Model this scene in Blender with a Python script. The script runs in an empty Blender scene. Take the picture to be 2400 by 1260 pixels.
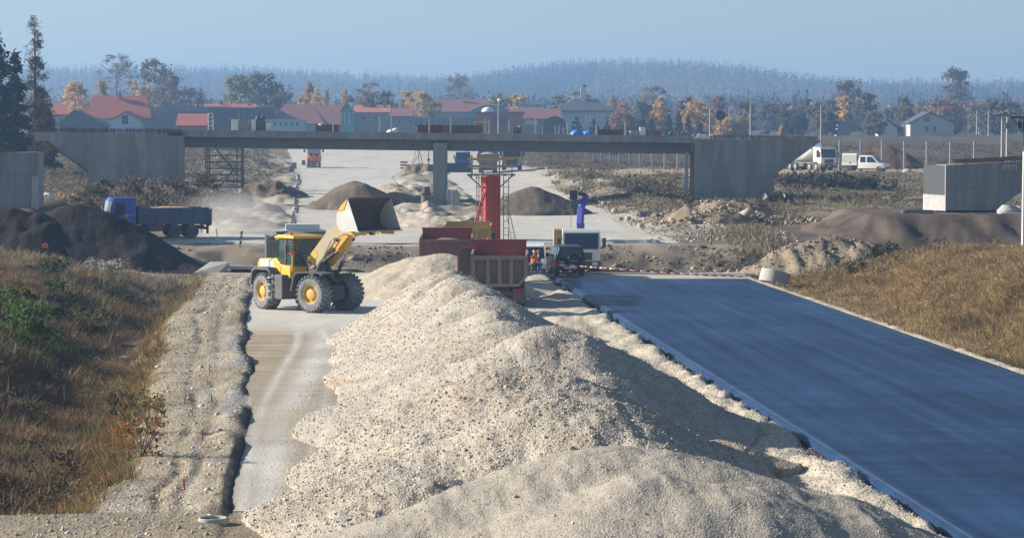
import bpy, math, random
import numpy as np
from mathutils import Vector, Matrix
PI = math.pi
R = math.radians
random.seed(7)
rng = np.random.default_rng(11)
col = bpy.context.scene.collection
# ------------------------------------------------------------------ camera geometry
CAMZ, FPX, HOR = 8.5, 6000.0, 312.0
TH = math.atan((630 - HOR) / FPX)
def at(px, py, Y):
    """point at world distance Y that is seen at (px, py) of the 2400x1260 photograph"""
    x, u = px - 1200.0, 630.0 - py
    dy = FPX * math.cos(TH) + u * math.sin(TH)
    dz = -FPX * math.sin(TH) + u * math.cos(TH)
    k = Y / dy
    return Vector((x * k, Y, CAMZ + dz * k))
def X(px, Y): return (px - 1200.0) * Y / FPX
# ------------------------------------------------------------------ noise
def _hash(ix, iy, seed):
    n = (ix.astype(np.int64) * 374761393 + iy.astype(np.int64) * 668265263 + seed * 1274126177) & 0xffffffff
    n = ((n ^ (n >> 13)) * 1274126177) & 0xffffffff
    n = n ^ (n >> 16)
    return n.astype(np.float64) / 4294967295.0
def vnoise(x, y, seed=0):
    x = np.asarray(x, float); y = np.asarray(y, float)
    ix, iy = np.floor(x), np.floor(y)
    fx, fy = x - ix, y - iy
    fx = fx * fx * (3 - 2 * fx); fy = fy * fy * (3 - 2 * fy)
    a = _hash(ix, iy, seed); b = _hash(ix + 1, iy, seed)
    c = _hash(ix, iy + 1, seed); d = _hash(ix + 1, iy + 1, seed)
    return ((a * (1 - fx) + b * fx) * (1 - fy) + (c * (1 - fx) + d * fx) * fy) * 2 - 1
def fbm(x, y, oct=4, seed=0, gain=.5):
    s = 0; a = 1; t = 0
    for i in range(oct):
        s = s + a * vnoise(x * 2 ** i + 13.7 * i, y * 2 ** i - 7.3 * i, seed + i); t += a; a *= gain
    return s / t
def sst(a, b, v):
    t = np.clip((np.asarray(v, float) - a) / (b - a), 0, 1)
    return t * t * (3 - 2 * t)
# ------------------------------------------------------------------ materials
_M = {}
def lin(c):
    return tuple(((v / 255) / 12.92 if v / 255 <= .04045 else ((v / 255 + .055) / 1.055) ** 2.4) for v in c)
def mat(name, c=(.5, .5, .5), c2=None, scale=3.0, rough=.7, bump=0.0, bscale=20.0, metal=0.0, attr=None, spec=.5,
        dust=0.0, dustc=(.42, .37, .30), contrast=.25, alpha=1.0, trans=0.0, emit=0.0, vor=0.0, vscale=10.0, stretch=(1, 1, 1), coat=0.0):
    if name in _M: return _M[name]
    m = bpy.data.materials.new(name); m.use_nodes = True
    nt = m.node_tree; N = nt.nodes; L = nt.links
    b = N['Principled BSDF']
    b.inputs['Roughness'].default_value = rough
    b.inputs['Metallic'].default_value = metal
    b.inputs['Specular IOR Level'].default_value = spec
    b.inputs['Coat Weight'].default_value = coat
    b.inputs['Transmission Weight'].default_value = trans
    b.inputs['Alpha'].default_value = alpha
    tc = N.new('ShaderNodeTexCoord'); mp = N.new('ShaderNodeMapping')
    mp.inputs['Scale'].default_value = stretch
    L.new(tc.outputs['Object'], mp.inputs['Vector']); vec = mp.outputs['Vector']
    nz = N.new('ShaderNodeTexNoise'); nz.inputs['Scale'].default_value = scale; nz.inputs['Detail'].default_value = 5
    nz.inputs['Roughness'].default_value = .62
    L.new(vec, nz.inputs['Vector'])
    rp = N.new('ShaderNodeMapRange'); rp.inputs['From Min'].default_value = .5 - contrast; rp.inputs['From Max'].default_value = .5 + contrast
    L.new(nz.outputs['Fac'], rp.inputs['Value'])
    if c2 is None: c2 = tuple(v * .86 for v in c)
    mx = N.new('ShaderNodeMix'); mx.data_type = 'RGBA'
    mx.inputs[6].default_value = (*c2, 1); mx.inputs[7].default_value = (*c, 1)
    L.new(rp.outputs['Result'], mx.inputs[0]); out = mx.outputs[2]
    if attr:
        at_ = N.new('ShaderNodeAttribute'); at_.attribute_name = attr
        m2 = N.new('ShaderNodeMix'); m2.data_type = 'RGBA'; m2.blend_type = 'MULTIPLY'; m2.inputs[0].default_value = 1
        L.new(at_.outputs['Color'], m2.inputs[6]); L.new(out, m2.inputs[7]); out = m2.outputs[2]
    if vor > 0:
        vo = N.new('ShaderNodeTexVoronoi'); vo.inputs['Scale'].default_value = vscale; L.new(vec, vo.inputs['Vector'])
        vr = N.new('ShaderNodeSeparateColor'); L.new(vo.outputs['Color'], vr.inputs['Color'])
        mr = N.new('ShaderNodeMapRange'); mr.inputs['To Min'].default_value = 1 - vor; mr.inputs['To Max'].default_value = 1 + vor * .8
        L.new(vr.outputs[0], mr.inputs['Value'])
        m3 = N.new('ShaderNodeVectorMath'); m3.operation = 'SCALE'
        L.new(out, m3.inputs[0]); L.new(mr.outputs['Result'], m3.inputs['Scale']); out = m3.outputs[0]
    if dust > 0:
        n2 = N.new('ShaderNodeTexNoise'); n2.inputs['Scale'].default_value = 1.7; n2.inputs['Detail'].default_value = 6
        n2.inputs['Roughness'].default_value = .7
        L.new(tc.outputs['Object'], n2.inputs['Vector'])
        r2 = N.new('ShaderNodeMapRange'); r2.inputs['From Min'].default_value = .35; r2.inputs['From Max'].default_value = .7
        r2.inputs['To Min'].default_value = dust * .35; r2.inputs['To Max'].default_value = min(1, dust * 1.4)
        L.new(n2.outputs['Fac'], r2.inputs['Value'])
        m4 = N.new('ShaderNodeMix'); m4.data_type = 'RGBA'; m4.inputs[7].default_value = (*dustc, 1)
        L.new(r2.outputs['Result'], m4.inputs[0]); L.new(out, m4.inputs[6]); out = m4.outputs[2]
        r3 = N.new('ShaderNodeMapRange'); r3.inputs['To Min'].default_value = rough; r3.inputs['To Max'].default_value = .95
        L.new(r2.outputs['Result'], r3.inputs['Value']); L.new(r3.outputs['Result'], b.inputs['Roughness'])
    L.new(out, b.inputs['Base Color'])
    if bump > 0:
        bn = N.new('ShaderNodeTexNoise'); bn.inputs['Scale'].default_value = bscale; bn.inputs['Detail'].default_value = 4
        L.new(vec, bn.inputs['Vector'])
        h = bn.outputs['Fac']
        if vor > 0:
            ad = N.new('ShaderNodeMath'); ad.operation = 'SUBTRACT'
            L.new(h, ad.inputs[0]); L.new(vo.outputs['Distance'], ad.inputs[1]); h = ad.outputs[0]
        bm_ = N.new('ShaderNodeBump'); bm_.inputs['Strength'].default_value = 1.0; bm_.inputs['Distance'].default_value = bump
        L.new(h, bm_.inputs['Height']); L.new(bm_.outputs['Normal'], b.inputs['Normal'])
    if emit > 0:
        b.inputs['Emission Strength'].default_value = emit; b.inputs['Emission Color'].default_value = (*c, 1)
    _M[name] = m
    return m
# ------------------------------------------------------------------ object helpers
def tag(o, label=None, cat=None, group=None, kind=None):
    if label: o['label'] = label
    if cat: o['category'] = cat
    if group: o['group'] = group
    if kind: o['kind'] = kind
    return o
def empty(name, loc, rz=0.0, label=None, cat=None, group=None):
    o = bpy.data.objects.new(name, None); col.objects.link(o)
    o.empty_display_size = .3
    o.location = loc; o.rotation_euler = (0, 0, rz)
    return tag(o, label, cat, group)
def copy_tree(o, parent=None):
    c = o.copy(); col.objects.link(c)
    if parent: c.parent = parent; c.matrix_parent_inverse = o.matrix_parent_inverse
    for ch in list(o.children): copy_tree(ch, c)
    return c
class MB:
    def __init__(s): s.v = []; s.f = []
    def add(s, vs, fs, T=None):
        n = len(s.v)
        for p in vs:
            p = Vector(p)
            if T is not None: p = T @ p
            s.v.append(tuple(p))
        for f in fs: s.f.append(tuple(i + n for i in f))
        return s
    def box(s, c, d, T=None, rz=0, ry=0, rx=0, taper=1.0):
        x, y, z = (v / 2 for v in d)
        vs = [(-x, -y, -z), (x, -y, -z), (x, y, -z), (-x, y, -z), (-x * taper, -y * taper, z), (x * taper, -y * taper, z), (x * taper, y * taper, z), (-x * taper, y * taper, z)]
        m = Matrix.Translation(c) @ Matrix.Rotation(rz, 4, 'Z') @ Matrix.Rotation(ry, 4, 'Y') @ Matrix.Rotation(rx, 4, 'X')
        if T is not None: m = T @ m
        return s.add(vs, [(0, 3, 2, 1), (4, 5, 6, 7), (0, 1, 5, 4), (1, 2, 6, 5), (2, 3, 7, 6), (3, 0, 4, 7)], m)
    def b2(s, x0, x1, y0, y1, z0, z1): return s.box(((x0 + x1) / 2, (y0 + y1) / 2, (z0 + z1) / 2), (x1 - x0, y1 - y0, z1 - z0))
    def bar(s, p, q, r, n=6, r2=None, caps=True):
        p, q = Vector(p), Vector(q); d = q - p
        if d.length < 1e-6: return s
        m = d.to_track_quat('Z', 'Y').to_matrix()
        r2 = r if r2 is None else r2
        vs = []; off = PI / n
        for c_, rr in ((p, r), (q, r2)):
            for k in range(n):
                a = 2 * PI * k / n + off
                vs.append(c_ + m @ Vector((rr * math.cos(a), rr * math.sin(a), 0)))
        fs = [(k, (k + 1) % n, n + (k + 1) % n, n + k) for k in range(n)]
        if caps: fs += [tuple(range(n - 1, -1, -1)), tuple(range(n, 2 * n))]
        return s.add(vs, fs)
    def path(s, pts, r, n=6):
        for a, b in zip(pts[:-1], pts[1:]): s.bar(a, b, r, n)
        return s
    def prism(s, prof, axis, a, b, T=None):
        """prof: 2D polygon (x,z) if axis='y', (x,y) if 'z', (y,z) if 'x'; extruded from a to b"""
        n = len(prof); vs = []
        for w in (a, b):
            for p in prof:
                vs.append((p[0], w, p[1]) if axis == 'y' else ((p[0], p[1], w) if axis == 'z' else (w, p[0], p[1])))
        fs = [(k, (k + 1) % n, n + (k + 1) % n, n + k) for k in range(n)] + [tuple(range(n - 1, -1, -1)), tuple(range(n, 2 * n))]
        return s.add(vs, fs, T)
    def lathe(s, prof, axis='z', c=(0, 0, 0), n=20, T=None, closed=False):
        """prof: list of (r, h)"""
        vs = []; fs = []; m = len(prof)
        for k in range(n):
            a = 2 * PI * k / n; ca, sa = math.cos(a), math.sin(a)
            for r, h in prof:
                if axis == 'z': p = (c[0] + r * ca, c[1] + r * sa, c[2] + h)
                elif axis == 'y': p = (c[0] + r * ca, c[1] + h, c[2] + r * sa)
                else: p = (c[0] + h, c[1] + r * ca, c[2] + r * sa)
                vs.append(p)
        for k in range(n):
            k2 = (k + 1) % n
            for j in range(m if closed else m - 1):
                j2 = (j + 1) % m
                fs.append((k * m + j, k2 * m + j, k2 * m + j2, k * m + j2))
        return s.add(vs, fs, T)
    def sphere(s, c, r, n=10, sz=1.0, sx=1.0, sy=1.0):
        prof = [(max(1e-4, r * math.sin(PI * i / n)), -r * math.cos(PI * i / n)) for i in range(n + 1)]
        m = Matrix.Translation(c) @ Matrix.Diagonal((sx, sy, sz, 1))
        return s.lathe(prof, 'z', (0, 0, 0), n + 4, m)
    def grid(s, sections, cap=True, close=True):
        """loft: list of rings with equal counts"""
        n = len(sections[0]); vs = [p for r in sections for p in r]; fs = []
        for i in range(len(sections) - 1):
            for k in range(n if close else n - 1):
                fs.append((i * n + k, i * n + (k + 1) % n, (i + 1) * n + (k + 1) % n, (i + 1) * n + k))
        if cap: fs += [tuple(range(n - 1, -1, -1)), tuple(range((len(sections) - 1) * n, len(sections) * n))]
        return s.add(vs, fs)
    def build(s, name, m, parent=None, bevel=0.0, smooth=False, loc=None, rz=None, seg=2, angle=40):
        me = bpy.data.meshes.new(name); me.from_pydata(s.v, [], s.f); me.update()
        import bmesh
        bm = bmesh.new(); bm.from_mesh(me); bmesh.ops.recalc_face_normals(bm, faces=bm.faces); bm.to_mesh(me); bm.free()
        if m: me.materials.append(m)
        o = bpy.data.objects.new(name, me); col.objects.link(o)
        if parent: o.parent = parent
        if loc is not None: o.location = loc
        if rz is not None: o.rotation_euler = (0, 0, rz)
        if smooth:
            me.polygons.foreach_set('use_smooth', [True] * len(me.polygons))
            try: me.set_sharp_from_angle(angle=R(angle))
            except Exception: pass
        if bevel > 0:
            md = o.modifiers.new('bevel', 'BEVEL'); md.width = bevel; md.segments = seg; md.limit_method = 'ANGLE'; md.angle_limit = R(35)
        return o
def npmesh(name, V, F, m, colors=None, smooth=True, parent=None, tri=False):
    """numpy mesh: V (n,3), F (k,4) or (k,3)"""
    me = bpy.data.meshes.new(name)
    F = np.asarray(F, np.int32); k = F.shape[1]
    me.vertices.add(len(V)); me.vertices.foreach_set('co', np.asarray(V, np.float32).ravel())
    me.loops.add(F.size); me.loops.foreach_set('vertex_index', F.ravel())
    me.polygons.add(len(F)); me.polygons.foreach_set('loop_start', np.arange(0, F.size, k, dtype=np.int32))
    try: me.polygons.foreach_set('loop_total', np.full(len(F), k, np.int32))
    except Exception: pass
    me.update(calc_edges=True)
    if colors is not None:
        a = me.color_attributes.new('Col', 'FLOAT_COLOR', 'POINT')
        c4 = np.ones((len(V), 4), np.float32); c4[:, :3] = colors
        a.data.foreach_set('color', c4.ravel())
    if smooth: me.polygons.foreach_set('use_smooth', np.ones(len(F), bool))
    me.materials.append(m)
    o = bpy.data.objects.new(name, me); col.objects.link(o)
    if parent: o.parent = parent
    return o
def gridfaces(nr, nc):
    i = np.arange(nr - 1)[:, None] * nc + np.arange(nc - 1)[None, :]
    return np.stack([i, i + 1, i + nc + 1, i + nc], -1).reshape(-1, 4)
# ------------------------------------------------------------------ terrain
S = .0715                       # the carriageways drift left by this much per metre of distance
def U(x, y): return x + S * y
PY = np.array([0, 171, 178, 190, 240, 330, 400, 450, 520, 700, 1100, 1900, 2350, 2900, 3600, 8000], float)
PZ = np.array([0, 0, .8, 1.15, 1.77, 2.8, 3.95, 6.0, 7.5, 8.0, 9.0, 16, 26, 45, 47, 47], float)
def ue(y): return -2.3 - 1.9 * sst(62, 140, y) + .16 * vnoise(np.asarray(y) * .14, 0, 5) + .05 * vnoise(np.asarray(y) * .55, 3, 6) + .02 * vnoise(np.asarray(y) * 2.2, 3, 7)
def ul(y): return -4.8 - 2.1 * sst(58, 128, y) + .3 * vnoise(np.asarray(y) * .3, 7, 8)
def rough_mask(x, y):
    u = U(x, y); l0 = np.interp(y, [150, 190, 240, 254, 330, 350, 470], [-2.6, -2.4, -2.6, -2.8, -3.4, -3.6, -8.2]); wd = np.interp(y, [190, 210, 330, 470], [13.0, 10.2, 11.5, 26]); r0 = np.interp(y, [190, 240, 330, 380], [12.5, 14.3, 15.5, 18])
    a = sst(192, 197, y)
    med = sst(.1, 1.0, u - (l0 + wd)) * (1 - sst(-.8, 0, u - r0)) * (1 - sst(345, 375, y))
    lf = sst(.3, 1.6, l0 - u) * (1 - sst(11, 15, l0 - u)) * (1 - sst(400, 440, y))
    rt = sst(24.6, 25.6, u - 3.8 * sst(230, 350, y)) * (1 - sst(29, 32, u - 3.8 * sst(230, 350, y))) * (1 - sst(300, 350, y))
    return a * np.clip(med + lf + rt, 0, 1)
def H(x, y, fine=True):
    x = np.asarray(x, float); y = np.asarray(y, float); u = U(x, y)
    wob = .6 * vnoise(x * .18, y * .05, 3) + .35 * vnoise(x * .6, y * .2, 4)
    z = np.interp(y + wob * sst(165, 170, y) * (1 - sst(180, 200, y)) * 1.5, PY, PZ)
    # ditch in front of the platform bank
    z = z - .65 * sst(156, 160, y) * (1 - sst(171, 174, y)) * sst(-24, -21, x)
    # ---- near, left of the haul road
    near = 1 - sst(148, 158, y)
    e, l = ue(y), ul(y)
    bump = (.05 * fbm(x * .9, y * .25, 4, 21) + .022 * fbm(x * 6, y * 2.5, 3, 22) - .06 * np.clip(vnoise(x * .5, y * 1.4, 23), 0, 1)) if fine else 0
    sh = .20 * (1 - sst(-.16, .02, u - e)) * (.7 + .55 * vnoise(y * .25, 1, 31) + .12 * vnoise(y * 1.3, u, 32)) * (1 - .9 * (sst(79, 80, y) * (1 - sst(82, 83.5, y)))) + bump * (1 - sst(-.5, 0, u - e))
    if fine:
        for off, dp in ((.35, .10), (.62, .07)):
            rc_ = l + (e - l) * off + .22 * vnoise(y * .12, off * 9, 33)
            sh = sh - near * dp * np.exp(-((u - rc_) / .13) ** 2) * (.5 + .5 * vnoise(y * .5, off, 34))
        sh = sh + near * .12 * np.exp(-((u - e + .45) / .28) ** 2) * np.clip(vnoise(y * .55, 3, 35) + .3, 0, 1)
    d = l - u
    bank = np.where(d > 0, -1.45 * sst(0, 2.0, d) + 2.7 * sst(2.0, 10.5, d) + 1.5 * sst(9, 20, d), 0)
    bank = bank + sst(1.5, 4, d) * (.35 * fbm(x * .35, y * .2, 3, 41) + (.12 * fbm(x * 1.3, y * .8, 3, 42) if fine else 0))
    bank = bank * sst(56.3, 59, y)
    leftz = sh * (.35 + .65 * sst(56.6, 58.0, y)) + bank
    z = z + leftz * near
    # ---- near, right of the new asphalt
    r = u - 24.6
    rb = np.where(r > 0, -.55 * sst(.1, 1.6, r) + 2.6 * sst(1.4, 10, r), 0)
    rb = rb + sst(.5, 3, r) * (.25 * fbm(x * .4, y * .25, 3, 51) + (.1 * fbm(x * 1.5, y * .8, 3, 52) if fine else 0))
    rb = rb + .07 * sst(-.7, -.3, r) * (1 - sst(.2, .8, r)) * (1 + fbm(x * 3, y * 1.2, 2, 57))
    z = z + rb * (1 - sst(140, 165, y))
    # ---- strip between stockpile and asphalt: lumps thrown up along the edge
    st = sst(9.0, 10.2, u) * (1 - sst(12.5, 12.85, u + .22 * vnoise(y * .7, 4, 63))) * (1 - sst(150, 158, y))
    z = z + st * (.10 + .16 * (fbm(x * .9, y * .45, 3, 61) + .2) + (.05 * fbm(x * 4, y * 2, 3, 62) if fine else 0)) * (1 + .6 * sst(11.2, 12.4, u))
    # ---- platform and beyond
    far = sst(170, 180, y)
    lump = .25 * fbm(x * .25, y * .12, 4, 71)
    z = z + far * sst(4, 9, -u - 2.0) * (lump + .8 * sst(176, 186, y) * 0)
    z = z + far * sst(198, 240, y) * (1 - sst(420, 520, y)) * (1.7 * sst(5, 16, -u - 1.0))
    z = z + far * sst(21.5, 30, u) * (lump * 1.4 + .5 * sst(195, 240, y) * (1 - sst(330, 400, y)))
    z = z + rough_mask(x, y) * (.22 + .75 * fbm(x * .4, y * .14, 3, 73) + .25 * fbm(x * 1.3, y * .5, 2, 74)) * .8
    # veg slope on the right, sandy ramp up to the site road with the trucks
    z = z + far * .15 * sst(36, 46, u) * sst(255, 300, y) * (1 - sst(330, 420, y))
    # brown embankment carrying the right abutment
    dx_, dy_ = np.maximum(25.6 - x, 0), np.maximum(np.maximum(182.5 - y, y - 199), 0)
    emz = 2.68 - .42 * np.hypot(dx_ * 1.05, dy_) - .55 * fbm(x * .3, y * .2, 4, 83) * sst(.2, 2, np.hypot(dx_, dy_))
    emz = emz - sst(.1, 1.2, np.hypot(dx_, dy_)) * .50 * np.clip(vnoise((x + .45 * y) * .7, (x - y) * .05, 82) + .1, 0, 1) - .05 * fbm(x * 2, y, 3, 84)
    z = np.where(emz > z, emz, z)
    # dark soil on the left under the left abutment
    lx, ly = x + 39.5, y - 184
    lm = 2.4 * (1 - sst(0, 4.5, np.hypot(np.maximum(np.abs(lx) - 5.5, 0), np.maximum(np.abs(ly) - 6, 0))))
    z = z + lm * sst(158, 168, y)
    # hills behind the village
    z = z + 22 * np.exp(-(np.abs(x - 130) / 160) ** 3.2) * sst(2000, 2550, y) * (1 - sst(3200, 3900, y))
    z = z + sst(2050, 2750, y) * 15 * (1 - sst(-360, 0, x))
    z = z + sst(600, 1000, y) * 2.5 * fbm(x * .01, y * .004, 3, 91)
    if fine:
        z = z + (.02 + .05 * far) * fbm(x * 1.2, y * .5, 3, 95) * (1 - sst(-.4, .1, 13.0 - np.abs(u - 13) - 12.9) ) * .5
    return z
def Hg(x, y): return float(H(np.array([x]), np.array([y]))[0])
def ground_at(px, Y, lift=0.0):
    x = X(px, Y); return Vector((x, Y, Hg(x, Y) + lift))
# colour zones ------------------------------------------------------------------
CREAM, SHOULDER, SOILD, SOILB, VEG, VEGR, HAUL, FAR = (np.array(c) for c in (
    (.50, .445, .35), (.36, .30, .21), (.055, .042, .036), (.115, .088, .068), (.115, .085, .045), (.19, .12, .045), (.52, .48, .40), (.20, .165, .11)))
def zone_color(x, y):
    u = U(x, y); n = fbm(x * .5, y * .25, 4, 101)[..., None]; n2 = fbm(x * .12, y * .06, 3, 102)[..., None]
    c = np.broadcast_to(CREAM, x.shape + (3,)).copy() * (1 + .08 * n)
    def mixin(c, k, w): w = w[..., None] if w.ndim == x.ndim else w; return c * (1 - w) + k * w
    near = 1 - sst(150, 160, y)
    e, l = ue(y), ul(y)
    c = mixin(c, SHOULDER * (1 + .22 * n + .2 * n2), near * (1 - sst(-.1, .05, u - e)))
    c = mixin(c, np.array((.30, .29, .28)), near * (1 - sst(-.1, .05, u - e)) * sst(-1.0, -.5, u - e) * sst(0, .35, vnoise(x * .8, y * .35, 105)))
    c = mixin(c, np.array((.09, .075, .06)), near * sst(-.16, -.06, u - e + .1 * vnoise(y * .6, 2, 120)) * (1 - sst(.1, .22, u - e)) * (1 - (sst(79, 80, y) * (1 - sst(82, 83.5, y)))))  # dark band along the step, its shadow painted into the ground colour
    c = mixin(c, np.array((.27, .22, .155)), near * (1 - sst(-.1, .05, u - e)) * sst(.1, .5, fbm(x * .6, y * .9, 3, 121)) * .8)
    c = mixin(c, np.array((.46, .41, .32)), near * (1 - sst(-.1, .05, u - e)) * sst(.15, .5, fbm(x * 1.2, y * .3, 3, 122)) * .7)
    for off in (.35, .62):
        rc_ = l + (e - l) * off + .22 * vnoise(y * .12, off * 9, 33)
        c = mixin(c, np.array((.17, .145, .11)), near * .75 * np.exp(-((u - rc_) / .11) ** 2) * sst(-.2, .4, vnoise(y * .5, off, 34)))
    wv = near * sst(-.2, .5, l - u + .3 * vnoise(x * 1.3, y * .7, 106)) * sst(56.3, 58, y)
    c = mixin(c, VEG * (1 + .4 * n), wv)
    c = mixin(c, SHOULDER * .8 * (1 + .3 * n), (1 - sst(56.3, 57.3, y + .3 * vnoise(x * 2, 1, 130))) * (1 - sst(0, 2.5, u)))
    wr = (1 - sst(150, 165, y)) * sst(.2, 1.0, u - 24.5 + .4 * vnoise(x * 1.1, y * .5, 107))
    c = mixin(c, VEGR * (1 + .35 * n), wr)
    # bank face in front of the platform
    bf = sst(158, 162, y) * (1 - sst(177, 179, y))
    c = mixin(c, np.array((.25, .205, .15)) * (1 + .5 * n), bf)
    c = mixin(c, np.array((.09, .075, .06)), bf * sst(.0, .5, vnoise(x * .9, y * .6, 109)) * (1 - sst(174, 177, y)))
    far = sst(177, 179, y)
    plat = np.array((.50, .46, .39)) * (1 + .06 * n)
    c = mixin(c, plat, far)
    wl = far * sst(0, 2.5, -u - 4.6 - 2.0 * n[..., 0] - 6 * (1 - sst(196, 212, y)) ) * (1 - sst(470, 500, y) * 0)
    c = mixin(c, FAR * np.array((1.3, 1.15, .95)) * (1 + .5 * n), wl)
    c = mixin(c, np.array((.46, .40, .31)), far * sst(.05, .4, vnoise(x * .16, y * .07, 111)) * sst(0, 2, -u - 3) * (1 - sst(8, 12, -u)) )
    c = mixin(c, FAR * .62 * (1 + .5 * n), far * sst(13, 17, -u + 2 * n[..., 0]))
    wr2 = far * sst(0, 2.0, u - 24.0 - 1.5 * n[..., 0] - 5.5 * sst(260, 360, y))
    c = mixin(c, FAR * (1 + .4 * n), wr2)
    c = mixin(c, np.array((.42, .38, .31)), far * sst(.1, .45, vnoise(x * .2, y * .09, 112)) * sst(0, 2, u - 22) * (1 - sst(26, 31, u)) * (1 - sst(230, 270, y)))
    rm = rough_mask(x, y)
    c = mixin(c, np.array((.37, .32, .245)) * (1 + .35 * n), rm * .85)
    c = mixin(c, np.array((.17, .145, .11)), rm * sst(.05, .4, fbm(x * .45, y * .16, 3, 127)) * .75)
    c = mixin(c, np.array((.50, .45, .36)), rm * sst(.15, .45, fbm(x * .6, y * .2, 3, 128)) * .8)
    # site road with the trucks
    c = mixin(c, np.array((.38, .30, .2)) * (1 + .2 * n), sst(325, 331, y) * (1 - sst(343, 350, y)) * sst(30, 36, u))
    c = mixin(c, np.array((.48, .31, .15)), sst(298, 306, y) * (1 - sst(320, 328, y)) * sst(34, 40, u) * sst(.0, .4, vnoise(x * .13, y * .05, 118)))
    # orange sand streak on the left
    c = mixin(c, np.array((.55, .33, .14)), sst(224, 227, y) * (1 - sst(231, 234, y)) * sst(-47, -45, x) * (1 - sst(-38, -36, x)))
    dx_, dy_ = np.maximum(25.6 - x, 0), np.maximum(np.maximum(182.5 - y, y - 199), 0)
    em = 1 - sst(5.2, 6.6, np.hypot(dx_ * 1.05, dy_) + 1.2 * vnoise(x * .5, y * .3, 119))
    c = mixin(c, SOILB * (1 + .5 * n + .35 * vnoise((x + .45 * y) * .8, (x - y) * .08, 125)[..., None]), em)
    lm = (x < -26) * (y > 156) * (y < 200)
    c = mixin(c, SOILD * (1 + .3 * n), lm * sst(156, 159, y) * (1 - sst(176, 180, y)))
    ff = sst(440, 470, y)
    c = mixin(c, np.array((.10, .095, .05)) * (1 + .5 * n2), ff)
    c = mixin(c, np.array((.10, .085, .055)) * (1 + .3 * n2), sst(355, 375, y) * sst(26, 32, u))
    # trench at the asphalt's left edge, its shadow put into the ground colour
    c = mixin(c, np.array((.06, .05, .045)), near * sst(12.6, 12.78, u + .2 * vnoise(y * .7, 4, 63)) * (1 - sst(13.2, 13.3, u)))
    return np.clip(c, .01, .9)
def terrain():
    nr, nc = 1150, 560
    ys = 30 * (4300 / 30) ** (np.linspace(0, 1, nr))
    # add rows around the platform bank by warping
    t = np.linspace(-1, 1, nc)
    hw = .26 * ys + 9
    Xg = t[None, :] * hw[:, None]; Yg = np.repeat(ys[:, None], nc, 1)
    Z = H(Xg, Yg)
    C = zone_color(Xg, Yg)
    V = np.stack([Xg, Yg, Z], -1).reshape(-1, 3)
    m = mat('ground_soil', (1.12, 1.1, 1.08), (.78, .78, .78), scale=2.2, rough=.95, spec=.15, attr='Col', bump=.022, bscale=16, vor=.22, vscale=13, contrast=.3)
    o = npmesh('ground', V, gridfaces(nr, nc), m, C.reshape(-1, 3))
    tag(o, kind='structure')
    return o
terrain()
# ------------------------------------------------------------------ road sheets
def sheet(name, u0, u1, y0, y1, lift, m, nu=24, ny=200, side=0.0, edge=0.0, follow=False, colf=None):
    ys = np.linspace(y0, y1, ny) if y1 < 175 else y0 * (y1 / y0) ** np.linspace(0, 1, ny)
    V = []
    w = np.linspace(0, 1, nu)
    f0 = u0(ys) if callable(u0) else np.full(ny, u0); f1 = u1(ys) if callable(u1) else np.full(ny, u1)
    f0 = f0 + edge * vnoise(ys * .9, 1, 201) + edge * .5 * vnoise(ys * 3, 1, 203); f1 = f1 + edge * vnoise(ys * .9, 5, 202)
    Ug = f0[:, None] * (1 - w) + f1[:, None] * w
    Yg = np.repeat(ys[:, None], nu, 1); Xg = Ug - S * Yg
    base = np.interp(Yg, PY, PZ) * (Yg > 155) + 0.0
    Z = (H(Xg, Yg) if follow else base) + lift
    if follow: Z = np.maximum(Z, base + lift * .5)
    if side > 0:
        Xg = np.concatenate([Xg[:, :1] - .05, Xg, Xg[:, -1:] + .05], 1); Yg = np.concatenate([Yg[:, :1], Yg, Yg[:, -1:]], 1)
        Z = np.concatenate([Z[:, :1] - side, Z, Z[:, -1:] - side], 1)
    nr, nc = Z.shape
    Vv = np.stack([Xg, Yg, Z], -1)
    F = gridfaces(nr, nc)
    C = None
    if colf is not None: C = colf(Xg, Yg).reshape(-1, 3)
    o = npmesh(name, Vv.reshape(-1, 3), F, m, C, smooth=side == 0)
    return tag(o, kind='structure')
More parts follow.
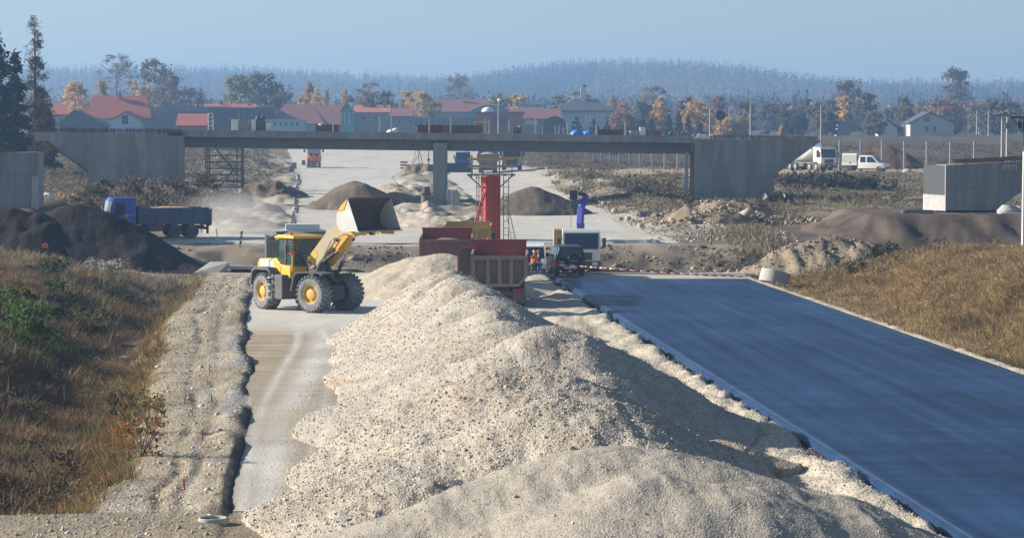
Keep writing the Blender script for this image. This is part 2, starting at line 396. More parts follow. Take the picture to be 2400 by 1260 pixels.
def asphalt_mat():
    m = bpy.data.materials.new('fresh_asphalt'); m.use_nodes = True
    nt = m.node_tree; N = nt.nodes; L = nt.links; b = N['Principled BSDF']
    tc = N.new('ShaderNodeTexCoord')
    def noise(scale, st, rot=0.0, det=4):
        sp = N.new('ShaderNodeSeparateXYZ'); L.new(tc.outputs['Object'], sp.inputs[0])
        ma = N.new('ShaderNodeMath'); ma.operation = 'MULTIPLY_ADD'; ma.inputs[1].default_value = S; L.new(sp.outputs[1], ma.inputs[0]); L.new(sp.outputs[0], ma.inputs[2])
        cb = N.new('ShaderNodeCombineXYZ'); L.new(ma.outputs[0], cb.inputs[0]); L.new(sp.outputs[1], cb.inputs[1])
        mp = N.new('ShaderNodeMapping'); mp.inputs['Scale'].default_value = st; L.new(cb.outputs[0], mp.inputs['Vector'])
        n = N.new('ShaderNodeTexNoise'); n.inputs['Scale'].default_value = scale; n.inputs['Detail'].default_value = det
        L.new(mp.outputs['Vector'], n.inputs['Vector']); return n.outputs['Fac']
    rot = -math.atan(S)
    a = noise(1.0, (1.6, .03, 1), rot, 4)       # long lane-wise bands left by the paver
    c = noise(.35, (.5, .25, 1), rot, 5)          # crosswise tint changes
    g = noise(30, (1, 1, 1))
    ad = N.new('ShaderNodeMath'); ad.operation = 'ADD'; L.new(a, ad.inputs[0]); L.new(c, ad.inputs[1])
    mr = N.new('ShaderNodeMapRange'); mr.inputs['From Min'].default_value = .72; mr.inputs['From Max'].default_value = 1.28
    L.new(ad.outputs[0], mr.inputs['Value'])
    mx = N.new('ShaderNodeMix'); mx.data_type = 'RGBA'
    mx.inputs[6].default_value = (.006, .018, .052, 1); mx.inputs[7].default_value = (.014, .042, .110, 1)
    L.new(mr.outputs['Result'], mx.inputs[0])
    f = noise(1.4, (1, .5, 1), rot, 8); q = noise(.9, (.12, 1.3, 1), rot, 3)
    fa = N.new('ShaderNodeMath'); fa.operation = 'MULTIPLY_ADD'; fa.inputs[1].default_value = .55; L.new(f, fa.inputs[0]); L.new(q, fa.inputs[2])
    fr_ = N.new('ShaderNodeMapRange'); fr_.inputs['From Min'].default_value = .55; fr_.inputs['From Max'].default_value = 1.0; fr_.inputs['To Min'].default_value = .72; fr_.inputs['To Max'].default_value = 1.38
    L.new(fa.outputs[0], fr_.inputs['Value'])
    sp = N.new('ShaderNodeSeparateXYZ'); L.new(tc.outputs['Object'], sp.inputs[0])
    uu = N.new('ShaderNodeMath'); uu.operation = 'MULTIPLY_ADD'; uu.inputs[1].default_value = S; L.new(sp.outputs[1], uu.inputs[0]); L.new(sp.outputs[0], uu.inputs[2])
    sc_ = N.new('ShaderNodeVectorMath'); sc_.operation = 'SCALE'; L.new(mx.outputs[2], sc_.inputs[0]); L.new(fr_.outputs['Result'], sc_.inputs['Scale'])
    prev = sc_.outputs[0]
    for cu, wd_, colr, st_ in ((13.2, .06, (.2, .2, .2, 1), .25), (16.7, .05, (.008, .012, .02, 1), .6), (20.3, .05, (.008, .012, .02, 1), .6), (23.8, .2, (.30, .28, .25, 1), .4)):
        sb = N.new('ShaderNodeMath'); sb.operation = 'SUBTRACT'; L.new(uu.outputs[0], sb.inputs[0]); sb.inputs[1].default_value = cu
        ab_ = N.new('ShaderNodeMath'); ab_.operation = 'ABSOLUTE'; L.new(sb.outputs[0], ab_.inputs[0])
        m_ = N.new('ShaderNodeMapRange'); m_.inputs['From Max'].default_value = wd_; m_.inputs['To Min'].default_value = st_; m_.inputs['To Max'].default_value = 0; L.new(ab_.outputs[0], m_.inputs['Value'])
        x_ = N.new('ShaderNodeMix'); x_.data_type = 'RGBA'; L.new(m_.outputs['Result'], x_.inputs[0]); L.new(prev, x_.inputs[6]); x_.inputs[7].default_value = colr; prev = x_.outputs[2]
    L.new(prev, b.inputs['Base Color'])
    r = N.new('ShaderNodeMapRange'); r.inputs['To Min'].default_value = .52; r.inputs['To Max'].default_value = .40
    L.new(mr.outputs['Result'], r.inputs['Value']); L.new(r.outputs['Result'], b.inputs['Roughness'])
    bp = N.new('ShaderNodeBump'); bp.inputs['Distance'].default_value = .010; L.new(g, bp.inputs['Height']); L.new(bp.outputs['Normal'], b.inputs['Normal'])
    b.inputs['Specular IOR Level'].default_value = .18
    return m
sheet('asphalt_road', 13.07, 23.92, 40, 146.2, .20, asphalt_mat(), 30, 400, side=.30, edge=.02)
m_haul = mat('compacted_stone', (1.06, 1.05, 1.04), (.86, .85, .83), scale=.9, rough=.9, spec=.2, attr='Col', bump=.012, bscale=14, contrast=.2, stretch=(1, .18, 1))
def haul_col(x, y):
    u = U(x, y); n = fbm(x * .7, y * .12, 4, 301); n2 = fbm(x * .3, y * 2.2, 3, 302); n3 = fbm(x * .25, y * .05, 3, 303)
    c = np.array((.31, .265, .195)) * (1 + .12 * n + .10 * n2)[..., None]
    yel = sst(.05, .5, n2 + .5 * n3)[..., None]
    c = c * (1 - .7 * yel) + np.array((.44, .34, .20)) * .7 * yel
    dk = sst(.2, .55, -n3 + .3 * n)[..., None]
    c = c * (1 - .55 * dk) + np.array((.24, .215, .18)) * .55 * dk
    for cu, w in ((-1.1, .52), (.75, .42), (-.3, .16), (1.35, .2), (-1.8, .14)):   # pale wheel tracks winding along the road
        p = cu + .45 * np.sin(y * .085 + cu) + .3 * vnoise(y * .07, cu, 304)
        t = (np.exp(-((u - p) / w) ** 2) * (.7 + .3 * vnoise(y * .4, u, 305)) * (.6 + .4 * sst(-.4, .3, vnoise(y * .15, cu * 3, 306))))[..., None]
        c = c * (1 - .95 * t) + np.array((.64, .63, .60)) * .95 * t
    tr = (np.clip(np.sin((y + .3 * u) * 14), 0, 1) * np.exp(-((u - .2 - .4 * np.sin(y * .06)) / .18) ** 2))[..., None] * .25
    c = c * (1 - tr)
    wh = sst(106, 114, y + 1.5 * n)[..., None]
    return c * (1 - wh) + np.array((.54, .515, .45)) * (1 + .06 * n)[..., None] * wh
sheet('haul_road', lambda y: ue(y) + .10, 8.0, 57.2, 154, .02, m_haul, 70, 500, colf=haul_col)
def plat_col(x, y):
    n = fbm(x * .35, y * .08, 4, 311)[..., None]; n2 = fbm(x * .12, y * .9, 3, 312)[..., None]
    return np.array((.50, .475, .415)) * (1 + .10 * n + .10 * n2)
Ys_ = np.array([150., 190, 240, 254, 330, 350, 470])
def sL(y): return np.interp(y, Ys_, [-2.6, -2.4, -2.6, -2.8, -3.4, -3.6, -8.2])
def sR(y): return np.interp(y, Ys_, [12.0, 11.5, 10.3, 10.2, 12.0, 14, 14.5])
sheet('crossing_road', -30, 24.5, 178.5, 190, .03, m_haul, 90, 60, colf=plat_col, edge=.2)
sheet('far_road', sL, lambda y: sL(y) + np.interp(y, [190, 210, 330, 470], [13.0, 10.2, 11.5, 26]), 190, 470, .035, m_haul, 40, 260, colf=plat_col)
sheet('far_road', lambda y: np.interp(y, [190, 240, 330, 380], [12.5, 14.3, 15.5, 18]), lambda y: np.interp(y, [190, 254, 350, 380], [22.6, 24.6, 28.6, 29]), 190, 372, .035, m_haul, 40, 200, colf=plat_col)
# ------------------------------------------------------------------ heaps (each one thing)
def heap(name, cones, m, label, cat, y0=None, y1=None, dx=.06, dy=.12, lump=.12, fine=.03, k=6.0, seed=1, group=None, flat=None, colr=None, sharp=False):
    """cones: (x, y, height above ground, slope[, ridge half length]) merged into one mound"""
    xs = [c[0] for c in cones]; rr = [c[2] / c[3] + 1.2 for c in cones]
    x0 = min(x - r for x, r in zip(xs, rr)); x1 = max(x + r for x, r in zip(xs, rr))
    a0 = min(c[1] - r for c, r in zip(cones, rr)) if y0 is None else y0; a1 = max(c[1] + r for c, r in zip(cones, rr)) if y1 is None else y1
    nx = int((x1 - x0) / dx) + 2; ny = int((a1 - a0) / dy) + 2
    Xg, Yg = np.meshgrid(np.linspace(x0, x1, nx), np.linspace(a0, a1, ny))
    wx = Xg + .32 * fbm(Xg * .5, Yg * .5, 3, seed); wy = Yg + .5 * fbm(Xg * .5, Yg * .5, 3, seed + 9)
    acc = np.full(Xg.shape, -1e9)
    for c in cones:
        d = np.hypot(wx - c[0], wy - c[1])
        rnd = (c[4] if len(c) > 4 else .35)
        hh = c[2] - c[3] * (np.sqrt(d * d + rnd * rnd) - rnd)
        mx_ = np.maximum(acc, hh); mn = np.minimum(acc, hh)
        acc = mx_ + np.log1p(np.exp(np.clip((mn - mx_) * k, -50, 0))) / k
    h = acc
    env = sst(-.1, .7, h)
    h = h + env * (lump * fbm(Xg * .8, Yg * .6, 4, seed + 20) + fine * (.8 * fbm(Xg * 5, Yg * 4, 2, seed + 30) + .5 * vnoise(Xg * 13, Yg * 10, seed + 33)))
    rill = fbm(Xg * 2.4 + .3 * Yg, Yg * .5, 3, seed + 44)
    h = h + env * lump * .5 * rill
    # fringe of loose stone that feathers out at the toe
    h = np.where(h < .12, h - .25 + .12 * fbm(Xg * 2.5, Yg * 2, 3, seed + 50), h)
    Z = H(Xg, Yg, False) + h
    keep = h > -.5
    V = np.stack([Xg, Yg, Z], -1).reshape(-1, 3)
    F = gridfaces(ny, nx)
    kv = keep.ravel(); F = F[kv[F].all(1)]
    C = colr(Xg, Yg, h).reshape(-1, 3) if colr else None
    # drop unused verts
    used = np.unique(F); mp = np.full(len(V), -1); mp[used] = np.arange(len(used))
    o = npmesh(name, V[used], mp[F], m, None if C is None else C[used])
    PILES.append((V[used], name, seed))
    return tag(o, label, cat, group)
PILES = []
m_gravel = mat('crushed_limestone', (1.12, 1.1, 1.08), (.80, .79, .78), scale=1.6, rough=.95, spec=.15, attr='Col', bump=.02, bscale=26, vor=.24, vscale=20, contrast=.28)
m_fines = mat('stone_fines', (1.08, 1.07, 1.06), (.84, .83, .82), scale=2.5, rough=.95, spec=.12, attr='Col', bump=.012, bscale=22, vor=.2, vscale=24, contrast=.3)
m_soil = mat('heaped_soil', (1.15, 1.1, 1.1), (.72, .7, .7), scale=1.5, rough=.95, spec=.1, attr='Col', bump=.08, bscale=5, contrast=.3)
def gcol(base, alt, seed, amt=.5, band=None):
    def f(x, y, h):
        n = fbm(x * .8 + .4 * h, y * .35, 4, seed); n2 = fbm(x * 2.2 + y * 1.0, h * 2.5 + y * .3, 3, seed + 3)
        w = (sst(.0, .5, n + .4 * n2) * amt)[..., None]
        c = np.array(base) * (1 + .10 * n2)[..., None] * (1 - w) + np.array(alt) * w
        if band is not None:
            wb = (sst(.1, .35, n2 - .15 * h + band))[..., None] * .5
            c = c * (1 - wb) + np.array((.36, .25, .155)) * wb
        return np.clip(c, .02, .85)
    return f
def ux(u, y): return u - S * y
G1, G2 = (.45, .41, .345), (.375, .31, .235)
A = []
for u_, y_, h_ in ((4.7, 107, 2.65), (4.9, 103.5, 2.98), (5.1, 99.5, 2.95), (5.2, 96, 3.0), (5.35, 92, 2.85), (5.4, 88.5, 2.9), (5.6, 85, 2.62), (5.7, 81.5, 2.55), (5.8, 78, 2.1)):
    A.append((ux(u_, y_), y_, h_, np.interp(y_, [80, 98], [.49, .64]), .5))
heap('gravel_pile', A, m_gravel, 'long pale crushed stone ridge with its peak hiding the red dump trucks in part', 'gravel pile', seed=401,
     group='crushed stone stockpiles', colr=gcol(G1, G2, 411, .45, .0), dx=.06, dy=.11, lump=.06, k=3.2, fine=.022)
Bc = [(ux(6.1, 71), 71, 3.1, .64, .9), (ux(5.2, 74.5), 74.5, 2.6, .62, .8), (ux(6.8, 71), 71, 2.7, .6, .8), (ux(3.8, 73), 73, 1.9, .46, .8), (ux(3.6, 76), 76, 1.5, .42, .8), (ux(3.9, 70), 70, 1.8, .48, .8), (ux(7.2, 68), 68, 2.0, .66, .5), (ux(7.4, 64), 64, 1.6, .64, .5)]
heap('gravel_pile', Bc, m_gravel, 'rounded crushed stone mound with shaded crest between the long ridge and the nearer heaps', 'gravel pile', seed=421,
     group='crushed stone stockpiles', colr=gcol((.42, .38, .32), (.32, .27, .215), 431, .5), dx=.055, dy=.09, lump=.09, fine=.026, k=4)
Cc = [(ux(4.6, 62.5), 62.5, 2.75, .58, 1.0), (ux(3.6, 63.5), 63.5, 2.25, .6, .9), (ux(5.7, 62), 62, 2.5, .6, .9), (ux(6.4, 60), 60, 2.15, .66, .7), (ux(7.1, 58), 58, 1.5, .62, .6), (ux(4.6, 60), 60, 2.35, .55, .9),
      (ux(5.0, 56.8), 56.8, 2.62, .68, .7), (ux(5.9, 55.8), 55.8, 2.35, .66, .7), (ux(3.9, 57), 57, 2.0, .6, .8), (ux(2.7, 57), 57, 1.4, .48, .9), (ux(1.5, 56), 56, 1.15, .42, .8), (ux(2.0, 54), 54, 1.2, .45, .8), (ux(6.8, 54.5), 54.5, 1.75, .62, .6)]
heap('gravel_pile', Cc, m_gravel, 'coarse crushed stone heap with a dark hollow in its shaded near side', 'gravel pile', seed=441,
     group='crushed stone stockpiles', colr=gcol((.415, .37, .305), (.33, .275, .215), 451, .6), dx=.05, dy=.075, lump=.12, fine=.03, k=4.5)
Dc = [(2.0, 49.6, 2.35, .50, 1.0), (3.1, 49.2, 2.28, .5, 1.0), (1.0, 49.3, 2.1, .48, 1.0), (4.2, 48.5, 2.0, .5, .9), (0.0, 48.6, 1.75, .46, 1.0), (5.2, 48.0, 1.55, .5, .9), (-1.2, 48.0, 1.3, .42, .9), (2.4, 46.5, 2.2, .45, 1), (-2.3, 47.5, .95, .4, .9), (3.6, 46, 2.1, .4, 1)]
heap('gravel_pile', Dc, m_fines, 'smooth grey-beige heap of fine stone, nearest of the crushed stone heaps', 'gravel pile', seed=461,
     group='crushed stone stockpiles', colr=gcol((.36, .325, .27), (.29, .26, .22), 471, .6), dx=.045, dy=.06, lump=.10, fine=.007)
Ec = [(X(985, 135), 135, 2.0, .5, .9), (X(1035, 134), 134, 2.2, .5, .9), (X(940, 135), 135, 1.3, .42, .9)]
heap('gravel_pile', Ec, m_fines, 'low beige stone pile between the wheel loader and the left red dump truck', 'gravel pile', seed=481,
     group='crushed stone stockpiles', colr=gcol((.47, .41, .32), (.42, .34, .24), 491, .5), dx=.09, dy=.15, lump=.05, fine=.03)
heap('gravel_mound', [(X(1437, 72), 72, .95, .75, .25), (X(1455, 70), 70, .8, .7, .25)], m_fines, 'small bright yellowish stone mound right of the shaded stockpile crest', 'gravel mound', seed=495, colr=gcol((.62, .55, .42), (.5, .42, .3), 496, .4), dx=.04, dy=.06, lump=.05)
heap('gravel_mound', [(X(1690, 63.5), 63.5, .75, .42, .6), (X(1610, 64.5), 64.5, .7, .4, .6)], m_gravel, 'low dark grey-brown stone mound at the toe of the shaded slope', 'gravel mound', seed=497, colr=gcol((.36, .30, .235), (.3, .25, .2), 498, .5), dx=.05, dy=.07, lump=.06)
# soil heaps further away
def sheap(px, Y, hz, sl, label, base, alt, seed, extra=(), lump=.12, dx=.2, dy=.4, rnd=.5, name='soil_heap'):
    cs = [(X(px, Y), Y, hz, sl, rnd)] + [(X(p, y2), y2, h2, s2, rnd) for p, y2, h2, s2 in extra]
    return heap(name, cs, m_soil, label, 'soil heap', seed=seed, colr=gcol(base, alt, seed + 1, .5), dx=dx, dy=dy, lump=lump, fine=.03, k=4)
sheap(832, 232, 2.5, .62, 'dark brown conical soil heap on the pale road just above the raised bucket', (.15, .12, .09), (.27, .215, .15), 501, [(850, 231, 2.2, .6), (812, 232, 1.9, .55)])
sheap(1250, 222, 2.35, .5, 'dark brown soil heap on the road between the red column and the blue crane arm', (.14, .115, .085), (.22, .18, .13), 511, [(1225, 222, 1.9, .5), (1275, 221, 1.5, .45)])
sheap(985, 345, 1.3, .5, 'small brown soil mound left of the bridge pillar beyond the deck', (.20, .15, .10), (.26, .2, .13), 521)
sheap(2085, 352, 3.1, .62, 'tall dark brown soil heap behind the white crew cab pickup', (.11, .07, .045), (.16, .10, .06), 531, [(2060, 353, 3.1, .6), (2030, 352, 2.4, .6), (2105, 351, 2.3, .6)])
sheap(175, 168, 3.75, .5, 'dark purplish soil heap in front of the blue dump truck', (.03, .023, .021), (.045, .036, .032), 541, [(212, 168, 3.65, .5), (250, 167, 2.7, .45), (300, 166, 1.9, .4), (140, 168, 3.4, .5), (350, 164, 1.2, .3), (400, 163, .8, .25)], lump=.2)
sheap(40, 166, 3.6, .5, 'dark soil heap below the left concrete abutment at the picture edge', (.032, .024, .02), (.05, .038, .032), 551, [(-20, 166, 3.6, .5), (85, 166, 3.2, .5)], lump=.25)
sheap(1880, 156, 1.5, .55, 'sandy clay heap with a dark crown behind the leaning concrete ring', (.27, .225, .155), (.11, .09, .07), 561, [(1930, 157, 2.0, .5), (1960, 158, 1.9, .5), (1840, 155, .9, .5), (1985, 159, 1.5, .5), (1900, 164, 2.3, .5)], lump=.5)
sheap(915, 262, 1.2, .4, 'pale sandy heap on the median behind the yellow-green skip', (.45, .40, .31), (.4, .34, .26), 571, [(912, 266, 1.1, .3), (908, 270, 1.1, .3), (918, 258, 1.1, .3), (924, 254, 1.0, .3), (929, 250, .9, .3)], lump=.2)
sheap(950, 205, .9, .3, 'broad low pale sand heap right of the raised loader bucket', (.5, .44, .35), (.36, .31, .25), 581, [(985, 203, .9, .28), (935, 215, 1.0, .3), (1020, 200, .7, .25), (960, 225, .8, .3)], lump=.25)
sheap(640, 262, 1.4, .4, 'brown grassy soil mound beside the scaffold tower', (.16, .125, .09), (.24, .19, .13), 591, [(610, 258, 1.2, .4)], lump=.3)
sheap(1685, 205, 1.6, .42, 'tangled rubble and clay heap below the right bridge abutment', (.28, .22, .15), (.12, .10, .07), 595, [(1720, 207, 1.5, .4), (1640, 204, 1.0, .35), (1755, 208, .9, .35)], lump=.35)

# ------------------------------------------------------------------ loose stones lying on the heaps
m_stone = mat('loose_stone', (1.1, 1.1, 1.1), (.85, .84, .82), scale=6, rough=.95, spec=.15, attr='Col')
def stones(name, P, s, c):
    n = len(P); base = np.array([(1, 0, 0), (-1, 0, 0), (0, 1, 0), (0, -1, 0), (0, 0, 1), (0, 0, -1)], float)
    f = np.array([(0, 2, 4), (2, 1, 4), (1, 3, 4), (3, 0, 4), (2, 0, 5), (1, 2, 5), (3, 1, 5), (0, 3, 5)])
    q = base[None] * rng.uniform(.55, 1.3, (n, 6, 1)) + rng.normal(0, .22, (n, 6, 3))
    a = rng.uniform(0, 2 * PI, n); ca, sa = np.cos(a)[:, None], np.sin(a)[:, None]
    x = q[..., 0] * ca - q[..., 1] * sa; y = q[..., 0] * sa + q[..., 1] * ca
    V = np.stack([x, y, q[..., 2] * .75], -1) * s[:, None, None] + P[:, None, :]
    F = (f[None] + 6 * np.arange(n)[:, None, None]).reshape(-1, 3)
    o = npmesh(name, V.reshape(-1, 3), F, m_stone, np.clip(np.repeat(c, 6, 0), .02, .8), smooth=False)
    return tag(o, kind='stuff')
PP = []; CC = []; SS = []
tone = np.array(((.54, .50, .44), (.50, .455, .385), (.45, .40, .33), (.60, .57, .51), (.40, .355, .295), (.50, .43, .34)))
for V_, nm, sd in PILES:
    if nm not in ('gravel_pile', 'gravel_mound'): continue
    n = {401: 26000, 421: 13000, 441: 26000, 461: 12000, 481: 2500}.get(sd, 900)
    i = rng.integers(0, len(V_), n); p = V_[i] + rng.normal(0, .03, (n, 3)) * (1, 1, .15)
    k = p[:, 2] > -.02; p = p[k]; n = len(p)
    s_ = np.exp(rng.normal(np.log(.024 if sd != 461 else .014), .36, n)); s_[rng.random(n) < .003] *= 2.2
    PP.append(p); SS.append(np.clip(s_, .012, .11)); CC.append(tone[rng.integers(0, 6, n)] * rng.uniform(.72, 1.08, (n, 1)))
# scatter around the toes, on the sandy strip and the stony shoulder
n = 9000; y_ = 54 * (112 / 54) ** rng.random(n); u_ = np.where(rng.random(n) < .5, rng.normal(-.2 + .02 * (y_ - 60), .7, n), rng.uniform(9.5, 13, n)); x_ = u_ - S * y_
PP.append(np.stack([x_, y_, H(x_, y_) + .02], 1)); SS.append(rng.uniform(.012, .035, n)); CC.append(tone[rng.integers(0, 6, n)])
n = 14000; y_ = 52 * (150 / 52) ** rng.random(n); u_ = rng.uniform(-7, -2.6, n); k = (u_ < ue(y_) - .05) & ((u_ > ul(y_) - .3) | (y_ < 57)); y_, u_ = y_[k], u_[k]; n = len(y_); x_ = u_ - S * y_
PP.append(np.stack([x_, y_, H(x_, y_)], 1)); SS.append(np.exp(rng.normal(np.log(.022), .5, n)) * (1 + .5 * sst(80, 150, y_))); CC.append(tone[rng.integers(0, 6, n)] * .85)
n = 5200; y_ = rng.uniform(158, 177, n); x_ = rng.uniform(-24, 24, n); k = fbm(x_ * .3, y_ * .2, 2, 888) > -.2; x_, y_ = x_[k], y_[k]; n = len(x_)
PP.append(np.stack([x_, y_, H(x_, y_)], 1)); SS.append(np.exp(rng.normal(np.log(.09), .5, n))); CC.append(np.array(((.36, .31, .23), (.12, .1, .08), (.2, .165, .12), (.07, .06, .05)))[rng.integers(0, 4, n)])
n = 1500; x_ = rng.normal(X(1690, 206), 3.5, n); y_ = rng.normal(206, 3, n)
PP.append(np.stack([x_, y_, H(x_, y_) + 1.2 * np.exp(-((x_ - X(1690, 206)) / 3) ** 2)], 1)); SS.append(np.exp(rng.normal(np.log(.12), .5, n))); CC.append(np.array(((.40, .33, .24), (.14, .11, .08), (.3, .24, .17)))[rng.integers(0, 3, n)])
n = 2500; x_ = rng.uniform(X(1500, 195), X(1900, 195), n); y_ = rng.uniform(180, 215, n); k = x_ < 20.5; x_, y_ = x_[k], y_[k]; n = len(x_)
PP.append(np.stack([x_, y_, H(x_, y_)], 1)); SS.append(np.exp(rng.normal(np.log(.08), .5, n))); CC.append(np.array(((.36, .32, .27), (.2, .17, .13), (.3, .26, .2)))[rng.integers(0, 3, n)])
n = 2600; x_ = rng.normal(X(1905, 158), 2.6, n); y_ = rng.normal(158, 2.2, n)
pv_ = [v for v, nm, sd in PILES if sd == 561][0]; i = rng.integers(0, len(pv_), n); p = pv_[i]; k = p[:, 2] > .2; p = p[k]; n = len(p)
PP.append(p); SS.append(np.exp(rng.normal(np.log(.06), .5, n))); CC.append(np.array(((.34, .30, .23), (.14, .11, .085), (.24, .2, .15), (.09, .075, .06)))[rng.integers(0, 4, n)])
stones('gravel', np.concatenate(PP), np.concatenate(SS), np.concatenate(CC))

# standing water in the left ditch
ys_ = np.linspace(112, 132, 30); V = np.array([(ul(y) - d_ - S * y + .15 * vnoise(y * .8, d_, 140), y, -1.33) for y in ys_ for d_ in (1.3, 1.9, 2.6)], float).reshape(-1, 3)
wm_ = mat('ditch_water', (.03, .035, .03), rough=.04, spec=.9)
tag(npmesh('water', V, gridfaces(30, 3), wm_, smooth=True), kind='structure')
# ------------------------------------------------------------------ grass and weeds (nobody could count them)
m_blade = mat('dry_grass', (1.1, 1.1, 1.1), (.8, .8, .8), scale=.7, rough=.8, spec=.2, attr='Col')
m_leaf = mat('foliage', (1.15, 1.15, 1.15), (.75, .75, .75), scale=.6, rough=.75, spec=.2, attr='Col')
def translucent(m, w):
    nt = m.node_tree; b = nt.nodes['Principled BSDF']; out = nt.nodes['Material Output']
    t = nt.nodes.new('ShaderNodeBsdfTranslucent'); mx = nt.nodes.new('ShaderNodeMixShader'); mx.inputs[0].default_value = w
    nt.links.new(b.inputs['Base Color'].links[0].from_socket, t.inputs['Color'])
    nt.links.new(b.outputs[0], mx.inputs[1]); nt.links.new(t.outputs[0], mx.inputs[2]); nt.links.new(mx.outputs[0], out.inputs['Surface'])
translucent(m_leaf, .45); translucent(m_blade, .35)
def tufts(name, P, h, c, k=7, wid=.035, spread=.14, lean=1.15, jit=.4):
    """P (n,3) roots, h (n,) heights, c (n,3) colours: k blades each"""
    n = len(P)
    if not n: return
    a = rng.uniform(0, 2 * PI, (n, k)); r = spread * np.sqrt(rng.uniform(0, 1, (n, k))) * (.5 + h[:, None])
    bx = P[:, None, 0] + r * np.cos(a); by = P[:, None, 1] + r * np.sin(a); bz = np.repeat(P[:, None, 2], k, 1) - .05
    hh = h[:, None] * rng.uniform(.5, 1.15, (n, k)); l = rng.uniform(.05, lean, (n, k)) * hh; hh = hh * .85; la = a + rng.uniform(-.8, .8, (n, k))
    tip = np.stack([bx + l * np.cos(la), by + l * np.sin(la), bz + hh], -1)
    wd = wid * (.6 + h[:, None]) * rng.uniform(.6, 1.4, (n, k)); wa = rng.uniform(0, PI, (n, k))
    p0 = np.stack([bx - wd * np.cos(wa), by - wd * np.sin(wa), bz], -1); p1 = np.stack([bx + wd * np.cos(wa), by + wd * np.sin(wa), bz], -1)
    V = np.stack([p0, p1, tip], 2).reshape(-1, 3)
    F = np.arange(len(V)).reshape(-1, 3)
    cc = c[:, None, :] * (1 + jit * rng.uniform(-1, 1, (n, k, 1))); cc = np.repeat(cc[:, :, None, :], 3, 2).reshape(-1, 3)
    o = npmesh(name, V, F, m_blade, np.clip(cc, .01, .8), smooth=False)
    return tag(o, kind='stuff')
def palette(x, y, cols, seed, s=.5):
    """choose a colour by smooth patch noise"""
    a = fbm(x * s, y * s * .5, 3, seed) * 1.6 + rng.normal(0, .22, len(x)); idx = np.clip(((a + .8) / 1.6 * len(cols)).astype(int), 0, len(cols) - 1)
    return np.array(cols)[idx]
def sample(n, y0, y1, x0=-.21, x1=.21, p=1.0):
    # even density over the ground weighted towards the near part
    t = rng.uniform(0, 1, n)
    y = (y0 ** (1 - p) + t * (y1 ** (1 - p) - y0 ** (1 - p))) ** (1 / (1 - p)) if p != 1 else y0 * (y1 / y0) ** t
    x = rng.uniform(x0, x1, n) * y + rng.uniform(-2, 2, n)
    return x, y
LEFTP = [(.12, .085, .05), (.15, .15, .05), (.24, .16, .085), (.28, .16, .08), (.20, .115, .065), (.38, .29, .15), (.22, .20, .075), (.16, .11, .07)]
RIGHTP = [(.17, .12, .065), (.36, .25, .12), (.42, .31, .15), (.26, .17, .09), (.48, .37, .20), (.22, .18, .08), (.33, .22, .11)]
x, y = sample(62000, 56.6, 156)
u = U(x, y); k = (ul(y) - u > .25 + .5 * rng.random(len(x))) & ~((y > 112) & (y < 132) & (ul(y) - u > 1.2) & (ul(y) - u < 2.7)); x, y = x[k], y[k]; u = U(x, y)
d = ul(y) - u
h = (.20 + .24 * rng.random(len(x))) * (1 + 1.1 * sst(.05, .6, fbm(x * .6, y * .4, 3, 611))) * (1 + .25 * sst(90, 150, y))
c = palette(x, y, LEFTP, 612); 
fr = (d < 1.6) & (rng.random(len(x)) < .45); c[fr] = np.array(((.16, .15, .035), (.30, .13, .04), (.12, .14, .04), (.34, .20, .07)))[rng.integers(0, 4, fr.sum())]
gr = np.exp(-(((x - X(60, 108)) / 3.0) ** 2 + ((y - 106) / 7) ** 2)) > rng.random(len(x)); c[gr] = (.13, .145, .045)
pl = (y > 138) & (rng.random(len(x)) < .35); c[pl] = (.33, .29, .20)
tufts('grass', np.stack([x, y, H(x, y)], 1), h, c, k=10, wid=.016, spread=.26)
x, y = sample(45000, 84, 168, .10, .24)
u = U(x, y); k = (u > 24.75 + .5 * rng.random(len(x))); x, y = x[k], y[k]; u = U(x, y)
h = (.18 + .22 * rng.random(len(x))) * (1 + .8 * sst(0, .6, fbm(x * .6, y * .4, 3, 621)))
c = palette(x, y, RIGHTP, 622)
g2 = (y > 140) & (rng.random(len(x)) < .5); c[g2] = np.array(((.10, .08, .04), (.15, .10, .06)))[rng.integers(0, 2, g2.sum())]
tufts('grass', np.stack([x, y, H(x, y)], 1), h, c, k=10, wid=.020, spread=.28)
x, y = sample(2600, 57, 154); u = U(x, y); k = (ul(y) - u > .3) & (fbm(x * .8, y * .4, 3, 681) > .1); x, y = x[k], y[k]
tufts('tall_weeds', np.stack([x, y, H(x, y)], 1), .5 + .5 * rng.random(len(x)), palette(x, y, [(.30, .17, .09), (.34, .25, .14), (.14, .10, .06), (.24, .22, .08)], 682), k=9, wid=.012, spread=.16, lean=.45)
x, y = sample(1500, 88, 160, .1, .24); u = U(x, y); k = (u > 25.6) & (fbm(x * .8, y * .4, 3, 683) > .05); x, y = x[k], y[k]
tufts('tall_weeds', np.stack([x, y, H(x, y)], 1), .4 + .4 * rng.random(len(x)), palette(x, y, [(.34, .22, .11), (.20, .13, .08), (.40, .30, .16)], 684), k=9, wid=.014, spread=.16, lean=.5)
